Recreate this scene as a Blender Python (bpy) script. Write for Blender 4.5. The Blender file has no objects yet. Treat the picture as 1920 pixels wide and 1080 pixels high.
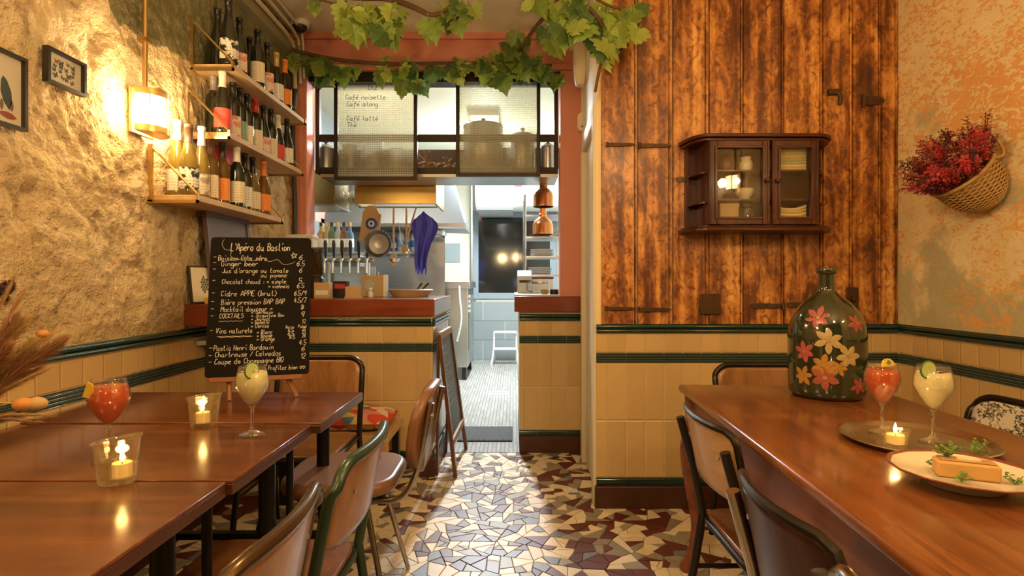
import bpy, math, random
from mathutils import Vector, Matrix, noise
random.seed(7)
PI = math.pi
SC = bpy.context.scene
COL = SC.collection

# ------------------------------------------------------------------ camera, world, light, exposure
F, CX, CY, H = 1040.0, 962.0, 530.0, 1.19          # focal length in pixels, vanishing point, eye height
cd = bpy.data.cameras.new('camera'); cam = bpy.data.objects.new('camera', cd); COL.objects.link(cam)
cd.sensor_width = 36; cd.lens = 36 * F / 1920; cd.clip_start = .02
cd.shift_x = -(CX - 960) / 1920; cd.shift_y = -(540 - CY) / 1920
cam.location = (0, 0, H); cam.rotation_euler = (PI / 2, 0, 0)
SC.camera = cam
w = bpy.data.worlds.new('world'); SC.world = w; w.use_nodes = True
w.node_tree.nodes['Background'].inputs[0].default_value = (.9, .55, .28, 1)
w.node_tree.nodes['Background'].inputs[1].default_value = .035
SC.view_settings.view_transform = 'Standard'; SC.view_settings.look = 'None'
SC.view_settings.gamma = 1; SC.view_settings.use_curve_mapping = False
SC.view_settings.exposure = 0.0
SC.cycles.use_denoising = True
SC.cycles.max_bounces = 8; SC.cycles.transparent_max_bounces = 16
SC.cycles.sample_clamp_indirect = 4
WARM = (1.0, .66, .31)
COOL = (.86, .95, 1.0)
def lamp(name, loc, energy, color=WARM, size=.05, kind='POINT', rot=None, shape=None):
    l = bpy.data.lights.new(name, kind); l.energy = energy; l.color = color
    if kind == 'AREA':
        l.shape = 'RECTANGLE'; l.size, l.size_y = shape
    else:
        l.shadow_soft_size = size
    o = bpy.data.objects.new(name, l); o.location = loc; COL.objects.link(o)
    if rot: o.rotation_euler = rot
    return o
# lamps of the room out of view, placed low to brighten the ceiling
lamp('ceiling_lamp_light', (-.35, -.75, 1.98), 52, size=.10)
lamp('ceiling_lamp_light', (1.05, .15, 2.38), 38, size=.10)
lamp('ceiling_lamp_light', (.10, 1.25, 1.92), 33, size=.08)
# kitchen tube lights
lamp('kitchen_tube_light', (-.30, 6.3, 2.86), 190, COOL, kind='AREA', rot=(0, 0, 0), shape=(.12, 1.1))
lamp('kitchen_tube_light', (-.30, 6.3, 2.60), 90, COOL, size=.08)
lamp('kitchen_tube_light', (-.95, 4.32, 2.80), 30, (1, .86, .62), size=.06)

# ------------------------------------------------------------------ helpers
def lin(*c):
    return tuple(((v / 255) / 12.92 if v / 255 <= .04045 else ((v / 255 + .055) / 1.055) ** 2.4) for v in c)
def at(px, py, Y):                                   # a photograph pixel at depth Y, in metres
    return Vector(((px - CX) * Y / F, Y, H - (py - CY) * Y / F))
MATS = {}
def nodes(name):
    m = bpy.data.materials.new(name); m.use_nodes = True
    nt = m.node_tree; b = nt.nodes['Principled BSDF']
    MATS[name] = m
    return m, nt, b
def N(nt, t, **k):
    n = nt.nodes.new(t)
    for a, v in k.items(): setattr(n, a, v)
    return n
def L(nt, a, b): nt.links.new(a, b)
def ramp(nt, fac, stops, interp='LINEAR'):
    r = N(nt, 'ShaderNodeValToRGB'); e = r.color_ramp.elements; r.color_ramp.interpolation = interp
    while len(e) < len(stops): e.new(.5)
    for el, (p, c) in zip(e, stops): el.position = p; el.color = (*c[:3], 1)
    L(nt, fac, r.inputs[0]); return r.outputs[0]
def coords(nt, scale=(1, 1, 1), rot=(0, 0, 0), world=False, loc=(0, 0, 0)):
    if world:
        g = N(nt, 'ShaderNodeNewGeometry').outputs['Position']
    else:
        g = N(nt, 'ShaderNodeTexCoord').outputs['Object']
    mp = N(nt, 'ShaderNodeMapping'); mp.inputs['Scale'].default_value = scale; mp.inputs['Rotation'].default_value = rot
    mp.inputs['Location'].default_value = loc
    L(nt, g, mp.inputs[0]); return mp.outputs[0]
def noise_t(nt, vec, scale, detail=4, rough=.55, dist=0):
    n = N(nt, 'ShaderNodeTexNoise'); n.inputs['Scale'].default_value = scale; n.inputs['Detail'].default_value = detail
    n.inputs['Roughness'].default_value = rough; n.inputs['Distortion'].default_value = dist
    L(nt, vec, n.inputs['Vector']); return n.outputs[0]
def mixc(nt, fac, a, b, mode='MIX'):
    m = N(nt, 'ShaderNodeMix', data_type='RGBA', blend_type=mode)
    for s, v in ((m.inputs[0], fac), (m.inputs[6], a), (m.inputs[7], b)):
        if hasattr(v, 'is_linked'): L(nt, v, s)
        elif isinstance(v, (int, float)): s.default_value = v
        else: s.default_value = (*v[:3], 1)
    return m.outputs[2]
def math_n(nt, op, a, b=None):
    m = N(nt, 'ShaderNodeMath', operation=op)
    for s, v in ((m.inputs[0], a), (m.inputs[1], b)):
        if v is None: continue
        if hasattr(v, 'is_linked'): L(nt, v, s)
        else: s.default_value = v
    return m.outputs[0]
def bump(nt, b, h, strength=.3, dist=.01):
    bp = N(nt, 'ShaderNodeBump'); bp.inputs['Strength'].default_value = strength; bp.inputs['Distance'].default_value = dist
    L(nt, h, bp.inputs['Height']); L(nt, bp.outputs[0], b.inputs['Normal'])
def pm(name, c1, c2=None, scale=20, rough=.5, metal=0, bmp=0, stretch=(1, 1, 1), rnd=0, coat=0, world=False, emit=None, es=0, rough2=None):
    """a plain procedural material: noise between two tones, optional bump and a tone that differs from piece to piece"""
    if name in MATS: return MATS[name]
    m, nt, b = nodes(name)
    c2 = c2 or tuple(v * .82 for v in c1)
    v = coords(nt, stretch, world=world)
    f = noise_t(nt, v, scale)
    col = mixc(nt, f, c1, c2)
    if rnd:
        oi = N(nt, 'ShaderNodeObjectInfo')
        hsv = N(nt, 'ShaderNodeHueSaturation')
        k = math_n(nt, 'MULTIPLY_ADD', oi.outputs['Random'], rnd); nt.nodes[-1].inputs[2].default_value = 1 - rnd / 2
        L(nt, k, hsv.inputs['Value']); L(nt, col, hsv.inputs['Color']); col = hsv.outputs[0]
    L(nt, col, b.inputs['Base Color'])
    b.inputs['Roughness'].default_value = rough; b.inputs['Metallic'].default_value = metal
    if rough2 is not None:
        r = N(nt, 'ShaderNodeMapRange'); r.inputs[3].default_value = rough; r.inputs[4].default_value = rough2
        L(nt, f, r.inputs[0]); L(nt, r.outputs[0], b.inputs['Roughness'])
    if coat: b.inputs['Coat Weight'].default_value = coat; b.inputs['Coat Roughness'].default_value = .08
    if bmp: bump(nt, b, f, bmp, .004)
    if es:
        b.inputs['Emission Color'].default_value = (*emit, 1); b.inputs['Emission Strength'].default_value = es
    return m
def glass(name, tint=(1, 1, 1), opacity=.0, body=(1, 1, 1), gloss=.9, rough=.02, ior=1.45, refr=0):
    """thin-walled glass: a transparent shell with Fresnel reflection and, if asked, a tinted body"""
    if name in MATS: return MATS[name]
    m, nt, b = nodes(name)
    nt.nodes.remove(b); out = [n for n in nt.nodes if n.type == 'OUTPUT_MATERIAL'][0]
    tr = N(nt, 'ShaderNodeBsdfTransparent'); tr.inputs[0].default_value = (*tint, 1)
    gl = N(nt, 'ShaderNodeBsdfGlossy'); gl.inputs['Roughness'].default_value = rough; gl.inputs[0].default_value = (gloss,) * 3 + (1,)
    lw = N(nt, 'ShaderNodeLayerWeight'); lw.inputs[0].default_value = .5
    fr = math_n(nt, 'MULTIPLY_ADD', math_n(nt, 'POWER', lw.outputs['Facing'], 5.0), .9); nt.nodes[-1].inputs[2].default_value = .04 * (ior / 1.45)
    base = tr.outputs[0]
    if refr:
        gb = N(nt, 'ShaderNodeBsdfGlass'); gb.inputs['IOR'].default_value = 1.47; gb.inputs['Roughness'].default_value = .01; gb.inputs[0].default_value = (*tint, 1)
        mg = N(nt, 'ShaderNodeMixShader'); mg.inputs[0].default_value = refr; L(nt, base, mg.inputs[1]); L(nt, gb.outputs[0], mg.inputs[2]); base = mg.outputs[0]
    if opacity:
        df = N(nt, 'ShaderNodeBsdfDiffuse'); df.inputs[0].default_value = (*body, 1)
        ms = N(nt, 'ShaderNodeMixShader'); ms.inputs[0].default_value = opacity
        nz = noise_t(nt, coords(nt), 9); mr = N(nt, 'ShaderNodeMapRange'); mr.inputs[3].default_value = opacity * .8; mr.inputs[4].default_value = min(1, opacity * 1.15)
        L(nt, nz, mr.inputs[0]); L(nt, mr.outputs[0], ms.inputs[0])
        L(nt, base, ms.inputs[1]); L(nt, df.outputs[0], ms.inputs[2]); base = ms.outputs[0]
    mx = N(nt, 'ShaderNodeMixShader'); L(nt, fr, mx.inputs[0]); L(nt, base, mx.inputs[1]); L(nt, gl.outputs[0], mx.inputs[2])
    L(nt, mx.outputs[0], out.inputs[0])
    return m
def tag(o, label=None, cat=None, group=None, kind=None):
    for k, v in (('label', label), ('category', cat), ('group', group), ('kind', kind)):
        if v: o[k] = v
    return o
def wloc(o):
    v = Vector((0, 0, 0))
    while o is not None: v += o.location; o = o.parent
    return v
def thing(name, label, cat, loc=(0, 0, 0), rz=0, group=None):
    o = bpy.data.objects.new(name, None); o.empty_display_size = .05; COL.objects.link(o)
    o.location = loc; o.rotation_euler = (0, 0, rz); tag(o, label, cat, group); return o
def put(name, me, parent=None, loc=(0, 0, 0), rot=None, scale=None):
    o = bpy.data.objects.new(name, me); COL.objects.link(o); o.parent = parent; o.location = loc
    if rot: o.rotation_euler = rot
    if scale: o.scale = scale if hasattr(scale, '__len__') else (scale,) * 3
    return o
def kids(o): return [c for c in bpy.data.objects if c.parent == o]
def copy_tree(o, parent=None):
    c = o.copy(); COL.objects.link(c); c.parent = parent
    for ch in kids(o): copy_tree(ch, c)
    return c
def frame_of(d):
    d = d.normalized(); u = d.cross(Vector((0, 0, 1)) if abs(d.z) < .95 else Vector((1, 0, 0))).normalized()
    return u, d.cross(u).normalized()
class MB:
    def __init__(s): s.v = []; s.f = []; s.m = []; s.cur = 0
    def add(s, vs, fs):
        k = len(s.v); s.v += [tuple(p) for p in vs]; s.f += [tuple(i + k for i in f) for f in fs]; s.m += [s.cur] * len(fs); return s
    def box(s, a, b, M=None):
        x0, y0, z0 = a; x1, y1, z1 = b
        vs = [Vector(p) for p in ((x0, y0, z0), (x1, y0, z0), (x1, y1, z0), (x0, y1, z0), (x0, y0, z1), (x1, y0, z1), (x1, y1, z1), (x0, y1, z1))]
        if M: vs = [M @ p for p in vs]
        return s.add(vs, [(3, 2, 1, 0), (4, 5, 6, 7), (0, 1, 5, 4), (1, 2, 6, 5), (2, 3, 7, 6), (3, 0, 4, 7)])
    def tube(s, pts, r, n=8, closed=False, caps=True):
        pts = [Vector(p) for p in pts]; rr = r if hasattr(r, '__len__') else [r] * len(pts); m = len(pts); vs = []
        u = None
        for i, p in enumerate(pts):
            a = pts[i - 1] if (i or closed) else p; b = pts[(i + 1) % m] if (i < m - 1 or closed) else p
            d = (b - a)
            if d.length < 1e-9: d = Vector((0, 0, 1))
            d.normalize()
            if u is None: u, w_ = frame_of(d)
            else:
                u = u - d * u.dot(d)
                if u.length < 1e-6: u, w_ = frame_of(d)
                u.normalize()
            w_ = d.cross(u)
            for k in range(n):
                t = 2 * PI * k / n; vs.append(p + (u * math.cos(t) + w_ * math.sin(t)) * rr[i])
        fs = []
        for i in range(m if closed else m - 1):
            j = (i + 1) % m
            for k in range(n): fs.append((i * n + k, i * n + (k + 1) % n, j * n + (k + 1) % n, j * n + k))
        if caps and not closed: fs += [tuple(range(n))[::-1], tuple((m - 1) * n + k for k in range(n))]
        return s.add(vs, fs)
    def cyl(s, p0, p1, r0, r1=None, n=16): return s.tube([p0, p1], [r0, r0 if r1 is None else r1], n)
    def lathe(s, prof, c=(0, 0, 0), n=24, sx=1, sy=1, ang=None):
        """profile of (radius, z) turned about z"""
        vs, fs = [], []; c = Vector(c); a0, a1 = ang or (0, 2 * PI); full = ang is None; nn = n if full else n + 1
        for r, z in prof:
            for k in range(nn):
                t = a0 + (a1 - a0) * k / n; vs.append(c + Vector((r * math.cos(t) * sx, r * math.sin(t) * sy, z)))
        for i in range(len(prof) - 1):
            for k in range(n):
                k2 = (k + 1) % n if full else k + 1
                fs.append((i * nn + k, i * nn + k2, (i + 1) * nn + k2, (i + 1) * nn + k))
        return s.add(vs, fs)
    def prism(s, poly, z0, z1, M=None):
        """a 2-D outline pulled up from z0 to z1"""
        n = len(poly); vs = [Vector((x, y, z0)) for x, y in poly] + [Vector((x, y, z1)) for x, y in poly]
        if M: vs = [M @ p for p in vs]
        return s.add(vs, [tuple(range(n))[::-1], tuple(range(n, 2 * n))] + [(i, (i + 1) % n, n + (i + 1) % n, n + i) for i in range(n)])
    def ball(s, c, r, n=10, m=7, sc=(1, 1, 1)):
        prof = [(max(1e-4, math.sin(PI * i / m)) * 1, -math.cos(PI * i / m)) for i in range(m + 1)]; k = len(s.v)
        s.lathe(prof, (0, 0, 0), n); c = Vector(c)
        for i in range(k, len(s.v)):
            p = s.v[i]; s.v[i] = (c.x + p[0] * r * sc[0], c.y + p[1] * r * sc[1], c.z + p[2] * r * sc[2])
        return s
    def grid(s, fn, nu, nv):
        vs = [fn(i / nu, j / nv) for j in range(nv + 1) for i in range(nu + 1)]
        return s.add(vs, [(j * (nu + 1) + i, j * (nu + 1) + i + 1, (j + 1) * (nu + 1) + i + 1, (j + 1) * (nu + 1) + i) for j in range(nv) for i in range(nu)])
    def xf(s, M): s.v = [tuple(M @ Vector(p)) for p in s.v]; return s
    def mesh(s, name, mat, smooth=False):
        me = bpy.data.meshes.new(name); me.from_pydata(s.v, [], s.f); 
        for m in (mat if isinstance(mat, (list, tuple)) else [mat]): me.materials.append(m)
        if any(s.m): me.polygons.foreach_set('material_index', s.m)
        if smooth:
            me.polygons.foreach_set('use_smooth', [True] * len(me.polygons))
            if smooth != 'all': me.set_sharp_from_angle(angle=math.radians(40))
        me.update(); return me
    def build(s, name, mat, parent=None, smooth=True, bevel=0, world=True, kind=None, solid=0, seg=2):
        """link as one mesh object; world=True: the points are room coordinates, made relative to the parent"""
        if world and parent is not None:
            o0 = wloc(parent); s.v = [(p[0] - o0.x, p[1] - o0.y, p[2] - o0.z) for p in s.v]
        o = put(name, s.mesh(name, mat, smooth), parent)
        if solid:
            md = o.modifiers.new('thickness', 'SOLIDIFY'); md.thickness = solid; md.offset = 0
        if bevel:
            md = o.modifiers.new('edge', 'BEVEL'); md.width = bevel; md.segments = seg; md.limit_method = 'ANGLE'; md.angle_limit = math.radians(40)
        if kind: o['kind'] = kind
        return o
def arc(cx, cy, r, a0, a1, n=6): return [(cx + r * math.cos(a0 + (a1 - a0) * i / n), cy + r * math.sin(a0 + (a1 - a0) * i / n)) for i in range(n + 1)]
def rrect(w, h, r, n=5):
    x, y = w / 2 - r, h / 2 - r
    return arc(x, y, r, 0, PI / 2, n) + arc(-x, y, r, PI / 2, PI, n) + arc(-x, -y, r, PI, 1.5 * PI, n) + arc(x, -y, r, 1.5 * PI, 2 * PI, n)
def smooth_path(pts, k=6):
    pts = [Vector(p) for p in pts]; out = []
    for i in range(len(pts) - 1):
        a = pts[max(0, i - 1)]; b = pts[i]; c = pts[i + 1]; d = pts[min(len(pts) - 1, i + 2)]
        for j in range(k):
            t = j / k
            out.append(.5 * ((2 * b) + (c - a) * t + (2 * a - 5 * b + 4 * c - d) * t * t + (3 * b - a - 3 * c + d) * t ** 3))
    return out + [pts[-1]]
ORD = 'first second third fourth fifth sixth seventh eighth ninth tenth eleventh twelfth thirteenth fourteenth'.split()

# ------------------------------------------------------------------ handwriting: a single-stroke alphabet, drawn as thin ribbons
G = {k: v for k, v in (l.split(' ', 1) for l in '''a 46 26 15 14 23 33 45 46 43 53
b 19 13 14 36 45 44 33 13
c 46 26 15 14 23 43
d 46 26 15 14 23 33 45 49 43 53
e 14 35 45 36 26 15 14 23 43
f 48 39 28 21 10;16 46
g 46 26 15 14 33 45 46 41 30 11
h 19 13 15 36 45 43
i 26 24 33;28 29
j 36 31 20 10;38 39
k 19 13;46 14 43
l 19 24 33
m 16 13 15 26 35 33 35 46 55 53
n 16 13 15 36 45 43
o 26 15 14 23 33 44 45 36 26
p 16 10 15 36 45 44 33 14
q 46 26 15 14 33 45 46 40
r 16 13 14 26 46
s 46 26 15 44 33 13
t 29 24 33 43;17 37
u 16 14 23 33 45 46 43 53
v 16 23 46
x 16 43;46 13
y 16 14 23 33 45 46 41 30 11
z 16 46 13 43
é 14 35 45 36 26 15 14 23 43;28 49
è 14 35 45 36 26 15 14 23 43;29 48
A 13 39 53;25 45
B 19 13;19 39 48 47 36 16;36 45 44 33 13
C 48 29 17 15 23 44
D 19 13 33 55 57 39 19
E 49 19 13 43;16 36
G 48 29 17 15 23 43 46 36
H 19 13;49 43;16 46
I 19 13
J 49 44 33 14
K 19 13;49 16 43
L 19 13 43
M 13 19 36 59 53
N 13 19 43 49
O 29 17 15 23 33 45 47 39 29
P 13 19 39 48 47 36 16
R 13 19 39 48 47 36 16;36 43
S 48 29 18 17 46 45 33 14
T 09 49;29 23
V 19 23 49
0 29 17 15 23 33 45 47 39 29
1 17 29 23
2 18 29 39 47 13 43
3 19 39 26 45 33 13
4 39 15 45;37 33
5 49 19 16 36 45 33 13
6 49 16 14 23 33 45 36 15
7 19 49 23
8 29 18 17 45 34 23 14 15 47 38 29
9 46 26 17 28 39 48 33
- 16 46
* 14 46;16 44;15 45
/ 49 13
( 39 17 14 32
) 19 37 34 12
' 29 27
: 25 26;23 24
. 23 24
~ 15 26 35 46
# 33 15 17 26 28? '''.strip().split('\n'))}
G['#'] = '33 15 16 27 36 47 56 55 33'
def text_width(text, hgt):
    u = hgt / 3.0
    return sum(3.6 * u if ch == ' ' else (max(int(p[0]) for st in (G.get(ch) or G.get(ch.lower()) or '1').split(';') for p in st.split()) + .25) * u for ch in text)
def script(mb, text, org, ux, uy, hgt, wid, nrm, lift=.0006, jit=.25):
    """lay text out on a surface: origin, right and up unit vectors, x-height unit, stroke width"""
    u = hgt / 3.0; x = 0
    for ch in text:
        if ch == ' ': x += 3.6 * u; continue
        g = G.get(ch) or G.get(ch.lower())
        if not g: continue
        mx = max(int(p[0]) for st in g.split(';') for p in st.split())
        for st in g.split(';'):
            pts = [(int(p[0]) - 1 + random.uniform(-jit, jit), int(p[1]) - 3 + random.uniform(-jit, jit)) for p in st.split()]
            P = [org + ux * (x + a * u + b * u * .12) + uy * (b * u) + nrm * lift for a, b in pts]
            if len(P) > 2: P = smooth_path(P, 3)
            ribbon(mb, P, wid, nrm)
        x += (mx - 1 + 1.25) * u
    return x
def ribbon(mb, P, wid, nrm):
    vs = []
    for i, p in enumerate(P):
        d = P[min(i + 1, len(P) - 1)] - P[max(i - 1, 0)]
        sdir = d.cross(nrm)
        if sdir.length < 1e-9: sdir = Vector((1, 0, 0))
        sdir.normalize(); vs += [p - sdir * wid / 2, p + sdir * wid / 2]
    mb.add(vs, [(2 * i, 2 * i + 1, 2 * i + 3, 2 * i + 2) for i in range(len(P) - 1)])
# ------------------------------------------------------------------ materials of the surfaces
def m_plaster_left():
    m, nt, b = nodes('rough_plaster'); v = coords(nt, world=True)
    big = noise_t(nt, v, 3.2, 6, .62); fine = noise_t(nt, v, 26, 5, .65); mid = noise_t(nt, v, 9, 5, .6, .6)
    c = ramp(nt, big, [(.3, (.54, .40, .21)), (.48, (.66, .51, .29)), (.62, (.72, .58, .36)), (.75, (.76, .67, .50))])
    c = mixc(nt, ramp(nt, mid, [(.36, (1, 1, 1)), (.46, (0, 0, 0))]), c, (.40, .29, .16))
    c = mixc(nt, ramp(nt, fine, [(.30, (.55, .55, .55)), (.42, (0, 0, 0))]), c, (.20, .13, .07))
    # old olive paint left on the upper wall
    sx = N(nt, 'ShaderNodeSeparateXYZ'); L(nt, v, sx.inputs[0])
    near = math_n(nt, 'MAXIMUM', math_n(nt, 'SUBTRACT', 2.12, sx.outputs[1]), 0.0)
    t = math_n(nt, 'SUBTRACT', sx.outputs[2], math_n(nt, 'ADD', math_n(nt, 'MULTIPLY', near, 1.6), 2.12))
    t = math_n(nt, 'SUBTRACT', t, math_n(nt, 'MULTIPLY', noise_t(nt, v, 3.4, 5, .6), .22))
    k = ramp(nt, t, [(.0, (0, 0, 0)), (.012, (1, 1, 1))])
    ol = mixc(nt, mid, (.155, .145, .07), (.235, .215, .12))
    c = mixc(nt, k, c, ol)
    L(nt, c, b.inputs['Base Color']); b.inputs['Roughness'].default_value = .9; b.inputs['Specular IOR Level'].default_value = .15
    h = math_n(nt, 'ADD', fine, math_n(nt, 'MULTIPLY', noise_t(nt, v, 75, 3, .6), .6)); bump(nt, b, h, 1.0, .022)
    return m
def m_plaster_right():
    m, nt, b = nodes('peeling_plaster'); v = coords(nt, world=True)
    big = noise_t(nt, v, 2.4, 6, .62); mid = noise_t(nt, coords(nt, (1, 1.4, 2.4), (.6, 0, 0), True), 17, 6, .68, 1.2); n3 = noise_t(nt, v, 5.5, 7, .7, 1.0)
    fine = noise_t(nt, v, 42, 4, .65)
    c = ramp(nt, n3, [(.34, (.80, .60, .30)), (.5, (.86, .73, .44)), (.66, (.80, .68, .42))])
    sx = N(nt, 'ShaderNodeSeparateXYZ'); L(nt, v, sx.inputs[0])
    low = N(nt, 'ShaderNodeMapRange'); low.inputs[1].default_value = 1.05; low.inputs[2].default_value = 1.95; low.inputs[3].default_value = .16; low.inputs[4].default_value = -.04
    L(nt, sx.outputs[2], low.inputs[0])
    gk = ramp(nt, math_n(nt, 'ADD', big, low.outputs[0]), [(.58, (0, 0, 0)), (.66, (1, 1, 1))])
    c = mixc(nt, gk, c, mixc(nt, fine, (.42, .41, .26), (.58, .53, .34)))
    ok = ramp(nt, math_n(nt, 'SUBTRACT', math_n(nt, 'ADD', math_n(nt, 'MULTIPLY', mid, .75), math_n(nt, 'MULTIPLY', noise_t(nt, coords(nt, world=True, loc=(3, 5, 1)), 1.9, 4), .35)), math_n(nt, 'MULTIPLY', low.outputs[0], .25)), [(.572, (0, 0, 0)), (.605, (1, 1, 1))])
    c = mixc(nt, ok, c, mixc(nt, fine, (.82, .36, .10), (.78, .48, .20)))
    dk = ramp(nt, noise_t(nt, coords(nt, (1, 1, .6), (0, 0, 0), True, (7, 1, 2)), 8, 8, .75, .4), [(.665, (0, 0, 0)), (.70, (1, 1, 1))])
    c = mixc(nt, dk, c, (.10, .085, .05))
    L(nt, c, b.inputs['Base Color']); b.inputs['Roughness'].default_value = .85; b.inputs['Specular IOR Level'].default_value = .2
    bump(nt, b, math_n(nt, 'ADD', mid, fine), .5, .006)
    return m
def m_plank():
    m, nt, b = nodes('scorched_plank'); oi = N(nt, 'ShaderNodeObjectInfo')
    cv = N(nt, 'ShaderNodeCombineXYZ'); L(nt, math_n(nt, 'MULTIPLY', oi.outputs['Random'], 37.0), cv.inputs[0]); L(nt, math_n(nt, 'MULTIPLY', oi.outputs['Random'], 91.0), cv.inputs[2])
    def shifted(sc):
        va = N(nt, 'ShaderNodeVectorMath', operation='ADD'); L(nt, coords(nt, sc), va.inputs[0]); L(nt, cv.outputs[0], va.inputs[1]); return va.outputs[0]
    grain = noise_t(nt, shifted((60, 1, 2.2)), 1.0, 5, .6, .3)
    band = noise_t(nt, shifted((17, 1, .45)), 1.0, 3, .55)
    burn = noise_t(nt, shifted((10, 1, 3.2)), 1.0, 5, .62, .9)
    blot = noise_t(nt, shifted((22, 1, 16)), 1.0, 4, .6, 1.6)
    f = math_n(nt, 'ADD', math_n(nt, 'ADD', math_n(nt, 'MULTIPLY', band, .36), math_n(nt, 'MULTIPLY', burn, .40)), math_n(nt, 'ADD', math_n(nt, 'MULTIPLY', blot, .20), math_n(nt, 'MULTIPLY', grain, .04)))
    c = ramp(nt, f, [(.385, (.045, .013, .005)), (.45, (.15, .045, .011)), (.50, (.33, .115, .024)), (.55, (.56, .24, .053)), (.62, (.80, .43, .125))])
    c = mixc(nt, ramp(nt, blot, [(.33, (.75, .75, .75)), (.44, (0, 0, 0))]), c, (.12, .032, .008))
    L(nt, c, b.inputs['Base Color']); b.inputs['Roughness'].default_value = .38; b.inputs['Coat Weight'].default_value = .25; b.inputs['Coat Roughness'].default_value = .22
    bump(nt, b, math_n(nt, 'ADD', grain, blot), .15, .003)
    return m
def m_varnished(name, dark, mid, light, axis='Y', rough=.2, coat=.5, sc=1.0, bleach=0):
    m, nt, b = nodes(name); s = {'X': (1.3, 16, 16), 'Y': (16, 1.3, 16), 'Z': (16, 16, 1.3)}[axis]
    s = tuple(k * sc for k in s)
    g = noise_t(nt, coords(nt, s), 1.0, 6, .6, .8); g2 = noise_t(nt, coords(nt, tuple(k * 4 for k in s)), 1.0, 4, .6); bl = noise_t(nt, coords(nt), 4.5 * sc, 5, .6)
    c = ramp(nt, math_n(nt, 'ADD', math_n(nt, 'MULTIPLY', g, .65), math_n(nt, 'MULTIPLY', bl, .35)), [(.34, dark), (.5, mid), (.68, light)])
    c = mixc(nt, ramp(nt, g2, [(.32, (.6, .6, .6)), (.45, (0, 0, 0))]), c, dark)
    if bleach: c = mixc(nt, ramp(nt, noise_t(nt, coords(nt, (1, 1, 1), loc=(2, 5, 1)), 3.1, 5, .62), [(.56, (0, 0, 0)), (.70, (bleach,) * 3)]), c, light)
    L(nt, c, b.inputs['Base Color']); b.inputs['Roughness'].default_value = rough
    b.inputs['Coat Weight'].default_value = coat; b.inputs['Coat Roughness'].default_value = .12
    bump(nt, b, g2, .05, .002); return m
PL_L, PL_R, PLANK = m_plaster_left(), m_plaster_right(), m_plank()
TILE = pm('cream_glazed_tile', (.64, .46, .22), (.57, .39, .17), 7, .22, rnd=.16, coat=.3)
GREEN = pm('dark_green_glazed_tile', (.010, .034, .028), (.014, .045, .036), 12, .13, rnd=.3, coat=.5)
BANDM = pm('dark_green_ribbed_tile', (.016, .040, .036), (.028, .058, .052), 20, .16, rnd=.3, coat=.4)
GROUT = pm('pale_grout', (.84, .70, .44), (.78, .63, .38), 30, .8)
BASEW = pm('dark_red_brown_skirting', (.055, .018, .010), (.085, .028, .014), 6, .4, stretch=(1, 1, 8))
PINK = pm('salmon_pink_paint', (.66, .26, .185), (.61, .23, .16), 5, .5, bmp=.05)
CREAMP = pm('cream_wall_paint', (.74, .65, .46), (.66, .57, .38), 4, .6, bmp=.08)
CEIL = pm('stained_ceiling_plaster', (.86, .79, .60), (.66, .58, .39), 2.6, .85, bmp=.25, world=True)
OLIVE = pm('old_olive_paint', (.20, .185, .10), (.27, .24, .13), 6, .8)
COUNTER = m_varnished('red_mahogany_counter', (.15, .028, .010), (.21, .042, .014), (.27, .060, .020), 'X', .28, .3)
STEEL = pm('brushed_steel', (.56, .57, .57), (.42, .43, .44), 3, .32, 1, stretch=(1, 1, 30))
DSTEEL = pm('dark_blackened_steel', (.030, .022, .016), (.05, .038, .028), 14, .45, .6)
KWALL = pm('grey_kitchen_tile', (.21, .245, .25), (.27, .305, .31), 5, .4, rnd=.18)
KPAINT = pm('pale_kitchen_paint', (.66, .63, .49), (.60, .57, .43), 3, .6)

# ------------------------------------------------------------------ floor of broken mosaic
XL, XR, YW, YB = -1.555, 2.04, 2.93, 3.88
fl = MB().box((XL - .1, -1.2, -.12), (XR + .1, YB + .01, -.004)).build('floor', pm('mosaic_cement', (.20, .165, .12), (.27, .23, .17), 40, .6), kind='structure')
tag(fl, 'broken marble mosaic floor in cream, grey and oxblood', 'floor')
def area(p): return abs(sum(p[i][0] * p[(i + 1) % len(p)][1] - p[(i + 1) % len(p)][0] * p[i][1] for i in range(len(p)))) / 2
def cut(p, q, d):
    n = (-d[1], d[0]); A, B = [], []
    for i in range(len(p)):
        a, b = p[i], p[(i + 1) % len(p)]
        sa = (a[0] - q[0]) * n[0] + (a[1] - q[1]) * n[1]; sb = (b[0] - q[0]) * n[0] + (b[1] - q[1]) * n[1]
        if sa >= 0: A.append(a)
        if sa <= 0: B.append(a)
        if sa * sb < 0:
            t = sa / (sa - sb); c = (a[0] + (b[0] - a[0]) * t, a[1] + (b[1] - a[1]) * t); A.append(c); B.append(c)
    return A, B
def inset(p, k):
    if sum(p[i][0] * p[(i + 1) % len(p)][1] - p[(i + 1) % len(p)][0] * p[i][1] for i in range(len(p))) < 0: p = p[::-1]
    out = p
    for i in range(len(p)):
        a, b = p[i], p[(i + 1) % len(p)]; l = math.hypot(b[0] - a[0], b[1] - a[1])
        if l < 1e-6: continue
        d = ((b[0] - a[0]) / l, (b[1] - a[1]) / l); q = (a[0] - d[1] * k, a[1] + d[0] * k)
        out = cut(out, q, d)[0]
        if len(out) < 3: return []
    return out
rf = random.Random(11); pieces = []
fx0, fx1, fy0, fy1 = XL, XR, .9, YB
seeds = [(rf.uniform(fx0, fx1), rf.uniform(fy0, fy1)) for _ in range(640)]
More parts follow.
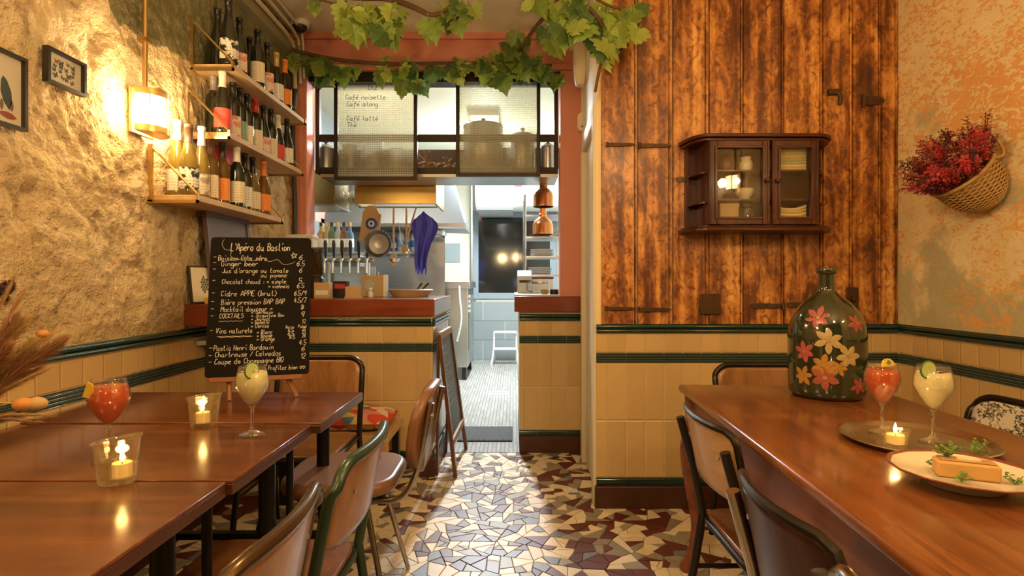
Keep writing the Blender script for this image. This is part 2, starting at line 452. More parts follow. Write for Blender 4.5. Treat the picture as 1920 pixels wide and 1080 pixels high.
def split(p):
    A = area(p)
    if A < rf.uniform(.0020, .0092): pieces.append(p); return
    cx, cy = sum(q[0] for q in p) / len(p), sum(q[1] for q in p) / len(p)
    best = max(((p[i], p[j]) for i in range(len(p)) for j in range(i)), key=lambda e: math.hypot(e[0][0] - e[1][0], e[0][1] - e[1][1]))
    a = math.atan2(best[0][1] - best[1][1], best[0][0] - best[1][0]) + PI / 2 + rf.gauss(0, .5); j = math.sqrt(A) * .14
    for q in cut(p, (cx + rf.uniform(-j, j), cy + rf.uniform(-j, j)), (math.cos(a), math.sin(a))):
        if len(q) > 2: split(q)
for sx_, sy_ in seeds:
    cell = [(fx0, fy0), (fx1, fy0), (fx1, fy1), (fx0, fy1)]
    for ox, oy in sorted(seeds, key=lambda t: (t[0] - sx_) ** 2 + (t[1] - sy_) ** 2)[1:26]:
        dx_, dy_ = ox - sx_, oy - sy_; l_ = math.hypot(dx_, dy_)
        cell = cut(cell, ((sx_ + ox) / 2, (sy_ + oy) / 2), (dy_ / l_, -dx_ / l_))[1]
        if len(cell) < 3: break
    if len(cell) > 2: split(cell)
MOS = [pm('cream_marble', (.78, .68, .50), (.66, .55, .37), 18, .42, rnd=.2), pm('grey_marble', (.31, .27, .20), (.23, .20, .155), 18, .42, rnd=.3),
       pm('oxblood_marble', (.085, .018, .012), (.13, .030, .02), 18, .4, rnd=.4), pm('blue_grey_marble', (.17, .20, .24), (.12, .145, .18), 18, .42, rnd=.3)]
ps = []
for p in pieces:
    q = inset(p, .0014)
    if len(q) < 3 or area(q) < 1e-4: continue
    cx, cy = sum(a for a, _ in q) / len(q), sum(b for _, b in q) / len(q)
    vis = cy > 2.2 and abs(cx) < cy * .95
    hid = (cx < -.75) or (cx > .8 and cy < 2.8) or (cx > .44 and cy > 2.9) or (cx < -.5 and cy > 3.38)
    ps.append((area(q) / cy ** 3 if vis and not hid else -1, q, cx, cy, rf.choices(range(4), (46, 23, 26, 5))[0], rf.uniform(0, .0012)))
ps.sort(key=lambda e: -e[0])
def shard(mb, q, h): 
    r = inset(q, .0016)
    if len(r) == len(q):
        n = len(q); mb.add([(x, y, -.006) for x, y in q] + [(x, y, h - .0012) for x, y in q] + [(x, y, h) for x, y in r],
            [(i, (i + 1) % n, n + (i + 1) % n, n + i) for i in range(n)] + [(n + i, n + (i + 1) % n, 2 * n + (i + 1) % n, 2 * n + i) for i in range(n)] + [tuple(range(2 * n, 3 * n))])
    else: mb.prism(q, -.006, h)
rest = MB()
for i, (s_, q, cx, cy, c, h) in enumerate(ps):
    if i < 300:
        mb = MB(); shard(mb, [(x - cx, y - cy) for x, y in q], h)
        put('mosaic_piece', mb.mesh('mosaic_piece', MOS[c]), fl, (cx, cy, 0))
    else:
        rest.cur = c; shard(rest, q, h)
rest.build('mosaic_pieces', MOS, fl, smooth=False, kind='stuff')

# ------------------------------------------------------------------ tiled wainscot, piece by piece
def tile_mesh(w_, h_, mat, t=.006, e=.0035):
    mb = MB(); a, b = w_ / 2, h_ / 2
    vs = [(-a, 0, -b), (a, 0, -b), (a, 0, b), (-a, 0, b)]; v2 = [(x, -t + .002, z) for x, _, z in vs]; v3 = [(x * (1 - e / a), -t, z * (1 - e / b)) for x, _, z in vs]
    fs = [(0, 1, 5, 4), (1, 2, 6, 5), (2, 3, 7, 6), (3, 0, 4, 7), (4, 5, 9, 8), (5, 6, 10, 9), (6, 7, 11, 10), (7, 4, 8, 11), (8, 9, 10, 11)]
    return mb.add(vs + v2 + v3, fs).mesh('tile', mat)
def profile_mesh(prof, ln, mat, name):
    """profile of (out, z) drawn along the wall"""
    n = len(prof); vs = [(sx * ln / 2, -o, z) for sx in (-1, 1) for o, z in prof]
    return MB().add(vs, [(i, n + i, n + i + 1, i + 1) for i in range(n - 1)] + [tuple(range(n)), tuple(range(2 * n - 1, n - 1, -1))]).mesh(name, mat, True)
TG = .0958
TS = tile_mesh(TG, .097, TILE); TT = tile_mesh(TG, .297, TILE)
half = lambda h, o: [(0.0, -h / 2)] + [(o * math.sin(PI * i / 8) ** .6, -h / 2 * math.cos(PI * i / 8)) for i in range(1, 8)] + [(0.0, h / 2)]
TR = profile_mesh(half(.0235, .020), .198, GREEN, 'trim'); TB = profile_mesh(half(.038, .016), .198, GREEN, 'trim')
bp = [(0, -.026)]
for k in range(4):
    z0 = -.0255 + .013 * k
    bp += [(.004, z0)] + [(.004 + .008 * math.sin(PI * i / 4), z0 + .0100 * i / 4) for i in range(1, 4)] + [(.004, z0 + .0100)]
bp += [(0, .026)]
BD = profile_mesh(bp, .198, BANDM, 'band'); BD.materials.append(pm('band_groove_glaze', (.22, .24, .19), (.17, .19, .15), 20, .3))
for k in (5, 10, 15): BD.polygons[k].material_index = 1
def wainscot(parent, A, B, phase=0., low=True, top=True):
    """tiles along the wall from A to B (plan points); the front looks to the right-hand side of A->B reversed"""
    A, B = Vector((*A, 0)), Vector((*B, 0)); d = (B - A); ln = d.length; d.normalize(); rz = math.atan2(d.y, d.x); o0 = wloc(parent)
    def row(name, me, step, z, off=0.):
        full = step - (.1 - TG if step < .15 else .002)
        x = -off
        while x < ln - .004:
            a, b = max(x, 0), min(x + step, ln); k = (b - a) / step
            if k > .12:
                c = A + d * ((a + b) / 2); o = put(name, me, parent, (c.x - o0.x, c.y - o0.y, z - o0.z), (0, 0, rz)); o.scale = (min(1, k), 1, 1)
            x += step
    if top:
        row('trim_tile', TR, .2, .958, (phase + .1) % .2); row('trim_tile', TR, .2, .934, phase % .2)
    row('tile', TS, .1, .869, phase % .1); row('band_tile', BD, .2, .7905, phase % .2)
    row('tile', TT, .1, .612, phase % .1)
    if low:
        row('tile', TT, .1, .309, phase % .1); row('base_tile', TB, .2, .137, phase % .2)

# ---- left wall: displaced plaster above, tiles below
def h_left(y, z):
    p = Vector((y, z, 3.7))
    v = .022 * noise.noise(p * 1.9) + .012 * noise.fractal(p * 5.0, 1.0, 2.0, 4)
    r = noise.hetero_terrain(p * 9.0 + Vector((4, 1, 0)), .6, 2.1, 5, .6)
    v += .007 * min(max(r, -1.2), 2.0)
    q = Vector((y * 17 + z * 9, z * 13 - y * 7, 2.0)); t = noise.fractal(q, .9, 2.0, 3)
    v += .0075 * (max(0, t) ** .7 if t > 0 else -.4 * abs(t))           # flaked patches with an edge
    v += .0042 * noise.noise(Vector((y * 46 + z * 20, z * 34 - y * 12, 1.0))) + .0022 * noise.noise(Vector((y * 95, z * 95, 5.0)))
    flat = min(1.0, max(0.0, (z - .975) / .06))
    return v * (.25 + .75 * flat)
ny, nz = 400, 205; Y0, Y1, Z0, Z1 = -1.2, 3.9, .972, 2.95
def ymap(u): return -1.2 + 1.9 * u / .18 if u < .18 else .7 + 3.2 * (u - .18) / .82
mb = MB().grid(lambda u, v: (XL + h_left(ymap(u), Z0 + (Z1 - Z0) * v), ymap(u), Z0 + (Z1 - Z0) * v), ny, nz)
mb.f = [f[::-1] for f in mb.f]
WL = mb.build('wall_left', PL_L, smooth='all', kind='structure'); tag(WL, 'rough plastered wall with tiled wainscot beside the bistro tables', 'wall')
MB().box((XL - .12, Y0, 0), (XL, 3.5, .972)).build('wainscot_backing', GROUT, WL)
wainscot(WL, (XL, .35), (XL, 3.40), .05)
MB().box((XL, Y0, 0), (XL + .014, 3.40, .115)).build('baseboard_left', BASEW, kind='structure')
MB().box((XL - .12, Y0, .97), (XL - .07, 3.95, 2.95)).build('wall_backing', GROUT, WL)

# ---- planked back wall
WB = MB().box((.44, YW + .012, 0), (XR + .1, YW + .13, 2.95)).build('wall_back', GROUT, kind='structure'); tag(WB, 'wall of scorched vertical planks above cream and green tiles', 'wall')
wainscot(WB, (.4395, YW + .012), (XR, YW + .012), .04)
MB().box((.432, YW - .012, 0), (XR, YW + .013, .115)).build('baseboard_back', BASEW, bevel=.003, kind='structure')
xs = [at(p, 0, YW).x for p in (1127, 1195, 1261, 1329, 1393, 1469, 1542, 1598, 1652, 1697)]; xs[-1] = XR - .004
for i in range(9):
    a, b = xs[i] + .0015, xs[i + 1] - .0015; z0, z1 = .972, 2.95; mb = MB(); c = (a + b) / 2; w2 = (b - a) / 2
    st = random.uniform(.010, .022)      # a board with a beaded strip along one edge
    for (p, q, t) in ((-w2, w2 - st - .003, .016 + random.uniform(-.002, .003)), (w2 - st, w2, .013)):
        g = .003
        mb.add([(p, 0, z0), (q, 0, z0), (q, 0, z1), (p, 0, z1), (p + g, -t, z0), (q - g, -t, z0), (q - g, -t, z1), (p + g, -t, z1)],
               [(4, 5, 6, 7), (0, 1, 5, 4), (1, 2, 6, 5), (2, 3, 7, 6), (3, 0, 4, 7)])
    put('plank', mb.mesh('plank', PLANK), WB, (c, YW + .012, 0))
IRON = pm('rusty_iron', (.05, .028, .014), (.13, .07, .03), 30, .55, .7, bmp=.4)
WORN = pm('worn_iron', (.16, .12, .08), (.05, .034, .022), 26, .45, .8, bmp=.4)
def strap(px0, px1, py, h=.018, mat=IRON, name='strap_hinge'):
    a, b = at(px0, py, YW), at(px1, py, YW); mb = MB(); y = YW - .012
    pts = [(a.x, -h * .35), (a.x + .02, -h / 2), (b.x - .03, -h * .42), (b.x - .012, -h * .28), (b.x, 0), (b.x - .012, h * .28), (b.x - .03, h * .42), (a.x + .02, h / 2), (a.x, h * .35)]
    M = Matrix(((1, 0, 0, 0), (0, 0, -1, y), (0, 1, 0, a.z), (0, 0, 0, 1)))
    mb.prism(pts, 0, .005, M)
    for k in (.2, .5, .8): mb.cyl((a.x + (b.x - a.x) * k, y - .004, a.z), (a.x + (b.x - a.x) * k, y - .009, a.z), .005, n=8)
    mb.tube([(b.x if mat is WORN else a.x, y - .004, a.z - h * .7), (b.x if mat is WORN else a.x, y - .004, a.z + h * .7)], .007, 8)
    mb.build(name, mat, WB)
strap(1138, 1192, 272); strap(1198, 1258, 274, .022); strap(1136, 1192, 578); strap(1196, 1258, 580, .022); strap(1408, 1466, 573, .028, WORN); strap(1474, 1530, 571, .026, WORN); strap(1616, 1656, 190, .05); strap(1268, 1288, 337, .03, WORN)
a = at(1330, 570, YW); MB().box((a.x - .054, YW - .016, a.z - .054), (a.x + .054, YW - .002, a.z + .054)).build('iron_plate', IRON, WB, bevel=.003)
a = at(1562, 182, YW); mb = MB().box((a.x - .035, YW - .03, a.z + .005), (a.x + .025, YW - .004, a.z + .035)); mb.tube(smooth_path([(a.x + .01, YW - .022, a.z + .02), (a.x + .022, YW - .028, a.z - .01), (a.x + .020, YW - .026, a.z - .05)]), [.012] * 12 + [.009]); mb.build('latch', IRON, WB, bevel=.003)
a = at(1597, 560, YW); mb = MB().box((a.x - .035, YW - .012, a.z - .06), (a.x + .03, YW - .002, a.z + .06)).cyl((a.x, YW - .01, a.z), (a.x, YW - .03, a.z), .014, n=12); mb.build('lock_plate', IRON, WB, bevel=.003)

# ---- right wall
nyr, nzr = 190, 110
def h_right(y, z):
    p = Vector((y, z, 9.1)); return .006 * noise.noise(p * 2.2) + .004 * noise.fractal(p * 7.0, 1.0, 2.0, 4)
mb = MB().grid(lambda u, v: (XR - .004 - h_right(-1.2 + 4.16 * u, .972 + 1.978 * v), -1.2 + 4.16 * u, .972 + 1.978 * v), nyr, nzr)
WR = mb.build('wall_right', PL_R, smooth='all', kind='structure'); tag(WR, 'peeling ochre and orange plaster wall with tiled wainscot', 'wall')
MB().box((XR + .004, -1.2, 0), (XR + .12, YW + .1, .972)).build('wainscot_backing', GROUT, WR)
MB().box((XR + .05, -1.2, .97), (XR + .12, YW + .1, 2.95)).build('wall_backing', GROUT, WR)
wainscot(WR, (XR + .004, YW), (XR + .004, .3), .0)
MB().box((XR - .012, .3, 0), (XR + .004, YW - .012, .115)).build('baseboard_right', BASEW, bevel=.003, kind='structure')

# ---- ceiling, its old timber line, the pink frame of the kitchen front
mb = MB().grid(lambda u, v: (XL - .1 + (XR - XL + .2) * u, -1.2 + (YB + 1.25) * v, 2.93 + .018 * noise.fractal(Vector((u * 9, v * 12, .3)), 1.0, 2.0, 4)), 60, 80)
CE = mb.build('ceiling', CEIL, smooth='all', kind='structure'); tag(CE, 'stained cream plaster ceiling', 'ceiling')
MB().box((XL - .12, -1.2, 2.97), (XR + .12, 3.95, 3.05)).build('ceiling_slab', CEIL, CE)
# boxed ledge along the top of the left wall with pipes
MB().prism([(XL - .02, 2.74), (XL + .05, 2.76), (XL + .055, 2.82), (XL - .02, 2.86)], -1.2, YB - .02, Matrix(((1, 0, 0, 0), (0, 0, 1, 0), (0, 1, 0, 0), (0, 0, 0, 1)))).build('trim_5', OLIVE, smooth=False, kind='structure')
PIPE = pm('cream_painted_pipe', (.66, .57, .38), (.52, .43, .27), 12, .45)
for k, (x, z, r) in enumerate(((XL + .075, 2.825, .014), (XL + .11, 2.86, .010), (XL + .135, 2.895, .009))):
    tag(MB().tube(smooth_path([(x, -1.1, z), (x, 1.5, z + .004), (x, 3.3, z), (x - .01, 3.7, z - .004), (x - .02, 3.80, z - .06), (x - .02, 3.82, z - .3)], 6), r, 8).build('ceiling_pipe', PIPE),
        ['thick cream pipe running along the ledge under the ceiling', 'thin cream pipe above the thick one under the ceiling', 'topmost thin cream pipe tight against the ceiling'][k], 'pipe', 'pipes along the ceiling')
XJL, XJR = -1.444, .330
b1 = MB().box((-1.66, YB, 1.09), (XJL, YB + .16, 2.95)); b1.build('trim_1', PINK, bevel=.006, kind='structure')
MB().box((-1.66, YB - .012, 1.45), (XJL - .03, YB, 2.55)).build('trim_6', PINK, bevel=.004, kind='structure')
MB().box((XJR, YB, 1.09), (.49, YB + .16, 2.68)).build('trim_2', PINK, bevel=.006, kind='structure')
mb = MB().box((-1.66, YB - .005, 2.68), (.52, YB + .16, 2.95)).box((-1.66, YB - .035, 2.885), (.52, YB, 2.95)).box((-1.66, YB - .022, 2.675), (.52, YB, 2.715)); mb.build('trim_3', PINK, bevel=.005, kind='structure')
MB().box((XJL, YB + .04, 2.61), (XJR, YB + .16, 2.68)).build('trim_4', DSTEEL, kind='structure')
tag(bpy.data.objects['trim_1'], 'salmon pink pillar beside the wine shelves', 'pillar'); tag(bpy.data.objects['trim_2'], 'salmon pink pillar above the small counter', 'pillar'); tag(bpy.data.objects['trim_3'], 'salmon pink beam over the kitchen front', 'beam')

# ---- short side wall with the cream door, between planks and kitchen front
def sidequad(y0, y1, z0, z1, t=.05):
    f = lambda y: .44 + (y - YW) * .04
    return [(f(y0), y0, z0), (f(y1), y1, z0), (f(y1) + t, y1, z0), (f(y0) + t, y0, z0), (f(y0), y0, z1), (f(y1), y1, z1), (f(y1) + t, y1, z1), (f(y0) + t, y0, z1)]
HEX = [(3, 2, 1, 0), (4, 5, 6, 7), (0, 1, 5, 4), (1, 2, 6, 5), (2, 3, 7, 6), (3, 0, 4, 7)]
mb = MB(); mb.add(sidequad(YW + .02, 3.90, 2.10, 2.95), HEX); mb.add(sidequad(3.74, 3.90, 0, 2.10), HEX)
mb.add([(x + .06, y, z) for x, y, z in sidequad(YW + .1, 3.90, 0, 2.95)], HEX)
WS = mb.build('wall_side', CREAMP, smooth=False, kind='structure'); tag(WS, 'narrow cream wall beside the plank wall', 'wall')
mb = MB(); mb.add([(x - .016, y, z) for x, y, z in sidequad(3.66, 3.76, 0, 2.14)], HEX); mb.add([(x - .016, y, z) for x, y, z in sidequad(3.02, 3.76, 2.05, 2.14)], HEX); mb.add([(x - .016, y, z) for x, y, z in sidequad(2.945, 3.03, .0, 2.14)], HEX)
DF = mb.build('door_1', CREAMP, smooth=False, bevel=.006, kind='structure'); tag(DF, 'cream painted door in the narrow wall beside the planks', 'door')
mb = MB(); mb.add([(x + .012, y, z) for x, y, z in sidequad(3.06, 3.645, .01, 2.04)], HEX); mb.build('door_leaf', CREAMP, DF, smooth=False, bevel=.004)
for z in (1.12, 1.06): MB().box((.452, 3.045, z - .014), (.462, 3.062, z + .014)).build('hinge', IRON, DF)
wb = thing('electric_box', 'cream oval plastic box on the pink pillar edge', 'box', (.47, 3.80, 2.285))
MB().prism(rrect(.055, .125, .026), 0, .035, Matrix.Translation((.468, 3.80, 2.285)) @ Matrix.Rotation(PI / 2, 4, 'X')).build('case', CREAMP, wb, bevel=.006)
MB().cyl((.468, 3.766, 2.25), (.468, 3.762, 2.25), .006, n=10).build('indicator', IRON, wb)
MB().tube(smooth_path([(.468, 3.78, 2.345), (.472, 3.79, 2.45), (.47, 3.80, 2.6)]), .004, 6).build('cable', CREAMP, wb)
cb = thing('corbel', 'tapered cream plaster bracket in the corner below the ceiling vine', 'bracket', (.43, 3.55, 2.50))
pr = lambda k: [(x * k, y * k) for x, y in rrect(.085, .10, .03)]
mb = MB(); lv = [(2.70, 1.0), (2.62, 1.05), (2.55, .98), (2.48, .80), (2.45, .62)]; n = len(pr(1))
mb.add([(.43 + x, 3.55 + y, z) for z, k in lv for x, y in pr(k)], [(i * n + j, (i + 1) * n + j, (i + 1) * n + (j + 1) % n, i * n + (j + 1) % n) for i in range(4) for j in range(n)] + [tuple(range(n)), tuple(range(5 * n - 1, 4 * n - 1, -1))])
mb.build('bracket_body', CREAMP, cb); MB().box((.37, 3.49, 2.70), (.49, 3.61, 2.72)).build('bracket_top', CREAMP, cb, bevel=.004)
# ------------------------------------------------------------------ bar counters
BXR = -.498
bar = thing('bar_counter', 'long tiled bar counter with red mahogany top beside the kitchen doorway', 'counter', (-1.0, 3.6, 0))
body = MB().box((XL + .0, 3.41, 0), (BXR, 4.22, .985)).build('body', GROUT, bar)
wainscot(body, (XL, 3.41), (BXR, 3.41), .045); wainscot(body, (BXR, 3.41), (BXR, 4.22), .0)
MB().box((XL, 3.392, 0), (BXR + .018, 4.22, .115)).build('skirting', BASEW, bar, bevel=.003)
MB().box((XL + .012, 3.375, .987), (BXR + .02, 4.26, 1.090)).build('countertop', COUNTER, bar, bevel=.004)
MB().box((XL + .012, 2.60, .985), (-1.235, 3.374, 1.088)).build('side_shelf', COUNTER, bar, bevel=.004)
bar2 = thing('service_counter', 'short tiled counter with red mahogany top under the pink pillar', 'counter', (.26, 4.1, 0))
body = MB().box((.044, YB + .01, 0), (.478, 4.9, .985)).build('body', GROUT, bar2)
wainscot(body, (.044, YB + .01), (.478, YB + .01), .07)
MB().box((.044, YB - .008, 0), (.478, 4.9, .115)).build('skirting', BASEW, bar2, bevel=.003)
MB().box((.010, YB - .035, .987), (.488, 4.95, 1.095)).build('countertop', COUNTER, bar2, bevel=.004)
MB().box((.012, YB + .03, 1.096), (.33, 4.94, 1.105)).build('steel_worktop', STEEL, bar2)

# ------------------------------------------------------------------ glazed hatch above the bar
hatch = thing('pot_shelf', 'dark steel shelf frame hanging across the kitchen opening', 'shelf', ((XJL + XJR) / 2, 4.15, 2.0))
z1, z2 = 2.035, 2.235
MB().box((XJL, 4.06, 1.99), (XJR, 4.42, 2.035)).build('shelf_board', DSTEEL, hatch, bevel=.002)
MB().box((XJL, 4.06, 2.225), (XJR, 4.085, 2.275)).build('rail', DSTEEL, hatch)
for x in (XJL, XJR - .03): MB().box((x, 4.05, 1.99), (x + .03, 4.09, 2.68)).build('upright', DSTEEL, hatch)
MB().box((XJL + .03, 4.40, 2.036), (XJR - .03, 4.415, 2.245)).build('back_panel', pm('dark_brown_panel', (.07, .042, .022), (.045, .027, .014), 6, .6), hatch)
MB().box((XJL + .03, 4.07, 1.965), (XJR, 4.42, 1.988)).build('steel_underside', STEEL, hatch)
# ribbed glass sashes
def m_ribbed():
    m, nt, b = nodes('wired_ribbed_glass'); nt.nodes.remove(b); out = [n for n in nt.nodes if n.type == 'OUTPUT_MATERIAL'][0]
    v = coords(nt, world=True); sx = N(nt, 'ShaderNodeSeparateXYZ'); L(nt, v, sx.inputs[0])
    def lines(s, k, th):
        return math_n(nt, 'GREATER_THAN', math_n(nt, 'FRACT', math_n(nt, 'MULTIPLY', s, k)), th)
    wire = math_n(nt, 'MAXIMUM', lines(sx.outputs[2], 62., .80), lines(sx.outputs[0], 62., .88))
    tr = N(nt, 'ShaderNodeBsdfTransparent'); tr.inputs[0].default_value = (.86, .84, .74, 1)
    df = N(nt, 'ShaderNodeBsdfDiffuse'); df.inputs[0].default_value = (.62, .60, .48, 1)
    tl = N(nt, 'ShaderNodeBsdfTranslucent'); tl.inputs[0].default_value = (.75, .73, .60, 1)
    gl = N(nt, 'ShaderNodeBsdfGlossy'); gl.inputs['Roughness'].default_value = .08
    a = N(nt, 'ShaderNodeMixShader'); a.inputs[0].default_value = .5; L(nt, df.outputs[0], a.inputs[1]); L(nt, tl.outputs[0], a.inputs[2])
    k = math_n(nt, 'MULTIPLY_ADD', wire, .36); nt.nodes[-1].inputs[2].default_value = .20
    c = N(nt, 'ShaderNodeMixShader'); L(nt, k, c.inputs[0]); L(nt, tr.outputs[0], c.inputs[1]); L(nt, a.outputs[0], c.inputs[2])
    e = N(nt, 'ShaderNodeMixShader'); e.inputs[0].default_value = .05; L(nt, c.outputs[0], e.inputs[1]); L(nt, gl.outputs[0], e.inputs[2])
    L(nt, e.outputs[0], out.inputs[0]); return m
RIB = m_ribbed(); INK = pm('black_marker_ink', (.02, .02, .018), None, 20, .6)
for k, (xa, xb, ya, yb, y) in enumerate(((627, 783, 136, 338, 3.985), (855, 1013, 125, 331, 3.985))):
    p, q = at(xa, yb, y), at(xb, ya, y); t = .026
    o = thing('sliding_sash', ['ribbed glass sash with handwritten coffee menu hanging above the bar', 'ribbed glass sash without writing, hanging beside the copper lamps'][k], 'window sash', ((p.x + q.x) / 2, y, p.z), group='ribbed glass sashes over the bar')
    for x in (p.x, q.x - t): MB().box((x, y - .015, p.z), (x + t, y + .015, q.z + .14)).build('stile', DSTEEL, o, bevel=.002)
    for z in (p.z, q.z - t): MB().box((p.x + t, y - .014, z), (q.x - t, y + .014, z + t)).build('rail', DSTEEL, o, bevel=.002)
    MB().box((p.x + t - .004, y - .003, p.z + t - .004), (q.x - t + .004, y + .003, q.z - t + .004)).build('pane', RIB, o)
    for x in (p.x + .08, q.x - .08): MB().cyl((x, y, q.z), (x, y, 2.62), .004, n=6).build('hanger', DSTEEL, o)
    if k == 0:
        mb = MB()
        for tx, px, py, h in (('BU', 690, 168, .024), ('Café noisette', 648, 186, .016), ('Café along', 650, 199, .016), ('Café latté', 650, 226, .016), ('Thé', 652, 238, .016)):
            script(mb, tx, at(px, py, y - .004), Vector((1, 0, 0)), Vector((0, 0, 1)), h, .0035, Vector((0, -1, 0)))
        mb.build('handwriting', INK, o)
# pots and pans on that shelf
def pot(name, x, y, r, h, label, mat=STEEL, lid=True, handles=True, group='pots on the hanging shelf'):
    o = thing(name, label, 'pot', (x, y, 2.036), group=group)
    MB().lathe([(.001, 0), (r * .97, 0), (r, .006), (r, h), (r * 1.03, h + .003), (r * .98, h), (r * .97, .01), (.001, .01)], (x, y, 2.036), 28).build('pan', mat, o)
    if lid:
        MB().lathe([(r * 1.02, h + .003), (r * 1.0, h + .012), (r * .6, h + .03), (.02, h + .04), (.001, h + .04)], (x, y, 2.036), 28).build('lid', mat, o)
        MB().lathe([(.008, h + .038), (.008, h + .05), (.018, h + .056), (.016, h + .068), (.001, h + .07)], (x, y, 2.036), 12).build('lid_knob', DSTEEL, o)
    if handles:
        for s in (-1, 1): MB().tube(smooth_path([(x + s * r * .95, y - .05, 2.036 + h * .75), (x + s * (r + .04), y - .04, 2.036 + h * .78), (x + s * (r + .04), y + .04, 2.036 + h * .78), (x + s * r * .95, y + .05, 2.036 + h * .75)]), .006, 6).build('handle', STEEL, o)
Xp = lambda px, y=4.22: (px - CX) * y / F
pot('stew_pot', Xp(613), 4.20, .07, .16, 'small steel pot at the pink pillar end of the hanging shelf', handles=False)
pot('saucepan', Xp(656), 4.22, .060, .19, 'steel saucepan behind the coffee menu, nearer the pillar', lid=False, handles=False)
pot('saucepan', Xp(698), 4.24, .075, .22, 'lidded steel pot in the middle behind the coffee menu', handles=False)
pot('saucepan', Xp(745), 4.22, .065, .16, 'steel saucepan behind the coffee menu, nearer the twigs', lid=False, handles=False)
pot('stock_pot', Xp(906), 4.24, .150, .34, 'big steel stock pot behind the plain ribbed sash', handles=False)
pot('stock_pot', Xp(980), 4.22, .095, .26, 'smaller steel stock pot next to the big one on the hanging shelf', handles=False)
pot('stew_pot', Xp(1027), 4.20, .055, .17, 'narrow steel canister at the copper lamp end of the hanging shelf', lid=True, handles=False)
TWIG = pm('dry_bark', (.34, .22, .11), (.18, .11, .05), 30, .8, bmp=.3)
tw = thing('driftwood', 'tangle of dry driftwood twigs between the two sashes', 'twigs', (Xp(818), 4.2, 2.036)); rt = random.Random(3)
for k in range(16):
    x0 = Xp(792 + 52 * rt.random()); a = rt.uniform(-.12, .12)
    MB().tube(smooth_path([(x0, 4.15 + .12 * rt.random(), 2.048 + .02 * rt.random()), (x0 + a * .3, 4.2 + .1 * rt.random(), 2.07 + .04 * rt.random()), (x0 + a, 4.15 + .1 * rt.random(), 2.06 + .13 * rt.random())]), [.017 * (1 - i / 18) for i in range(13)], 6).build('twig', TWIG, tw)

# ------------------------------------------------------------------ kitchen shell
KX0, KX1, KY = -1.95, 1.05, 8.6
def m_kfloor():
    m, nt, b = nodes('small_grey_floor_tile'); br = N(nt, 'ShaderNodeTexBrick'); L(nt, coords(nt, (1, 1, 1), (0, 0, PI / 2), True), br.inputs['Vector'])
    br.inputs['Color1'].default_value = (.40, .39, .36, 1); br.inputs['Color2'].default_value = (.30, .29, .27, 1); br.inputs['Mortar'].default_value = (.13, .125, .115, 1)
    br.inputs['Scale'].default_value = 1; br.inputs['Mortar Size'].default_value = .0028; br.inputs['Brick Width'].default_value = .16; br.inputs['Row Height'].default_value = .030
    L(nt, br.outputs[0], b.inputs['Base Color']); b.inputs['Roughness'].default_value = .35; bump(nt, b, br.outputs[1], -.3, .004); return m
MB().box((KX0 - .1, YB + .01, -.12), (KX1 + .1, KY + .1, 0.001)).build('floor_kitchen', m_kfloor(), kind='structure')
for nm, a, b, mt in (('wall_kitchen_left', (KX0 - .1, YB + .16, 0), (KX0, KY, 2.95), KWALL), ('wall_kitchen_right', (KX1, YB + .1, 0), (KX1 + .1, KY, 2.95), KPAINT)):
    MB().box(a, b).build(nm, mt, kind='structure')
MB().box((.50, YB, 0), (KX1 + .1, YB + .10, 2.95)).build('wall_kitchen_front', KPAINT, kind='structure')
MB().box((KX0 - .1, YB + .10, .0), (-1.56, YB + .16, 2.95)).build('wall_kitchen_corner', KPAINT, kind='structure')
MB().box((KX0 - .1, YB + .16, 2.95), (KX1 + .1, KY + .1, 3.05)).build('ceiling_kitchen', KPAINT, kind='structure')
wx0, wx1, wz0, wz1 = -.585, .62, 1.0, 2.30
KB = MB().box((KX0 - .1, KY, 0), (wx0, KY + .1, 2.95)).box((wx1, KY, 0), (KX1 + .1, KY + .1, 2.95)).box((wx0, KY, 0), (wx1, KY + .1, wz0)).box((wx0, KY, wz1), (wx1, KY + .1, 2.95)).build('wall_kitchen_back', KPAINT, kind='structure')
kt = MB().box((-.34, -.012, -.147), (.34, 0, .147)).mesh('tile', KWALL)
for r in range(7):
    z = .152 + r * .30
    for c in range(5):
        x = KX0 + .45 + c * .69 + (.34 if r % 2 else 0)
        if z > wz0 - .2 and x > wx0 - .32: continue
        put('tile', kt, KB, (min(x, KX1 - .36), KY, z))
WFR = pm('blue_grey_window_paint', (.24, .29, .34), (.20, .25, .30), 8, .45)
mb = MB().box((wx0 - .06, KY - .03, wz0 - .06), (wx0 + .05, KY + .06, wz1)).box((wx1 - .05, KY - .03, wz0 - .06), (wx1 + .06, KY + .06, wz1)).box((wx0 + .05, KY - .03, wz0 - .06), (wx1 - .05, KY + .06, wz0 + .03)).box((wx0 + .05, KY - .03, wz1 - .10), (wx1 - .05, KY + .06, wz1))
WN = mb.build('window_1', WFR, bevel=.004, smooth=False, kind='structure'); tag(WN, 'dark night window with blue-grey frame at the end of the kitchen', 'window')
MB().box((wx0 + .05, KY + .0, wz0 + .03), (wx1 - .05, KY + .006, wz1 - .10)).build('pane', pm('night_window_glass', (.012, .012, .010), (.018, .017, .014), 2, .08, coat=.6), WN)
LED = pm('lit_tube_diffuser', (1, 1, 1), None, 5, .5, emit=(.88, .96, 1.0), es=9)
for x, y, sx, sy, lb in ((-.30, 6.3, .13, .62, 'long lit tube fitting on the ceiling deep in the kitchen'), (-.95, 4.32, .42, .05, 'short lit tube fitting on the ceiling above the pot shelf')):
    o = thing('kitchen_tube_light', lb, 'light', (x, y, 2.87), group='kitchen tube lights')
    MB().box((x - sx, y - sy, 2.87), (x + sx, y + sy, 2.90)).build('diffuser', LED, o); MB().box((x - sx - .02, y - sy - .02, 2.90), (x + sx + .02, y + sy + .02, 2.95)).build('housing', KPAINT, o)

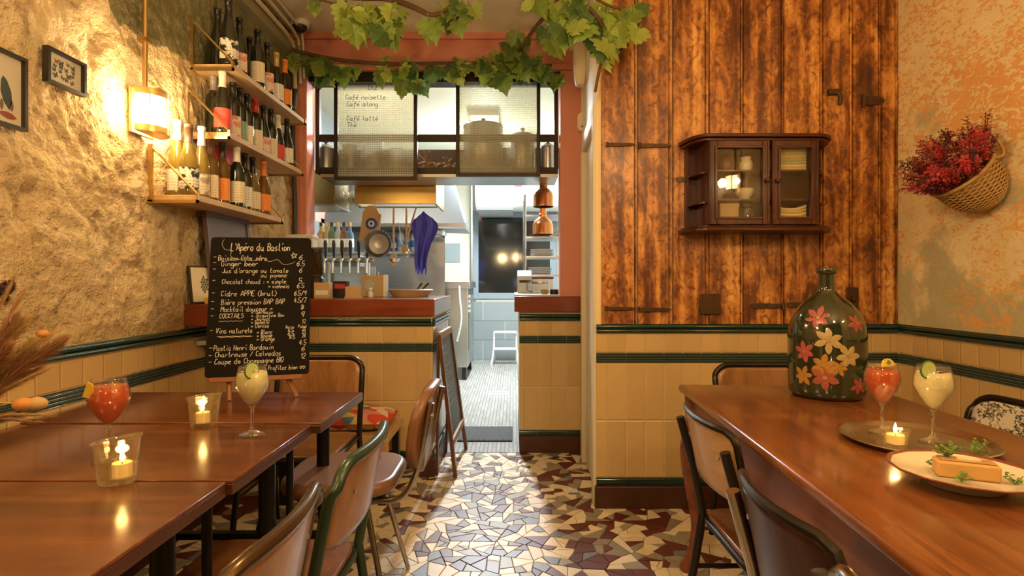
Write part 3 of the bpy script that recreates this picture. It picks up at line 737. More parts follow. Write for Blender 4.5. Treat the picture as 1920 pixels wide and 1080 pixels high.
# ------------------------------------------------------------------ kitchen contents
BRASS = pm('polished_brass', (.80, .56, .20), (.70, .47, .15), 4, .22, 1, stretch=(1, 1, 14))
def boxy(name, label, cat, a, b, mat, bevel=.004, group=None): return tag(MB().box(a, b).build(name, mat, bevel=bevel), label, cat, group)
o = thing('brass_hood', 'polished brass pelmet above the hanging pans', 'hood', (-.94, 4.6, 1.82))
MB().box((-1.272, 4.45, 1.823), (-.616, 4.47, 2.06)).build('front_panel', BRASS, o, bevel=.003)
MB().box((-1.272, 4.47, 1.823), (-1.255, 4.95, 2.06)).build('side_panel', BRASS, o); MB().box((-.633, 4.47, 1.823), (-.616, 4.95, 2.06)).build('side_panel', BRASS, o)
MB().box((-1.272, 4.45, 2.06), (-.616, 4.95, 2.075)).build('top_panel', BRASS, o)
MB().tube([(-1.27, 4.56, 1.81), (-.62, 4.56, 1.81)], .006, 8).build('hook_rail', STEEL, o)
o = thing('brass_cupboard', 'brownish brass cupboard end over the beer taps', 'cupboard', (-1.56, 4.5, 1.8))
MB().box((-1.74, 4.42, 1.81), (-1.42, 4.80, 2.09)).build('body', pm('aged_brass', (.34, .24, .10), (.26, .18, .07), 5, .35, .9), o, bevel=.004)
MB().box((-1.745, 4.41, 1.80), (-1.415, 4.81, 1.815)).build('bottom_lip', STEEL, o)
CLEAR = glass('clear_glass', (.985, .985, .97), .012, (.9, .9, .85), ior=1.9); STEMG = glass('solid_clear_glass', (.98, .98, .96), ior=1.6, refr=.6)
GW = [(.001, 0), (.034, .002), (.036, .004), (.012, .010), (.005, .018), (.0042, .050), (.0045, .078), (.0075, .084), (.020, .099), (.034, .120), (.0445, .142), (.0460, .152), (.0440, .168), (.0395, .187), (.0362, .200), (.0354, .201), (.0350, .200), (.0380, .187), (.0424, .168), (.0442, .152), (.0428, .143), (.0325, .122), (.0185, .101), (.006, .088), (.001, .087)]
gm_ = MB().lathe(GW, (0, 0, 0), 28); gm_.m = [1 if i < 7 * 28 else 0 for i in range(len(gm_.f))]; GMESH = gm_.mesh('glass_shell', [CLEAR, STEMG], 'all')
rk = thing('glass_rack', 'wire rack of the hanging stemware beside the brass pelmet', 'rack', (at(650, 338, 4.6).x, 4.6, 2.03))
for dx in (-.07, 0, .07): MB().tube([(at(650, 338, 4.6).x + dx, 4.48, 2.035), (at(650, 338, 4.6).x + dx, 4.75, 2.035)], .004, 6).build('wire', STEEL, rk)
for k in range(8):
    p = at(636 + 10 * (k % 4), 345, 4.52 + .1 * (k // 4)); p.x += .03; o = put('hanging_glass', GMESH, None, (p.x, p.y, 2.03 - .005 * (k % 2)), (PI, 0, 0))
    tag(o, f"clear stemmed glass hanging upside down, {ORD[k % 4]} of the {('front', 'rear')[k // 4]} row on the wire rack", 'glass', 'hanging stemware')
# hanging tools
YT = 4.56; WOODT = pm('light_kitchen_wood', (.55, .34, .15), (.44, .26, .11), 8, .5, stretch=(1, 1, .15))
def hook(o, x, z): MB().tube(smooth_path([(x, YT, 1.816), (x + .008, YT - .004, 1.80), (x, YT, z)]), .0025, 5).build('hook', STEEL, o)
p = at(694, 420, YT); o = thing('cutting_board', 'light wooden cutting board hanging with a blue eye charm', 'board', (p.x, YT, p.z))
M = Matrix.Translation(p) @ Matrix.Rotation(.14, 4, 'Y') @ Matrix.Rotation(PI / 2, 4, 'X')
MB().prism([(-.07, -.15), (.07, -.15), (.07, .09), (.03, .15), (-.03, .15), (-.07, .09)], 0, .014, M).build('board', WOODT, o, bevel=.003)
for r, c, k in ((.048, (.03, .05, .32), 0), (.026, (.85, .85, .8), 1), (.017, (.25, .45, .7), 2), (.009, (.01, .01, .02), 3)):
    MB().cyl(p + Vector((.015, -.016 - .003 * k, 0)), p + Vector((.015, -.020 - .003 * k, 0)), r, n=20).build('eye_charm_ring', pm('eye_charm_%d' % k, c, None, 10, .2), o)
hook(o, p.x + .02, p.z + .13)
p = at(712, 458, YT); o = thing('frying_pan', 'steel frying pan hanging upright by its handle', 'pan', (p.x, YT, p.z))
R_ = Matrix.Translation((p.x, YT - .02, p.z)) @ Matrix.Rotation(PI / 2, 4, 'X')
MB().lathe([(.001, .0), (.075, 0), (.085, .006), (.112, .045), (.114, .045), (.108, .045), (.082, .010), (.001, .006)], (0, 0, 0), 32).xf(R_).build('pan', pm('dark_pan_steel', (.20, .20, .20), (.30, .30, .29), 12, .3, .9), o)
MB().lathe([(.001, .0065), (.076, .0068), (.079, .0085)], (0, 0, .001), 28).xf(R_).build('pan_base', pm('worn_pan_steel', (.55, .55, .52), (.35, .35, .34), 9, .3, .9), o)
MB().tube([(p.x, YT - .03, p.z + .10), (p.x + .005, YT - .04, p.z + .17), (p.x + .01, YT - .02, p.z + .24)], [.008, .011, .009], 8).build('handle', WOODT, o); hook(o, p.x + .01, p.z + .235)
for k, (px, py0, py1, tip, lb) in enumerate(((738, 388, 478, 'flat', 'wooden spatula hanging straight beside the frying pan'), (762, 388, 470, 'bowl', 'long wooden ladle hanging between spatula and blue cloth'), (775, 390, 462, 'bowl', 'slanted wooden spoon hanging just beside the blue cloth'))):
    a, b = at(px + (5 if k == 2 else 0), py0, YT), at(px - (16 if k == 2 else 0), py1, YT); o = thing('kitchen_spoon', lb, 'utensil', tuple(b), group='hanging wooden utensils')
    MB().tube([a, (a + b) / 2, b], [.007, .009, .006], 8).build('handle', WOODT, o)
    if tip == 'flat': MB().prism(rrect(.05, .10, .02), 0, .006, Matrix.Translation(b - Vector((0, 0, .04))) @ Matrix.Rotation(PI / 2, 4, 'X')).build('blade', WOODT, o)
    else: MB().ball(b - Vector((0, 0, .02)), .03, 14, 8, (1, .5, 1.15)).build('bowl', STEEL if k == 1 else WOODT, o)
    hook(o, a.x, a.z)
p = at(740, 485, YT); o = thing('ladle', 'round steel strainer ladle under the wooden spatula', 'utensil', tuple(p))
MB().lathe([(.001, -.03), (.03, -.022), (.045, 0), (.047, 0), (.03, -.026), (.001, -.034)], tuple(p), 20).build('bowl', STEEL, o); MB().tube(smooth_path([p + Vector((.045, 0, 0)), p + Vector((.06, 0, .08)), p + Vector((.03, 0, .3))]), .004, 6).build('handle', STEEL, o)
# blue cloth: a gathered hanging rag with folds
def cloth(u, v):
    top = at(795, 397, YT); th = (u - .5) * 2
    prof = [(0, .012), (.06, .075), (.14, .105), (.24, .110), (.34, .095), (.50, .070), (.75, .055), (1.0, .048)]
    w_ = .05
    for (v0, w0), (v1, w1) in zip(prof, prof[1:]):
        if v0 <= v <= v1: w_ = w0 + (w1 - w0) * (v - v0) / (v1 - v0)
    fold = math.sin(u * 15 + v * 3) * .026 * min(1, v * 4) + math.sin(u * 31 - v * 4) * .008
    sw = -.02 * max(0, v - .3) + .012 * math.sin(v * 6)
    return (top.x + th * w_ + sw, YT - .03 + fold, top.z - v * .49 - .035 * th * th * (1 - v) + (.03 * math.sin(u * 19) if v > .9 else 0))
o = thing('blue_cloth', 'bright blue kitchen cloth hanging from the hook rail', 'cloth', tuple(at(795, 450, YT)))
MB().grid(cloth, 36, 30).build('cloth', pm('ultramarine_cotton', (.075, .085, .58), (.10, .11, .70), 12, .85), o, smooth='all', solid=.004); hook(o, at(795, 398, YT).x, at(795, 398, YT).z - .01)
# beer taps
YTp = 4.95; x0, x1 = at(606, 0, YTp).x, at(700, 0, YTp).x; zt = at(0, 487, YTp).z
o = thing('beer_tap_tower', 'steel beer tap rail with black handles behind the bar', 'beer taps', ((x0 + x1) / 2, YTp, 1.1))
MB().tube([(x0, YTp, zt), (x1, YTp, zt)], .028, 14).build('rail', pm('old_copper_brass', (.62, .45, .27), (.5, .35, .2), 5, .25, 1), o)
for x in (x0 + .05, x1 - .05): MB().cyl((x, YTp, 0.985), (x, YTp, zt), .022).build('column', STEEL, o)
for k in range(6):
    x = x0 + .04 + (x1 - x0 - .08) * k / 5
    t = MB().tube(smooth_path([(x, YTp, zt), (x, YTp - .06, zt), (x, YTp - .085, zt - .02), (x, YTp - .09, zt - .12)]), .011, 8).build('tap', STEEL, o)
    MB().tube([(x, YTp - .05, zt + .01), (x, YTp - .055, zt + .05), (x, YTp - .06, zt + .14), (x, YTp - .062, zt + .17)], [.007, .012, .017, .010], 10).build('tap_handle', pm('black_tap_handle', (.015, .013, .012), None, 9, .3), t)
MB().box((x0, YTp + .05, .985), (x1, YTp + .09, zt - .06)).build('splash_panel', STEEL, o)
# posters on the kitchen wall beyond the taps
for k, (px, py, w_, h_, c) in enumerate(((600, 402, .30, .16, (.75, .45, .38)), (612, 425, .34, .14, (.85, .76, .45)), (633, 404, .3, .22, (.72, .78, .45)), (604, 452, .3, .14, (.80, .40, .25)), (640, 440, .3, .16, (.60, .68, .75)))):
    Y = KX0 * F / (px - CX); z = at(0, py, Y).z
    mb = MB().box((KX0 + .001, Y - w_ / 2, z - h_ / 2), (KX0 + .004, Y + w_ / 2, z + h_ / 2)); o = mb.build('paper_notice', pm('notice_paper_%d' % k, c, tuple(v * .7 for v in c), 8, .7))
    tag(o, ['pale red notice pinned high on the kitchen side wall', 'yellow notice pinned below the pale red one', 'yellow-green notice pinned furthest along the kitchen wall', 'orange notice pinned lowest on the kitchen side wall', 'pale blue notice pinned under the yellow-green one'][k], 'notice', 'notices on the kitchen wall')
# steel range with splashback, hood, shelf of bottles, kettle
o = thing('steel_splashback', 'brushed steel splashback panel behind the hanging pans', 'panel', (-1.35, 6.5, .9))
MB().box((KX0 + .02, 6.48, .9), (-.80, 6.52, 2.02)).build('panel', STEEL, o); MB().box((KX0 + .02, 6.15, .86), (-.80, 6.52, .90)).build('worktop', STEEL, o); MB().box((KX0 + .02, 6.2, 0), (-.82, 6.5, .86)).build('cabinet', DSTEEL, o)
o = thing('steel_shelf', 'long steel wall shelf carrying spray bottles in the kitchen', 'shelf', (-1.4, 6.3, 1.5))
zs = at(0, 472, 6.3).z; MB().box((KX0 + .02, 6.2, zs - .03), (-.98, 6.46, zs)).build('shelf_board', STEEL, o)
for x in (-1.8, -1.1): MB().box((x, 6.40, zs - .16), (x + .02, 6.47, zs - .03)).build('bracket', STEEL, o)
PLAST = [pm('white_plastic', (.85, .87, .88), None, 9, .35), pm('blue_plastic', (.08, .25, .62), None, 9, .35), pm('pale_blue_plastic', (.45, .65, .82), None, 9, .35)]
for k, px in enumerate((722, 738, 752, 764, 776, 788)):
    x = at(px, 0, 6.3).x; h = (.24, .20, .27, .22, .25, .2)[k]
    o = thing('cleaning_bottle', f'plastic cleaning bottle, {ORD[k]} along the steel kitchen shelf counting from the frying pan', 'bottle', (x, 6.3, zs), group='cleaning bottles on the steel shelf')
    MB().lathe([(.001, 0), (.038, 0), (.04, .01), (.04, h * .65), (.03, h * .78), (.014, h * .84), (.014, h * .86), (.001, h * .86)], (x, 6.3, zs), 14).build('body', PLAST[(0, 1, 0, 2, 0, 1)[k]], o)
    MB().lathe([(.016, h * .85), (.016, h), (.001, h)], (x, 6.3, zs), 10).build('cap', PLAST[(1, 0, 1, 0, 2, 0)[k]], o)
    MB().lathe([(.0405, h * .2), (.0405, h * .5)], (x, 6.3, zs), 14).build('label', PLAST[(1, 0, 2, 1, 1, 0)[k]], o)
hd = thing('extractor_hood', 'grey steel extractor hood with slanted face over the range', 'hood', (-1.2, 6.3, 1.78))
MB().add([(KX0, 5.7, 1.79), (-.50, 5.9, 1.76), (-.50, 6.46, 1.76), (KX0, 6.46, 1.79), (KX0, 5.95, 2.5), (-.72, 6.1, 2.5), (-.72, 6.46, 2.5), (KX0, 6.46, 2.5)], HEX).build('canopy', pm('dull_grey_steel', (.24, .26, .28), (.19, .21, .23), 4, .38, .9), hd, smooth=False)
MB().box((KX0, 5.69, 1.765), (-.49, 5.72, 1.80)).build('rim', STEEL, hd)
o = thing('kettle', 'steel kettle standing on the range shelf beside the blue cloth', 'kettle', tuple(at(820, 445, 6.0)))
p = at(822, 442, 6.1); MB().lathe([(.001, 0), (.085, 0), (.09, .02), (.085, .10), (.06, .15), (.02, .165), (.001, .167)], tuple(p), 22).build('body', STEEL, o); MB().tube(smooth_path([p + Vector((-.06, 0, .14)), p + Vector((-.05, 0, .24)), p + Vector((.05, 0, .24)), p + Vector((.06, 0, .14))]), .007, 6).build('handle', DSTEEL, o)
MB().tube([p + Vector((.07, 0, .06)), p + Vector((.13, 0, .14))], [.02, .012], 8).build('spout', STEEL, o)
sh = boxy('range_shelf', 'narrow steel ledge carrying the kettle under the extractor hood', 'shelf', (p.x - .2, 6.0, p.z - .02), (-.80, 6.47, p.z), STEEL)
# oven block
ov = thing('steel_oven', 'tall steel oven with open front standing at the kitchen doorway', 'oven', (-.86, 7.2, 0))
MB().box((-1.22, 6.75, .16), (-.55, 7.7, 1.12)).build('body', STEEL, ov, bevel=.006); MB().box((-1.26, 6.70, 1.12), (-.52, 7.7, 1.205)).build('top', STEEL, ov, bevel=.006)
for x, y in ((-1.18, 6.8), (-.6, 6.8), (-.6, 7.62)): MB().box((x - .025, y - .025, 0), (x + .025, y + .025, .16)).build('foot', DSTEEL, ov)
MB().box((-.552, 6.85, .35), (-.535, 7.55, 1.05)).build('oven_door', pm('grey_steel_door', (.36, .37, .37), (.3, .31, .31), 5, .3, .9), ov, bevel=.004); MB().tube([(-.505, 6.95, .95), (-.505, 7.45, .95)], .012, 8).build('door_handle', STEEL, ov)
for k in range(4): MB().cyl((-.55, 6.78 + .02 * k, 1.02 - .06 * k), (-.525, 6.78 + .02 * k, 1.02 - .06 * k), .018, n=12).build('control_knob', PLAST[0], ov)
MB().box((at(752, 0, 6.69).x, 6.685, 1.135), (at(768, 0, 6.69).x, 6.70, 1.185)).build('warning_sticker', pm('yellow_sticker', (.8, .65, .08), None, 9, .5), ov)
hs = smooth_path([at(861, 536, 6.69), at(862, 560, 6.68), at(865, 600, 6.68), at(857, 640, 6.69)], 6); MB().tube(hs, .013, 8).build('hose', PLAST[0], ov)
o = boxy('drain_pipe', 'tall grey pipe standing against the kitchen end wall', 'pipe', (-.64, 8.38, 0), (-.605, 8.42, 2.9), STEEL)
# white air unit and right-hand shelves
au = thing('air_unit', 'white curved air unit above the night window', 'air unit', (.1, 8.0, 2.3))
prof = [(7.6, 2.75), (7.6, 2.40), (7.62, 2.33), (7.72, 2.25), (7.95, 2.21), (8.59, 2.31), (8.59, 2.75)]
MB().prism(prof, -.52, .9, Matrix(((0, 0, 1, 0), (1, 0, 0, 0), (0, 1, 0, 0), (0, 0, 0, 1)))).build('casing', PLAST[0], au, smooth=True); MB().box((-.50, 7.66, 2.20), (.0, 8.4, 2.208)).build('outlet_flap', pm('grey_flap', (.5, .52, .52), None, 9, .5), au)
MB().box((.02, 7.598, 2.50), (.12, 7.605, 2.53)).build('red_mark', pm('red_sticker', (.7, .05, .04), None, 9, .5), au)
COPPER = pm('brushed_copper', (.72, .30, .12), (.60, .23, .085), 4, .26, 1, stretch=(1, 1, 12))
for k, (px, py, y) in enumerate(((1019, 388, 4.35), (1018, 440, 4.75))):
    p = at(px, py, y); r = 19 * y / F; o = thing('heat_lamp', ['upper copper heat lamp hanging over the small counter', 'lower copper heat lamp hanging behind the other one'][k], 'lamp', tuple(p), group='copper heat lamps')
    MB().lathe([(r * 1.0, 0), (r * 1.02, .004), (r, .010), (r, .085), (r * .86, .115), (r * .45, .145), (r * .40, .150), (r * .40, .175), (r * .34, .18), (r * .34, .235), (.001, .24)], tuple(p), 28).build('shade', COPPER, o)
    MB().lathe([(r * .98, .002), (r * .9, .06), (.001, .10)], tuple(p), 20).build('shade_inside', DSTEEL, o)
    MB().tube([p + Vector((0, 0, .235)), Vector((p.x, p.y, 1.964 if k == 0 else 2.30))], .009, 8).build('suspension_rod', DSTEEL, o)
boxy('lamp_rail', 'dark steel rail carrying the lower copper lamp', 'rail', (-.1, 4.72, 2.30), (KX1, 4.78, 2.34), DSTEEL)
# dish rack with crockery on the right
dr = thing('dish_rack', 'tall steel shelf unit behind the small counter', 'shelf unit', (.35, 5.3, 1.1))
for z in (1.25, 1.42, 1.60, 1.80): MB().box((.10, 5.1, z), (.72, 5.5, z + .015)).build('shelf_board', STEEL, dr)
for x, y in ((.11, 5.11), (.71, 5.11), (.11, 5.49), (.71, 5.49)): MB().cyl((x, y, 0), (x, y, 2.0), .012, n=8).build('post', STEEL, dr)
plate = MB().lathe([(.001, 0), (.07, .0), (.075, .006), (.115, .016), (.12, .020), (.114, .019), (.07, .010), (.001, .008)], (0, 0, 0), 26).mesh('plate', pm('white_china', (.80, .80, .78), None, 6, .15, coat=.3), 'all')
for k in range(12):
    s = k // 4; o = put('dinner_plate', plate, None, (.26 + .02 * (s == 1) + .22 * (s == 2), 5.27, (1.265, 1.435, 1.615)[s] + .016 * (k % 4)))
    tag(o, f"white plate, {ORD[k % 4]} from below in the stack on the {('bottom', 'middle', 'upper')[s]} dish rack board", 'plate', ['bottom plate stack', 'middle plate stack', 'upper plate stack'][s])
KB_ = pm('kraft_card', (.52, .37, .20), (.45, .31, .16), 9, .7)
boxy('white_carton', 'white carton of receipts on the small counter', 'carton', (.155, 4.50, 1.106), (.325, 4.68, 1.22), PLAST[0])
boxy('menu_stack', 'dark red booklet lying on the white carton', 'booklet', (.15, 4.50, 1.221), (.33, 4.68, 1.238), pm('wine_red_card', (.22, .03, .04), None, 9, .5))
o = thing('ticket_printer', 'pale grey ticket printer standing on the small counter', 'printer', (.07, 4.55, 1.106)); MB().prism([(4.40, 1.106), (4.40, 1.24), (4.50, 1.29), (4.66, 1.29), (4.66, 1.106)], .035, .15, Matrix(((0, 0, 1, 0), (1, 0, 0, 0), (0, 1, 0, 0), (0, 0, 0, 1)))).build('case', pm('pale_grey_plastic', (.62, .64, .66), None, 9, .4), o, smooth=False, bevel=.006)
MB().box((.05, 4.399, 1.19), (.135, 4.401, 1.21)).build('paper_slot', DSTEEL, o)
o = thing('glass_jug', 'clear glass jug with steel band on the small counter', 'jug', (.21, 4.22, 1.106)); MB().lathe([(.001, .002), (.05, .002), (.062, .02), (.066, .08), (.06, .115), (.056, .115), (.06, .08), (.056, .022), (.001, .012)], (.21, 4.22, 1.106), 24).build('bowl', CLEAR, o)
MB().lathe([(.067, .075), (.069, .08), (.067, .09)], (.21, 4.22, 1.106), 24).build('band', STEEL, o); MB().tube(smooth_path([(.148, 4.22, 1.20), (.11, 4.22, 1.19), (.115, 4.22, 1.13), (.15, 4.22, 1.125)]), .006, 6).build('handle', STEEL, o)
o = thing('small_bowl', 'small amber bowl standing in front of the glass jug', 'bowl', (.235, 4.12, 1.106)); MB().lathe([(.001, 0), (.022, 0), (.036, .03), (.034, .031), (.02, .006), (.001, .005)], (.235, 4.12, 1.106), 20).build('bowl', KB_, o); MB().lathe([(.036, .029), (.038, .031), (.036, .033)], (.235, 4.12, 1.106), 20).build('rim', BRASS, o)
o = thing('tape_roll', 'small black tape roll at the edge of the small counter', 'tape roll', (.30, 4.05, 1.106)); MB().lathe([(.014, 0), (.03, 0), (.03, .035), (.014, .035), (.014, 0)], (.30, 4.05, 1.106), 20).build('roll', DSTEEL, o); MB().lathe([(.0135, 0), (.0135, .035)], (.30, 4.05, 1.106), 20).build('core', KB_, o)
# things on the long bar, behind the chalkboard menu
def on_bar(px, w_, d_, h_, y, mat, name, label, cat, rz=0, rx=0):
    p = at(px, 0, y); o = thing(name, label, cat, (p.x, y, 1.091), rz); MB().box((-w_ / 2, -d_ / 2, 0), (w_ / 2, d_ / 2, h_)).build('box', mat, o, bevel=.002, world=False)
    return o
o = on_bar(606, .10, .06, .10, 3.62, pm('amber_card', (.62, .43, .2), None, 9, .6), 'tea_box', 'small amber card box beside the chalkboard on the bar', 'box'); MB().box((-.04, -.0315, .02), (.04, -.0305, .05)).build('label', PLAST[0], o, world=False)
o = on_bar(640, .09, .07, .11, 3.75, DSTEEL, 'black_tin', 'black and red tin with triangular mark on the bar', 'tin'); MB().box((-.035, -.0365, .06), (.035, -.0355, .09)).build('label', pm('red_label_print', (.5, .05, .06), None, 9, .5), o, world=False)
o = on_bar(664, .10, .05, .075, 3.52, KB_, 'kraft_tent_card', 'folded kraft tent card standing on the bar front', 'card'); MB().prism([(-.06, 0), (.06, 0), (0.0, .085)], -.026, -.024, Matrix(((1, 0, 0, 0), (0, 0, 1, 0), (0, 1, 0, 0), (0, 0, 0, 1)))).build('flap', KB_, o, world=False)
o = on_bar(700, .16, .05, .15, 3.95, KB_, 'kraft_box', 'tall kraft box with a grey round label on the bar', 'box'); MB().cyl((-.02, -.026, .08), (-.02, -.029, .08), .04, n=20).build('label', pm('sage_label', (.45, .50, .42), None, 9, .6), o, world=False); MB().box((.078, -.027, 0), (.10, .026, .155)).build('white_spine', PLAST[0], o, world=False)
o = thing('figurine', 'little pale figurine leaning at the kraft box', 'figurine', tuple(at(695, 551, 3.8).xy) + (1.091,)); MB().lathe([(.001, 0), (.016, 0), (.018, .03), (.008, .04), (.014, .055), (.001, .068)], (0, 0, 0), 14).build('body', PLAST[0], o, world=False); MB().cyl((0, 0, .066), (0, 0, .075), .005, n=8).build('tip', BRASS, o, world=False)
o = thing('wicker_tray', 'round tan basket tray on the bar near the doorway end', 'tray', (at(770, 0, 3.9).x, 3.9, 1.091)); MB().lathe([(.001, 0), (.12, 0), (.15, .045), (.154, .047), (.124, .004), (.001, .006)], (0, 0, 0), 28).build('tray', KB_, o, world=False); MB().lathe([(.150, .044), (.158, .048), (.150, .053)], (0, 0, 0), 28).build('rim', WOODT, o, world=False)
for k, (px, ang) in enumerate(((775, .5), (782, .35))):
    p = at(px, 0, 3.9); tag(MB().tube([(p.x, 3.86, 1.10), (p.x + .06 + .02 * k, 3.9, 1.185)], [.005, .008], 8).build('tongs', DSTEEL), ['black tongs handle sticking up from the basket tray, lower one', 'black tongs handle sticking up from the basket tray, longer one'][k], 'tongs', 'tongs in the tray')
# black coffee grinder jar close to the chalkboard
p = at(592, 0, 3.72); o = thing('coffee_grinder', 'dark coffee grinder with glass jar next to the chalkboard', 'grinder', (p.x, 3.72, 1.091))
MB().lathe([(.001, 0), (.06, 0), (.06, .12), (.045, .14), (.001, .14)], (0, 0, 0), 22).build('base', DSTEEL, o, world=False); MB().lathe([(.044, .14), (.052, .16), (.052, .30), (.05, .30), (.05, .16), (.042, .142)], (0, 0, 0), 22).build('jar', glass('smoky_glass', (.5, .45, .4), .35, (.1, .06, .03)), o, world=False)
MB().lathe([(.001, .145), (.048, .145), (.048, .22), (.001, .23)], (0, 0, 0), 18).build('coffee_beans', pm('coffee_brown', (.06, .028, .012), (.09, .04, .018), 60, .5, bmp=.5), o, world=False); MB().lathe([(.055, .30), (.055, .325), (.02, .335), (.001, .335)], (0, 0, 0), 22).build('lid', DSTEEL, o, world=False)
p = at(566, 0, 3.80); o = thing('carton', 'cream carton against the pink pillar on a shelf', 'carton', (p.x, 3.80, 1.091)); MB().box((-.09, -.05, 0), (.09, .05, .40)).build('box', CREAMP, o, world=False, bevel=.004); MB().box((-.095, -.055, .40), (.095, .055, .425)).build('lid', PLAST[0], o, world=False, bevel=.004)
# spirit bottles behind the taps
for k, px in enumerate((602, 613, 622, 634, 645, 656)):
    p = at(px, 470, 5.2); c = [(.35, .2, .06), (.5, .35, .15), (.12, .2, .1), (.5, .5, .45), (.3, .12, .05), (.2, .3, .45)][k]
    o = thing('spirit_bottle', f'spirit bottle behind the beer taps, {ORD[k]} counting from the pink pillar', 'bottle', (p.x, 5.2, 1.47), group='spirit bottles behind the taps')
    MB().lathe([(.001, 0), (.036, 0), (.038, .01), (.038, .17), (.016, .21), (.014, .26), (.001, .26)], (0, 0, 0), 16).build('glass_body', glass('spirit_glass_%d' % k, tuple(min(1, v + .4) for v in c), .5, c), o, world=False)
    MB().lathe([(.0155, .25), (.0155, .285), (.001, .286)], (0, 0, 0), 10).build('cap', [DSTEEL, BRASS][k % 2], o, world=False); MB().lathe([(.0386, .05), (.0386, .13)], (0, 0, 0), 16).build('label', [CREAMP, PLAST[0]][k % 2], o, world=False)
boxy('back_bar_shelf', 'steel back-bar ledge carrying the spirit bottles', 'shelf', (KX0 + .01, 5.12, 1.44), (-1.42, 5.30, 1.468), STEEL)
boxy('back_bar_cabinet', 'grey steel cabinet under the spirit bottle ledge', 'cabinet', (KX0 + .01, 5.08, 0), (-1.40, 5.4, 1.438), pm('dull_grey_cabinet', (.3, .32, .33), None, 5, .4, .7))
o = thing('utensil_cup', 'steel cup of green-tipped utensils beside the beer taps', 'cup', tuple(at(705, 545, 4.9).xy) + (1.03,)); p = o.location.copy()
MB().lathe([(.001, 0), (.035, 0), (.04, .12), (.037, .12), (.032, .005), (.001, .005)], (0, 0, 0), 18).build('cup', STEEL, o, world=False)
for k in range(5): MB().tube([(0, 0, .01), (.05 * math.cos(k * 1.3), .03 * math.sin(k * 1.3), .22 + .02 * k)], [.004, .009], 6).build('utensil', [pm('green_plastic', (.2, .35, .08), None, 9, .5), WOODT, STEEL][k % 3], o, world=False)
boxy('back_counter', 'low steel counter behind the bar under the tap rail', 'counter', (KX0 + .01, 4.72, 0), (-.98, 5.06, .984), pm('counter_steel', (.42, .44, .45), (.34, .36, .37), 4, .35, .8))
bpy.data.objects['utensil_cup'].location.z = .985
# step stool and mat
WMET = pm('white_enamel_metal', (.82, .84, .84), None, 9, .3)
o = thing('step_stool', 'white metal two-step stool at the end of the kitchen', 'step stool', (.02, 8.2, 0))
for x in (-.28, .05):
    MB().tube([(x - .03 if x < 0 else x + .03, 7.92, 0), (x, 8.10, .24), (x, 8.22, .46)], .013, 8).build('leg', WMET, o); MB().tube([(x, 8.42, 0), (x, 8.24, .45)], .011, 8).build('leg', WMET, o)
for y, z in ((8.06, .22), (8.20, .45)): MB().box((-.28, y - .07, z), (.05, y + .07, z + .022)).build('step', WMET, o, bevel=.004)
o = thing('floor_mat', 'dark rubber mat on the kitchen floor in the doorway', 'mat', (-.2, 4.5, .001)); MB().box((-.42, 4.14, .001), (-.005, 4.55, .012)).build('mat', pm('dark_rubber', (.035, .035, .035), (.06, .06, .058), 80, .8, bmp=.4), o, bevel=.004)
for k in range(9): MB().box((-.41 + .046 * k, 4.15, .0121), (-.388 + .046 * k, 4.54, .0145)).build('rib', pm('dark_rubber', (0, 0, 0)), o)
o = thing('floor_drain', 'small pale drain cover in the kitchen floor', 'drain', (-.15, 6.0, .001)); MB().box((-.25, 5.88, .001), (-.06, 6.05, .006)).build('cover', WMET, o); 
for k in range(3): MB().box((-.24, 5.91 + .045 * k, .0061), (-.07, 5.925 + .045 * k, .0075)).build('slot', DSTEEL, o)
# ------------------------------------------------------------------ wine shelves
PINE = m_varnished('pale_pine', (.42, .26, .11), (.56, .37, .17), (.66, .46, .24), 'Y', .5, .1)
GOLD = pm('brass_coated_steel', (.62, .42, .16), (.55, .36, .13), 8, .32, .9)
XS = -1.345
SHELF = {'lower': (2.37, 3.22, 1.565), 'middle': (2.63, 3.53, 1.905), 'top': (2.67, 3.577, 2.243)}
for nm, (ya, yb, z) in SHELF.items():
    o = thing('wine_shelf', f'pale pine wine shelf with brass brackets, the {nm} one of three', 'shelf', (XL, ya, z), group='pine wine shelves')
    MB().box((XL - .015, ya, z - .026), (XS, yb, z)).build('board', PINE, o, bevel=.002)
    for y, s in ((ya - .004, -1), (yb + .004, 1)):
        mb = MB(); g = .008
        mb.box((XL - .015, min(y, y + s * g), z - .036), (XS + .006, max(y, y + s * g), z - .026 + .004)); mb.box((XL + .0, min(y, y + s * g), z - .03), (XL + .022, max(y, y + s * g), z + .215))
        mb.tube([(XL + .012, y + s * .004, z + .21), (XS, y + s * .004, z + .004)], .0055, 6)
        mb.box((XS - .004, min(y, y + s * g), z - .036), (XS + .006, max(y, y + s * g), z + .008))
        br = mb.build('bracket', GOLD, o)
        MB().cyl((XL + .02, y + s * .004, z + .19), (XL + .028, y + s * .004, z + .19), .008, n=8).build('screw', STEEL, br)
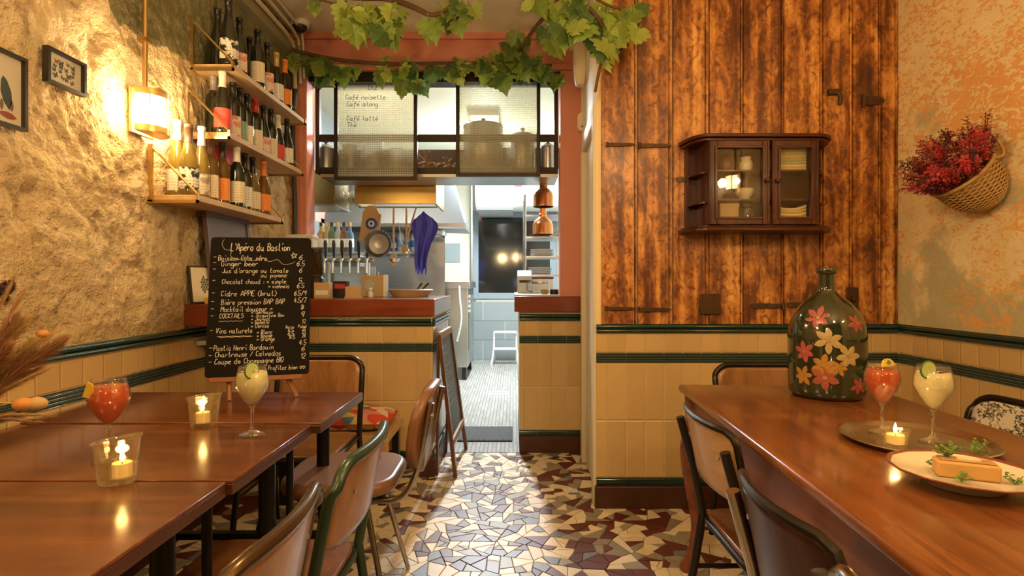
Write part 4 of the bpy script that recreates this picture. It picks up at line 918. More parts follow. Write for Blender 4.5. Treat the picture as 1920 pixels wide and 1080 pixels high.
# bottle shapes
BD_ = [(.001, .004), (.034, 0), (.037, .005), (.0375, .02), (.0375, .185), (.035, .202), (.022, .225), (.0155, .240), (.0145, .30)]
BG_ = [(.001, .004), (.037, 0), (.0405, .006), (.041, .02), (.041, .135), (.036, .165), (.024, .205), (.0165, .235), (.0145, .26), (.0142, .30)]
AL_ = [(.001, .004), (.034, 0), (.0375, .005), (.038, .02), (.038, .13), (.033, .17), (.023, .22), (.0155, .265), (.0142, .33)]
GLS = {'dark': pm('black_green_bottle_glass', (.008, .010, .006), (.014, .016, .008), 6, .06, coat=.6), 'gold': glass('gold_olive_bottle_glass', (.85, .70, .30), .55, (.24, .19, .045)),
       'amber': glass('amber_bottle_glass', (.80, .55, .22), .65, (.16, .09, .02))}
CAPC = dict(black=(.014, .012, .012), grey=(.30, .28, .26), white=(.80, .77, .70), brown=(.10, .05, .03), pink=(.72, .20, .32), orange=(.80, .22, .04), red=(.50, .03, .03), gold=(.62, .46, .15), blue=(.62, .72, .80))
CAPM = {k: pm('capsule_' + k, c, None, 20, .35, .2 if k in ('gold', 'blue') else 0) for k, c in CAPC.items()}
def label_mat(name, bg, inks):
    """printed paper: bands and blots of ink on a ground colour, the lettering too small to read"""
    m, nt, b = nodes('bottle_label_' + name); v = coords(nt, (1, 1, 1)); sx = N(nt, 'ShaderNodeSeparateXYZ'); L(nt, v, sx.inputs[0])
    ln = math_n(nt, 'GREATER_THAN', math_n(nt, 'FRACT', math_n(nt, 'MULTIPLY', sx.outputs[2], 75.)), .62)
    wd = math_n(nt, 'GREATER_THAN', noise_t(nt, coords(nt, (160, 160, 12)), 1, 2), .52)
    c = mixc(nt, math_n(nt, 'MULTIPLY', math_n(nt, 'MULTIPLY', ln, wd), .55), bg, inks[0])
    if len(inks) > 1: c = mixc(nt, ramp(nt, noise_t(nt, coords(nt), 26, 2), [(.52, (0, 0, 0)), (.55, (1, 1, 1))]), c, inks[1])
    L(nt, c, b.inputs['Base Color']); b.inputs['Roughness'].default_value = .6; return m
LBL = {'cream': label_mat('cream', (.74, .68, .54), [(.3, .25, .2)]), 'white': label_mat('white', (.82, .80, .74), [(.1, .1, .1)]), 'orange': label_mat('orange', (.80, .28, .05), [(.5, .12, .02)]),
       'red': label_mat('red', (.62, .08, .06), [(.35, .03, .03)]), 'grey': label_mat('grey', (.62, .58, .5), [(.2, .2, .2), (.32, .26, .24)]), 'pink and cream': label_mat('pinkcream', (.74, .66, .54), [(.4, .3, .3), (.7, .25, .22)]),
       'white and black': label_mat('inked', (.80, .77, .68), [(.05, .05, .05), (.03, .03, .03)]), 'green': label_mat('green', (.20, .34, .26), [(.5, .5, .4)])}
BM = {}
def bottle(shelf, idx, px, X, glass_k, cap, lab, kind, n, sc=1.0):
    ya, yb, z = SHELF[shelf]; Y = min(max(X * F / (px - CX), ya + .05), yb - .045)
    prof = {'d': BD_, 'g': BG_, 'a': AL_}[kind]; key = (glass_k, kind)
    if key not in BM:
        BM[key] = MB().lathe(prof, (0, 0, 0), 22).mesh('glass_body', GLS[glass_k], 'all')
    top = prof[-1][1]
    for k2 in [('cap', cap, kind)]:
        if k2 not in BM: BM[k2] = MB().lathe([(.0185, top - .075), (.0160, top - .05), (.0158, top - .004), (.0175, top - .004), (.0175, top + .012), (.016, top + .015), (.001, top + .015)], (0, 0, 0), 16).mesh('capsule', CAPM[cap], 'all')
    gname = {'dark': 'dark', 'gold': 'golden', 'amber': 'amber'}[glass_k]
    lbl = f'{gname} bottle, {lab} label, {cap} capsule, {ORD[idx]} from sconce on {shelf} shelf' if lab else f'{gname} bottle, no visible label, {cap} capsule, {ORD[idx]} from sconce on {shelf} shelf'
    o = thing('wine_bottle', lbl, 'bottle', (X, Y, z + .001), random.uniform(-.25, .25), f'wine bottles on the {shelf} shelf')
    o.scale = (sc, sc, sc)
    put('glass_body', BM[key], o); put('capsule', BM[('cap', cap, kind)], o)
    if lab:
        k3 = ('lab', lab, kind)
        if k3 not in BM:
            r = max(p[0] for p in prof) + .0006; a = -PI / 2 + .42
            BM[k3] = MB().lathe([(r, .028), (r, .122 if kind != 'd' else .135)], (0, 0, 0), 14, ang=(a - 1.25, a + 1.25)).mesh('label', LBL[lab], 'all')
        put('label', BM[k3], o)
    return o
low = [(332, -1.49, 'gold', 'white', 'cream', 'a', 1.), (353, -1.415, 'gold', 'brown', 'white and black', 'g', 1.0), (378, -1.44, 'gold', 'blue', 'grey', 'a', 1.0), (395, -1.40, 'amber', 'brown', 'cream', 'd', 1.),
       (405, -1.50, 'amber', 'red', None, 'd', .98), (417, -1.395, 'amber', 'black', 'orange', 'd', 1.0), (430, -1.46, 'amber', 'pink', 'pink and cream', 'd', 1.0), (444, -1.40, 'dark', 'white', 'cream', 'd', 1.0),
       (459, -1.43, 'dark', 'black', 'white', 'd', .98), (474, -1.40, 'gold', 'black', 'cream', 'g', .98), (494, -1.395, 'amber', 'orange', 'orange', 'g', .98)]
mid = [(400, -1.49, 'dark', 'grey', None, 'd', 1.), (417, -1.41, 'dark', 'white', 'red', 'g', 1.0), (437, -1.44, 'dark', 'black', 'pink and cream', 'd', 1.0), (450, -1.40, 'dark', 'black', 'green', 'd', .98), (463, -1.44, 'dark', 'black', 'white', 'd', .98),
       (479, -1.40, 'dark', 'red', 'cream', 'd', 1.0), (494, -1.42, 'dark', 'black', 'pink and cream', 'g', .96), (508, -1.40, 'dark', 'black', 'cream', 'd', .98), (521, -1.41, 'dark', 'white', 'red', 'g', .96), (538, -1.395, 'dark', 'black', 'white', 'g', .96)]
top_ = [(408, -1.47, 'dark', 'black', None, 'g', .98), (428, -1.40, 'dark', 'black', 'white and black', 'g', 1.06), (449, -1.41, 'dark', 'black', 'pink and cream', 'g', .98), (468, -1.46, 'dark', 'black', None, 'g', .96), (483, -1.40, 'dark', 'black', 'cream', 'd', 1.02),
        (501, -1.40, 'dark', 'black', 'pink and cream', 'd', .98), (518, -1.41, 'dark', 'gold', 'white', 'g', 1.0), (534, -1.395, 'dark', 'orange', 'orange', 'g', .98)]
for sh_, lst in (('lower', low), ('middle', mid), ('top', top_)):
    done = []
    for i, (px, X, gk, cp, lb, kd, sc) in enumerate(lst):
        yr = lambda x: min(max(x * F / (px - CX), SHELF[sh_][0] + .05), SHELF[sh_][1] - .045)      # step forward or back so that no two stand in one place
        ok_ = [x for x in sorted([-1.385 - .005 * k for k in range(24)], key=lambda x: abs(x - X)) if all(math.hypot(x - a, yr(x) - b) > .081 for a, b in done)]
        X = ok_[0] if ok_ else X; done.append((X, yr(X)))
        bottle(sh_, i, px, X, gk, cp, lb, kd, len(lst), sc)

# ------------------------------------------------------------------ wall sconces
GLOW = pm('lit_opal_glass', (1, .9, .75), None, 5, .3, emit=(1.0, .74, .40), es=22)
def sconce(x, y, z, s, label, power, pipe=True):
    """half-round brass sconce; s = +1 on the left wall (looks to +x), -1 on the right wall"""
    o = thing('wall_sconce', label, 'sconce', (x, y, z), group='brass wall sconces'); a = (-PI / 2, PI / 2) if s > 0 else (PI / 2, 1.5 * PI)
    MB().box((min(x, x + s * .012), y - .070, z - .092), (max(x, x + s * .012), y + .070, z + .092)).build('backplate', GOLD, o, bevel=.002)
    MB().lathe([(.072, -.075), (.072, .075)], (x + s * .03, y, z), 22, ang=a).build('glass_shade', GLOW, o)
    for zz in (-.086, .060): MB().lathe([(.076, zz), (.080, zz), (.080, zz + .026), (.076, zz + .026), (.076, zz)], (x + s * .03, y, z), 22, ang=a).build('band', GOLD, o)
    for zz in (-.088, .086): MB().lathe([(.001, zz), (.079, zz), (.079, zz + .003), (.001, zz + .003)], (x + s * .03, y, z), 22, ang=a).build('cover', GOLD, o)
    for t in (-.9, 0, .9): MB().cyl((x + s * (.03 + .079 * math.cos(t)), y + .079 * math.sin(t), z - .07), (x + s * (.03 + .079 * math.cos(t)), y + .079 * math.sin(t), z + .07), .003, n=6).build('bar', GOLD, o)
    if pipe:
        MB().tube([(x + s * .02, y, z + .088), (x + s * .02, y, 2.93)], .010, 10).build('conduit', GOLD, o)
        for zz in (z + .30,): MB().box((min(x, x + s * .035), y - .02, zz - .008), (max(x, x + s * .035), y + .02, zz + .008)).build('clip', GOLD, o)
    for dy in (-1, 1):
        l = lamp('sconce_light', (x + s * .050, y + dy * .105, z), power, size=.025)
    l = lamp('sconce_light', (x + s * .135, y, z), power * .9, size=.04)
sconce(XL + .022, 2.28, 1.885, 1, 'half-round brass sconce glowing on the plaster wall beside the wine shelves', 7.0)
sconce(XL + .022, .35, 2.05, 1, 'half-round brass sconce on the plaster wall above the first table', 8)
sconce(XR - .03, .50, 2.08, -1, 'half-round brass sconce on the peeling plaster wall', 8)

# ------------------------------------------------------------------ framed pictures
BLKF = pm('black_picture_frame', (.018, .014, .012), (.03, .024, .02), 10, .35); MATB = pm('ivory_paper', (.74, .70, .60), (.68, .63, .52), 6, .8)
PGL = glass('picture_glass', (.98, .98, .98)); INKS = [pm('print_ink_%d' % k, c, None, 20, .7) for k, c in enumerate(((.10, .11, .11), (.20, .13, .09), (.05, .10, .12), (.35, .10, .07)))]
def picture(name, label, y0, y1, z0, z1, x, draw, tilt=0):
    o = thing(name, label, 'picture', (x, (y0 + y1) / 2, z0)); f = .010; d = .022
    for a, b in (((x, y0, z0), (x + d, y0 + f, z1)), ((x, y1 - f, z0), (x + d, y1, z1)), ((x, y0 + f, z0), (x + d, y1 - f, z0 + f)), ((x, y0 + f, z1 - f), (x + d, y1 - f, z1))): MB().box(a, b).build('frame_bar', BLKF, o)
    MB().box((x + .002, y0 + f, z0 + f), (x + .008, y1 - f, z1 - f)).build('print', MATB, o); draw(o, x + .0086)
    MB().box((x + .016, y0 + f, z0 + f), (x + .0175, y1 - f, z1 - f)).build('glass', PGL, o); return o
rp = random.Random(5)
def wing(mb, x, cy, cz, s, a):
    for sg in (-1, 1):
        pts = [(0, 0), (.25, .55), (.8, .9), (1.0, .55), (.6, .1), (.85, -.35), (.5, -.75), (.12, -.4)]
        mb.add([(x, cy + s * (sg * px * math.cos(a) - py * math.sin(a)), cz + s * (sg * px * math.sin(a) + py * math.cos(a))) for px, py in pts], [tuple(range(8))])
    mb.add([(x + .0002, cy + s * u, cz + s * v) for u, v in ((-.07, -.6), (.07, -.6), (.07, .6), (-.07, .6))], [(0, 1, 2, 3)])
def y_at(px): return XL * F / (px - CX)
xp = XL + .034; fY = lambda px: (xp + .02) * F / (px - CX)
ya, yb = fY(90), fY(162); zb = H + (530 - 185) * yb / F; zt_ = H + (530 - 84) * ya / F; zt_ = H + (530 - 112) * yb / F
zc0, zc1 = H + (530 - 183) * yb / F, H + (530 - 121) * yb / F
def butterflies(o, x):
    for k in range(16):
        cy = ya + .03 + (yb - ya - .06) * ((k % 4) + .5) / 4 + rp.uniform(-.006, .006); cz = zc0 + .025 + (zc1 - zc0 - .05) * ((k // 4) + .5) / 4 + rp.uniform(-.004, .004)
        mb = MB(); wing(mb, x, cy, cz, rp.uniform(.008, .012), rp.uniform(-.5, .5)); mb.build('butterfly_print', INKS[3 if k == 12 else rp.choice((0, 0, 0, 1))], o)
picture('butterfly_picture', 'small black-framed print of many butterflies on the plaster wall', ya, yb, zc0, zc1, xp, butterflies)
yb2 = fY(52); ya2 = yb2 - .30; z20, z21 = H + (530 - 248) * yb2 / F, H + (530 - 112) * yb2 / F
def feathers(o, x):
    for k, (u, v, s, a) in enumerate(((.25, .72, .05, .3), (.6, .75, .03, 1.6), (.5, .5, .045, -.4), (.8, .45, .05, .2), (.75, .28, .018, 0), (.86, .30, .018, 0), (.6, .22, .02, 0), (.82, .16, .03, 1.5), (.3, .3, .05, .1))):
        cy, cz = ya2 + (yb2 - ya2) * u, z20 + (z21 - z20) * v; pts = [(0, -1), (.28, -.5), (.36, .1), (.2, .75), (0, 1), (-.2, .75), (-.36, .1), (-.28, -.5)]
        MB().add([(x, cy + s * (px * math.cos(a) - py * math.sin(a)), cz + s * (px * math.sin(a) + py * math.cos(a))) for px, py in pts], [tuple(range(8))]).build('feather_print', INKS[(2, 1, 0, 2, 1, 1, 1, 3, 0)[k]], o)
picture('feather_picture', 'larger black-framed print of feathers and leaves, cut by the photo edge', ya2, yb2, z20, z21, xp, feathers)
# small things on the side shelf of the bar
o = thing('pinecone_print', 'small black-framed pine cone print leaning on the bar side shelf', 'picture', (XL + .080, 2.665, 1.09), .95)
M = Matrix.Rotation(-.20, 4, 'X'); MB().box((-.065, 0, 0), (.065, .014, .185), M).build('frame', BLKF, o, world=False); MB().box((-.057, -.002, .009), (.057, 0, .176), M).build('print', MATB, o, world=False)
for k in range(7):
    for j in range(3 if k not in (0, 6) else 1):
        cx_ = ((j - 1) * .011 if k not in (0, 6) else 0) + (.0055 if k % 2 else 0) - .002; cz_ = .055 + .012 * k
        MB().add([M @ Vector((cx_ + px * .006, -.0026, cz_ + py * .008)) for px, py in ((0, -1), (.9, .1), (.4, .9), (-.4, .9), (-.9, .1))], [(0, 1, 2, 3, 4)]).build('cone_scale_print', INKS[0], o, world=False)
YEL = pm('yellow_card', (.80, .50, .05), (.74, .44, .04), 9, .6)
o = thing('yellow_box', 'flat yellow box lying on the bar side shelf', 'box', (-1.40, 2.68, 1.089), .1); MB().box((-.065, -.05, 0), (.065, .05, .028)).build('box', YEL, o, world=False, bevel=.002); MB().box((-.05, -.0505, .006), (-.01, -.0500, .020)).build('label', pm('red_label_print', (.5, .05, .06)), o, world=False); MB().box((-.0655, -.0505, .022), (.0655, .0505, .030)).build('lid', YEL, o, world=False, bevel=.002)
o = thing('leaning_slate', 'grey slate board with dark frame leaning on the wall behind the menu', 'board', (XL + .115, 2.90, 1.089), PI / 2); M = Matrix.Rotation(-.10, 4, 'X')
for a, b in (((-.22, 0, 0), (-.19, .02, .46)), ((.19, 0, 0), (.22, .02, .46)), ((-.19, 0, 0), (.19, .02, .03)), ((-.19, 0, .43), (.19, .02, .46))): MB().box(a, b, M).build('frame_bar', pm('purple_brown_wood', (.10, .06, .06), (.15, .09, .09), 9, .4), o, world=False)
MB().box((-.19, .008, .03), (.19, .014, .43), M).build('slate', pm('violet_grey_slate', (.13, .115, .13), (.17, .15, .17), 6, .5), o, world=False)
o = thing('bracket_shelf', 'pale grey bracket shelf under the bar side shelf', 'bracket shelf', (-1.50, 2.88, .90)); mb = MB(); bz = .885
MB().prism([(XL + .012, 2.70)] + [(XL + .012 + .21 * math.sin(PI * i / 12), 2.88 - .18 * math.cos(PI * i / 12)) for i in range(13)] + [(XL + .012, 3.06)], bz, bz + .022).build('top', pm('pale_grey_enamel', (.52, .50, .45), None, 9, .35), o, bevel=.003)
MB().lathe([(.05, -.10), (.09, -.06), (.11, 0)], (XL + .02, 2.88, bz), 16, ang=(-PI / 2, PI / 2)).build('bracket', pm('pale_grey_enamel', (0, 0, 0)), o)
# security camera
c = at(562, 46, 3.70); o = thing('security_camera', 'white dome security camera under the ceiling corner', 'camera', tuple(c))
MB().lathe([(.062, .06), (.062, .0), (.058, -.012), (.05, -.014), (.001, -.014)], tuple(c), 26).build('housing', pm('ivory_plastic', (.76, .72, .62), None, 9, .4), o); MB().lathe([(.048, -.013), (.042, -.035), (.025, -.048), (.001, -.052)], tuple(c), 24).build('lens_dome', DSTEEL, o)
MB().cyl((c.x, c.y, c.z + .06), (c.x, c.y, 2.93), .05).build('mount', pm('ivory_plastic', (0, 0, 0)), o)
tag(MB().tube(smooth_path([(XL + .03, 3.84, 2.85), (XL + .055, 3.83, 2.6), (XL + .03, 3.84, 2.2), (XL + .05, 3.83, 1.7), (XL + .035, 3.84, 1.10)], 8), .016, 8).build('dark_cable', pm('dark_cable_sheath', (.03, .024, .02), None, 9, .5)), 'dark cable running down the corner beside the pink pillar', 'cable')

# ------------------------------------------------------------------ tables
WALN = m_varnished('glossy_walnut_top', (.075, .022, .008), (.145, .047, .015), (.22, .080, .027), 'X', .2, .3)
EDGE = m_varnished('dark_walnut_edge', (.045, .014, .006), (.07, .022, .009), (.10, .034, .013), 'Y', .3, .3)
CIRON = pm('black_cast_iron', (.012, .012, .011), (.02, .02, .018), 30, .4, .6)
TZ = .75
TBL = [(.72, 1.238, -.640, .746), (1.242, 1.732, -.628, .748), (1.736, 2.222, -.602, .752)]
for k, (ya, yb, xr, zt) in enumerate(TBL):
    o = thing('bistro_table', ['walnut bistro table holding the front candle', 'walnut bistro table in the middle of the row', 'walnut bistro table carrying the chalkboard menu'][k], 'table', (-1.05, (ya + yb) / 2, 0), group='row of walnut bistro tables')
    MB().box((XL + .012, ya, zt - .008), (xr, yb, zt)).build('tabletop', WALN, o, bevel=.002)
    MB().box((XL + .012, ya, zt - .034), (xr, yb, zt - .0085)).build('top_edge', EDGE, o, bevel=.002)
    for x in (-.735, -1.36):
        ym = yb - .075
        lg = MB().lathe([(.022, 0), (.022, .10), (.034, .11), (.034, .13), (.024, .15), (.020, .20), (.020, .40), (.034, .415), (.036, .44), (.030, .46), (.024, .49), (.024, zt - .07), (.034, zt - .06), (.034, zt - .035)], (x, ym, 0), 14).build('leg', CIRON, o)
        mb = MB().box((x - .025, ya + .05, .0), (x + .025, yb - .02, .035)); mb.build('foot', CIRON, o, bevel=.006)
        MB().cyl((x, ya + .09, .03), (x, ya + .09, zt - .034), .012, n=10).build('rod', CIRON, o)
    MB().box((-1.36, yb - .09, .20), (-.735, yb - .06, .225)).build('stretcher', CIRON, o)
# the farmhouse table
FARM = m_varnished('worn_cherry_top', (.090, .025, .008), (.185, .060, .015), (.30, .112, .032), 'Y', .24, .45, .7, bleach=.5)
FARML = m_varnished('cherry_frame', (.11, .028, .008), (.20, .058, .015), (.29, .09, .024), 'Y', .38, .05)
RT = Vector((.700, 2.354)); ang = -math.radians(3.2)    # far corner nearest the aisle, and its turn
ft = thing('farmhouse_table', 'long cherry farmhouse table with curved legs beside the plank wall', 'table', (RT.x, RT.y, 0), ang)
ln, wd = 1.95, .775; zt = .76
pf = [(0, zt - .034), (.004, zt - .034)]
mb = MB(); mb.box((0, -ln, zt - .032), (wd, 0, zt)); mb.build('tabletop', FARM, ft, world=False, bevel=.013, seg=4)
MB().box((.035, -ln + .06, zt - .165), (.057, -.06, zt - .033)).build('apron', FARML, ft, world=False); MB().box((wd - .057, -ln + .06, zt - .165), (wd - .035, -.06, zt - .033)).build('apron', FARML, ft, world=False)
MB().box((.057, -.082, zt - .165), (wd - .057, -.06, zt - .033)).build('apron', FARML, ft, world=False); MB().box((.057, -ln + .06, zt - .165), (wd - .057, -ln + .082, zt - .033)).build('apron', FARML, ft, world=False)
for x, sx in ((.05, -1), (wd - .05, 1)):
    for y, sy in ((-.07, 1), (-ln + .07, -1)):
        pts = smooth_path([(x, y, zt - .033), (x, y, .60), (x + sx * .022, y + sy * .012, .50), (x + sx * .006, y + sy * .004, .34), (x - sx * .012, y - sy * .008, .20), (x + sx * .004, y, .09), (x + sx * .030, y + sy * .015, .0)], 5)
        n = len(pts); MB().tube(pts, [.040 - .016 * min(1, i / n * 1.25) + (.006 if i > n - 4 else 0) for i in range(n)], 10).build('leg', FARML, ft, world=False)

# ------------------------------------------------------------------ chairs
PLY = m_varnished('worn_beech_ply', (.20, .085, .028), (.30, .135, .045), (.40, .19, .068), 'Z', .35, .3)
PLYB = m_varnished('brown_beech_ply', (.13, .050, .018), (.20, .080, .027), (.28, .115, .040), 'Z', .32, .35)
TANP = m_varnished('tan_beech_ply', (.38, .20, .075), (.48, .27, .11), (.56, .34, .15), 'X', .35, .3)
DKP = m_varnished('purple_brown_ply', (.022, .008, .007), (.042, .016, .013), (.075, .030, .022), 'Z', .28, .15)
DKP.node_tree.nodes['Principled BSDF'].inputs['Specular IOR Level'].default_value = .2; DKP.node_tree.nodes['Principled BSDF'].inputs['Coat Weight'].default_value = 0
CHROME = pm('worn_chrome', (.55, .50, .43), (.42, .38, .32), 9, .18, 1); BRNT = pm('brown_painted_tube', (.16, .10, .055), (.10, .06, .032), 8, .22, .75)
GRNT = pm('dark_green_painted_tube', (.028, .055, .035), (.05, .075, .045), 10, .28, .4); BLKT = pm('black_painted_tube', (.018, .014, .011), (.035, .026, .02), 10, .28, .5)
SKAI = pm('brown_leatherette', (.17, .075, .034), (.23, .105, .05), 14, .35, coat=.15, bmp=.08)
def m_marble():
    m, nt, b = nodes('black_veined_white_laminate'); v = N(nt, 'ShaderNodeTexVoronoi', feature='DISTANCE_TO_EDGE'); v.inputs['Scale'].default_value = 16
    va = N(nt, 'ShaderNodeVectorMath', operation='ADD'); L(nt, coords(nt), va.inputs[0]); nz = N(nt, 'ShaderNodeTexNoise'); nz.inputs['Scale'].default_value = 14
    sc_ = N(nt, 'ShaderNodeVectorMath', operation='SCALE'); sc_.inputs['Scale'].default_value = .10; L(nt, nz.outputs[1], sc_.inputs[0]); L(nt, sc_.outputs[0], va.inputs[1]); L(nt, va.outputs[0], v.inputs['Vector'])
    L(nt, ramp(nt, v.outputs[0], [(.0, (.05, .045, .04)), (.05, (.10, .09, .08)), (.09, (.70, .64, .52))]), b.inputs['Base Color']); b.inputs['Roughness'].default_value = .35; return m
MARB = m_marble()
def chair(label, loc, rz, tube, back, seat, group, w_=.40, d_=.40, top=.80, drop=.19, r=.0135, bulge=.035, style='hoop', edge=None, lean=.07):
    """local: front looks to -y, back at +y"""
    o = thing('bistro_chair', label, 'chair', (loc[0], loc[1], 0), rz, group); a = w_ / 2; yb = d_ / 2; sz = .445
    def Y(x, z): return yb + lean * (z - sz) / (top - sz) + bulge * (1 - (x / a) ** 2)
    cr = .07 if style == 'hoop' else .03
    if style == 'hoop':
        pts = [(-a, Y(-a, sz), sz), (-a, Y(-a, .60), .60), (-a, Y(-a, top - cr), top - cr)]
        pts += [(-a + cr - cr * math.cos(t), Y(-a + cr - cr * math.cos(t), top), top - cr + cr * math.sin(t)) for t in (PI / 8, PI / 4, 3 * PI / 8, PI / 2)]
        pts += [(x, Y(x, top), top) for x in (-a * .35, 0, a * .35)]; pts += [(-x, y, z) for x, y, z in pts[6::-1]]
        MB().tube(smooth_path(pts, 3), r, 10).build('back_frame', tube, o, world=False)
    else:
        for s in (-1, 1): MB().tube([(s * a, Y(a, sz), sz), (s * a, Y(a, .6), .6), (s * a, Y(a, top - .045) + .012, top - .045)], r, 10).build('back_post', tube, o, world=False)
    zb = top - drop; t_ = .012; zt_ = top - (.008 if style == 'hoop' else 0); ap = a - (.006 if style == 'hoop' else -.006)
    def half_w(z): 
        e = zt_ - z; c2 = cr
        k = 1.0 if e > c2 else math.sqrt(max(0, 1 - ((c2 - e) / c2) ** 2)); e2 = z - zb; k2 = 1.0 if e2 > .04 else .80 + .20 * math.sqrt(max(0, 1 - ((.04 - e2) / .04) ** 2))
        return (ap - c2 + c2 * k) * k2
    fn = lambda u, v: ((lambda z: ((lambda x: (x, Y(x, z) - (.0 if style == 'hoop' else .018), z))((u - .5) * 2 * half_w(z))))(zb + (zt_ - zb) * v))
    MB().grid(fn, 14, 12).build('backrest', back, o, world=False, smooth='all', solid=t_)
    if edge:
        ed = [fn(0, v) for v in (.3, .5, .7, .85, .95, 1)] + [fn(u, 1) for u in (.15, .3, .5, .7, .85)] + [fn(1, v) for v in (1, .95, .85, .7, .5, .3)]
        MB().tube(ed, .010, 8).build('backrest_edge', edge, o, world=False)
    MB().prism(rrect(w_ - .01, d_, .06), sz, sz + .016).build('seat', seat, o, world=False, bevel=.004)
    rim = rrect(w_ + .0, d_ + .004, .06, 4)
    MB().tube([(x, y, sz - .008) for x, y in rim], .010, 8, closed=True).build('seat_rim', tube, o, world=False)
    for s in (-1, 1):
        MB().tube([(s * (a - .02), -yb + .03, sz - .005), (s * (a + .005), -yb - .02, 0)], [r, r * .85], 10).build('leg', tube, o, world=False)
        MB().tube([(s * a, Y(a, sz) - (0 if style == 'hoop' else 0), sz), (s * (a + .005), yb + .02, .30), (s * (a + .012), yb + .075, 0)], [r, r, r * .9], 10).build('leg', tube, o, world=False)
        MB().tube([(s * (a + .0), -yb + .02, .27), (s * (a + .004), yb + .03, .27)], r * .6, 8).build('stretcher', tube, o, world=False)
    for x in (-.12, .12): MB().cyl((x, Y(x, .72) + t_ / 2 - .004 - (.018 if style != 'hoop' else 0), .72), (x, Y(x, .72) + t_ / 2 + .002 - (.018 if style != 'hoop' else 0), .72), .006, n=8).build('rivet', CHROME, o, world=False)
    return o
GL, GR = 'chairs along the bistro tables', 'chairs around the farmhouse table'
def left_chair(y0, y1, xb): return ((xb - .20 - .07, (y0 + y1) / 2), y1 - y0)
c, wv = left_chair(.70, 1.115, -.395); chair('brown-tubed chair with wooden back beside the front bistro table', c, -PI / 2, BRNT, PLY, PLYB, GL, wv)
c, wv = left_chair(1.16, 1.585, -.372); chair('green-tubed chair with wooden seat and back at the middle bistro table', c, -PI / 2, GRNT, PLY, PLYB, GL, wv)
chair('dark-framed wooden chair at the end of the row facing the chalkboard', (-.965, 2.52), 0, BLKT, PLY, PLYB, GL, .42, top=.812, drop=.2, bulge=.01)
# padded leatherette chair with chrome legs
def padded(label, loc, rz):
    o = thing('padded_chair', label, 'chair', (*loc, 0), rz, GL); a = .20
    def top_f(x): return .80 - .05 * (x / a) ** 2
    ol = []
    MB().prism([(x * 1.0, y) for x, y in rrect(.42, .42, .13, 7)], .435, .485).build('seat', SKAI, o, world=False, bevel=.02, seg=4)
    MB().prism(rrect(.36, .36, .11, 7), .420, .436).build('seat_base', BLKT, o, world=False)
    M = Matrix.Translation((0, .285, .655)) @ Matrix.Rotation(PI / 2 - .13, 4, 'X')
    pb = rrect(.40, .31, .12, 7); mb = MB().prism(pb, -.018, .020, M); mb.v = [(x, y + .04 * (1 - (x / .2) ** 2), z) for x, y, z in mb.v]; mb.build('backrest', SKAI, o, world=False, bevel=.012, seg=3)
    for s in (-1, 1):
        MB().tube(smooth_path([(s * .13, .0, .415), (s * .14, .14, .412), (s * .145, .235, .425), (s * .15, .285, .50), (s * .155, .315, .62), (s * .155, .345, .765)], 5), .0115, 10).build('back_support', CHROME, o, world=False)
        MB().tube([(s * .12, -.10, .418), (s * .185, -.18, 0)], [.013, .009], 10).build('leg', CHROME, o, world=False); MB().tube([(s * .12, .10, .418), (s * .185, .20, 0)], [.013, .009], 10).build('leg', CHROME, o, world=False)
        MB().cyl((s * .155, .335, .72), (s * .155, .352, .72), .009, n=8).build('screw', CHROME, o, world=False)
    MB().box((-.14, -.11, .405), (.14, -.09, .42)).build('cross_bar', CHROME, o, world=False)
    return o
padded('brown leatherette padded chair with chrome legs near the bar doorway', (-.635, 2.12), -PI / 2)
def right_chair(y0, y1, xb): return ((xb + .27, (y0 + y1) / 2), y1 - y0)
c, wv = right_chair(1.42, 1.80, .545); chair('tan-backed chair with black tube frame at the far end of the farmhouse table side', c, PI / 2, BLKT, TANP, PLYB, GR, wv, edge=BLKT, style='post')
c, wv = right_chair(.83, 1.16, .462); chair('purple-brown backed chair with chrome posts in the middle of the farmhouse table side', c, PI / 2, CHROME, DKP, DKP, GR, wv, edge=BLKT, style='post', drop=.26, r=.015)
c, wv = right_chair(.42, .765, .445); chair('chrome-tubed chair cut off by the photo edge at the farmhouse table', c, PI / 2, CHROME, DKP, PLYB, GR, wv, top=.815)
chair('wooden-backed dark chair at the head of the farmhouse table by the planks', (1.165, 2.35), 0, BLKT, PLY, PLYB, GR, .43, top=.80, drop=.2, bulge=.01)
chair('white chair back with black veining across the farmhouse table', (1.44, 1.86), -PI / 2, BLKT, MARB, MARB, GR, .40, top=.775, drop=.2)
# bench with floral cushion against the bar
o = thing('low_bench', 'low pale wooden bench standing against the tiled bar front', 'bench', (-.95, 3.12, 0))
MB().box((-1.25, 2.95, .335), (-.665, 3.35, .375)).build('seat', PINE, o, bevel=.003); MB().box((-1.25, 2.952, .28), (-.665, 2.97, .334)).build('front_rail', PINE, o)
for x in (-1.23, -.70):
    for y in (2.98, 3.31): MB().box((x - .02, y - .02, 0), (x + .02, y + .02, .334)).build('leg', BLKT, o)
def m_floral():
    m, nt, b = nodes('floral_cotton'); v = N(nt, 'ShaderNodeTexVoronoi'); v.inputs['Scale'].default_value = 15; L(nt, coords(nt), v.inputs['Vector'])
    sp = N(nt, 'ShaderNodeSeparateColor'); L(nt, v.outputs['Color'], sp.inputs[0])
    L(nt, ramp(nt, sp.outputs[0], [(0, (.55, .06, .03)), (.22, (.62, .20, .04)), (.42, (.70, .60, .42)), (.62, (.50, .42, .12)), (.78, (.08, .16, .32)), (.9, (.62, .25, .22))], 'CONSTANT'), b.inputs['Base Color']); b.inputs['Roughness'].default_value = .85; return m
FLOR = m_floral()
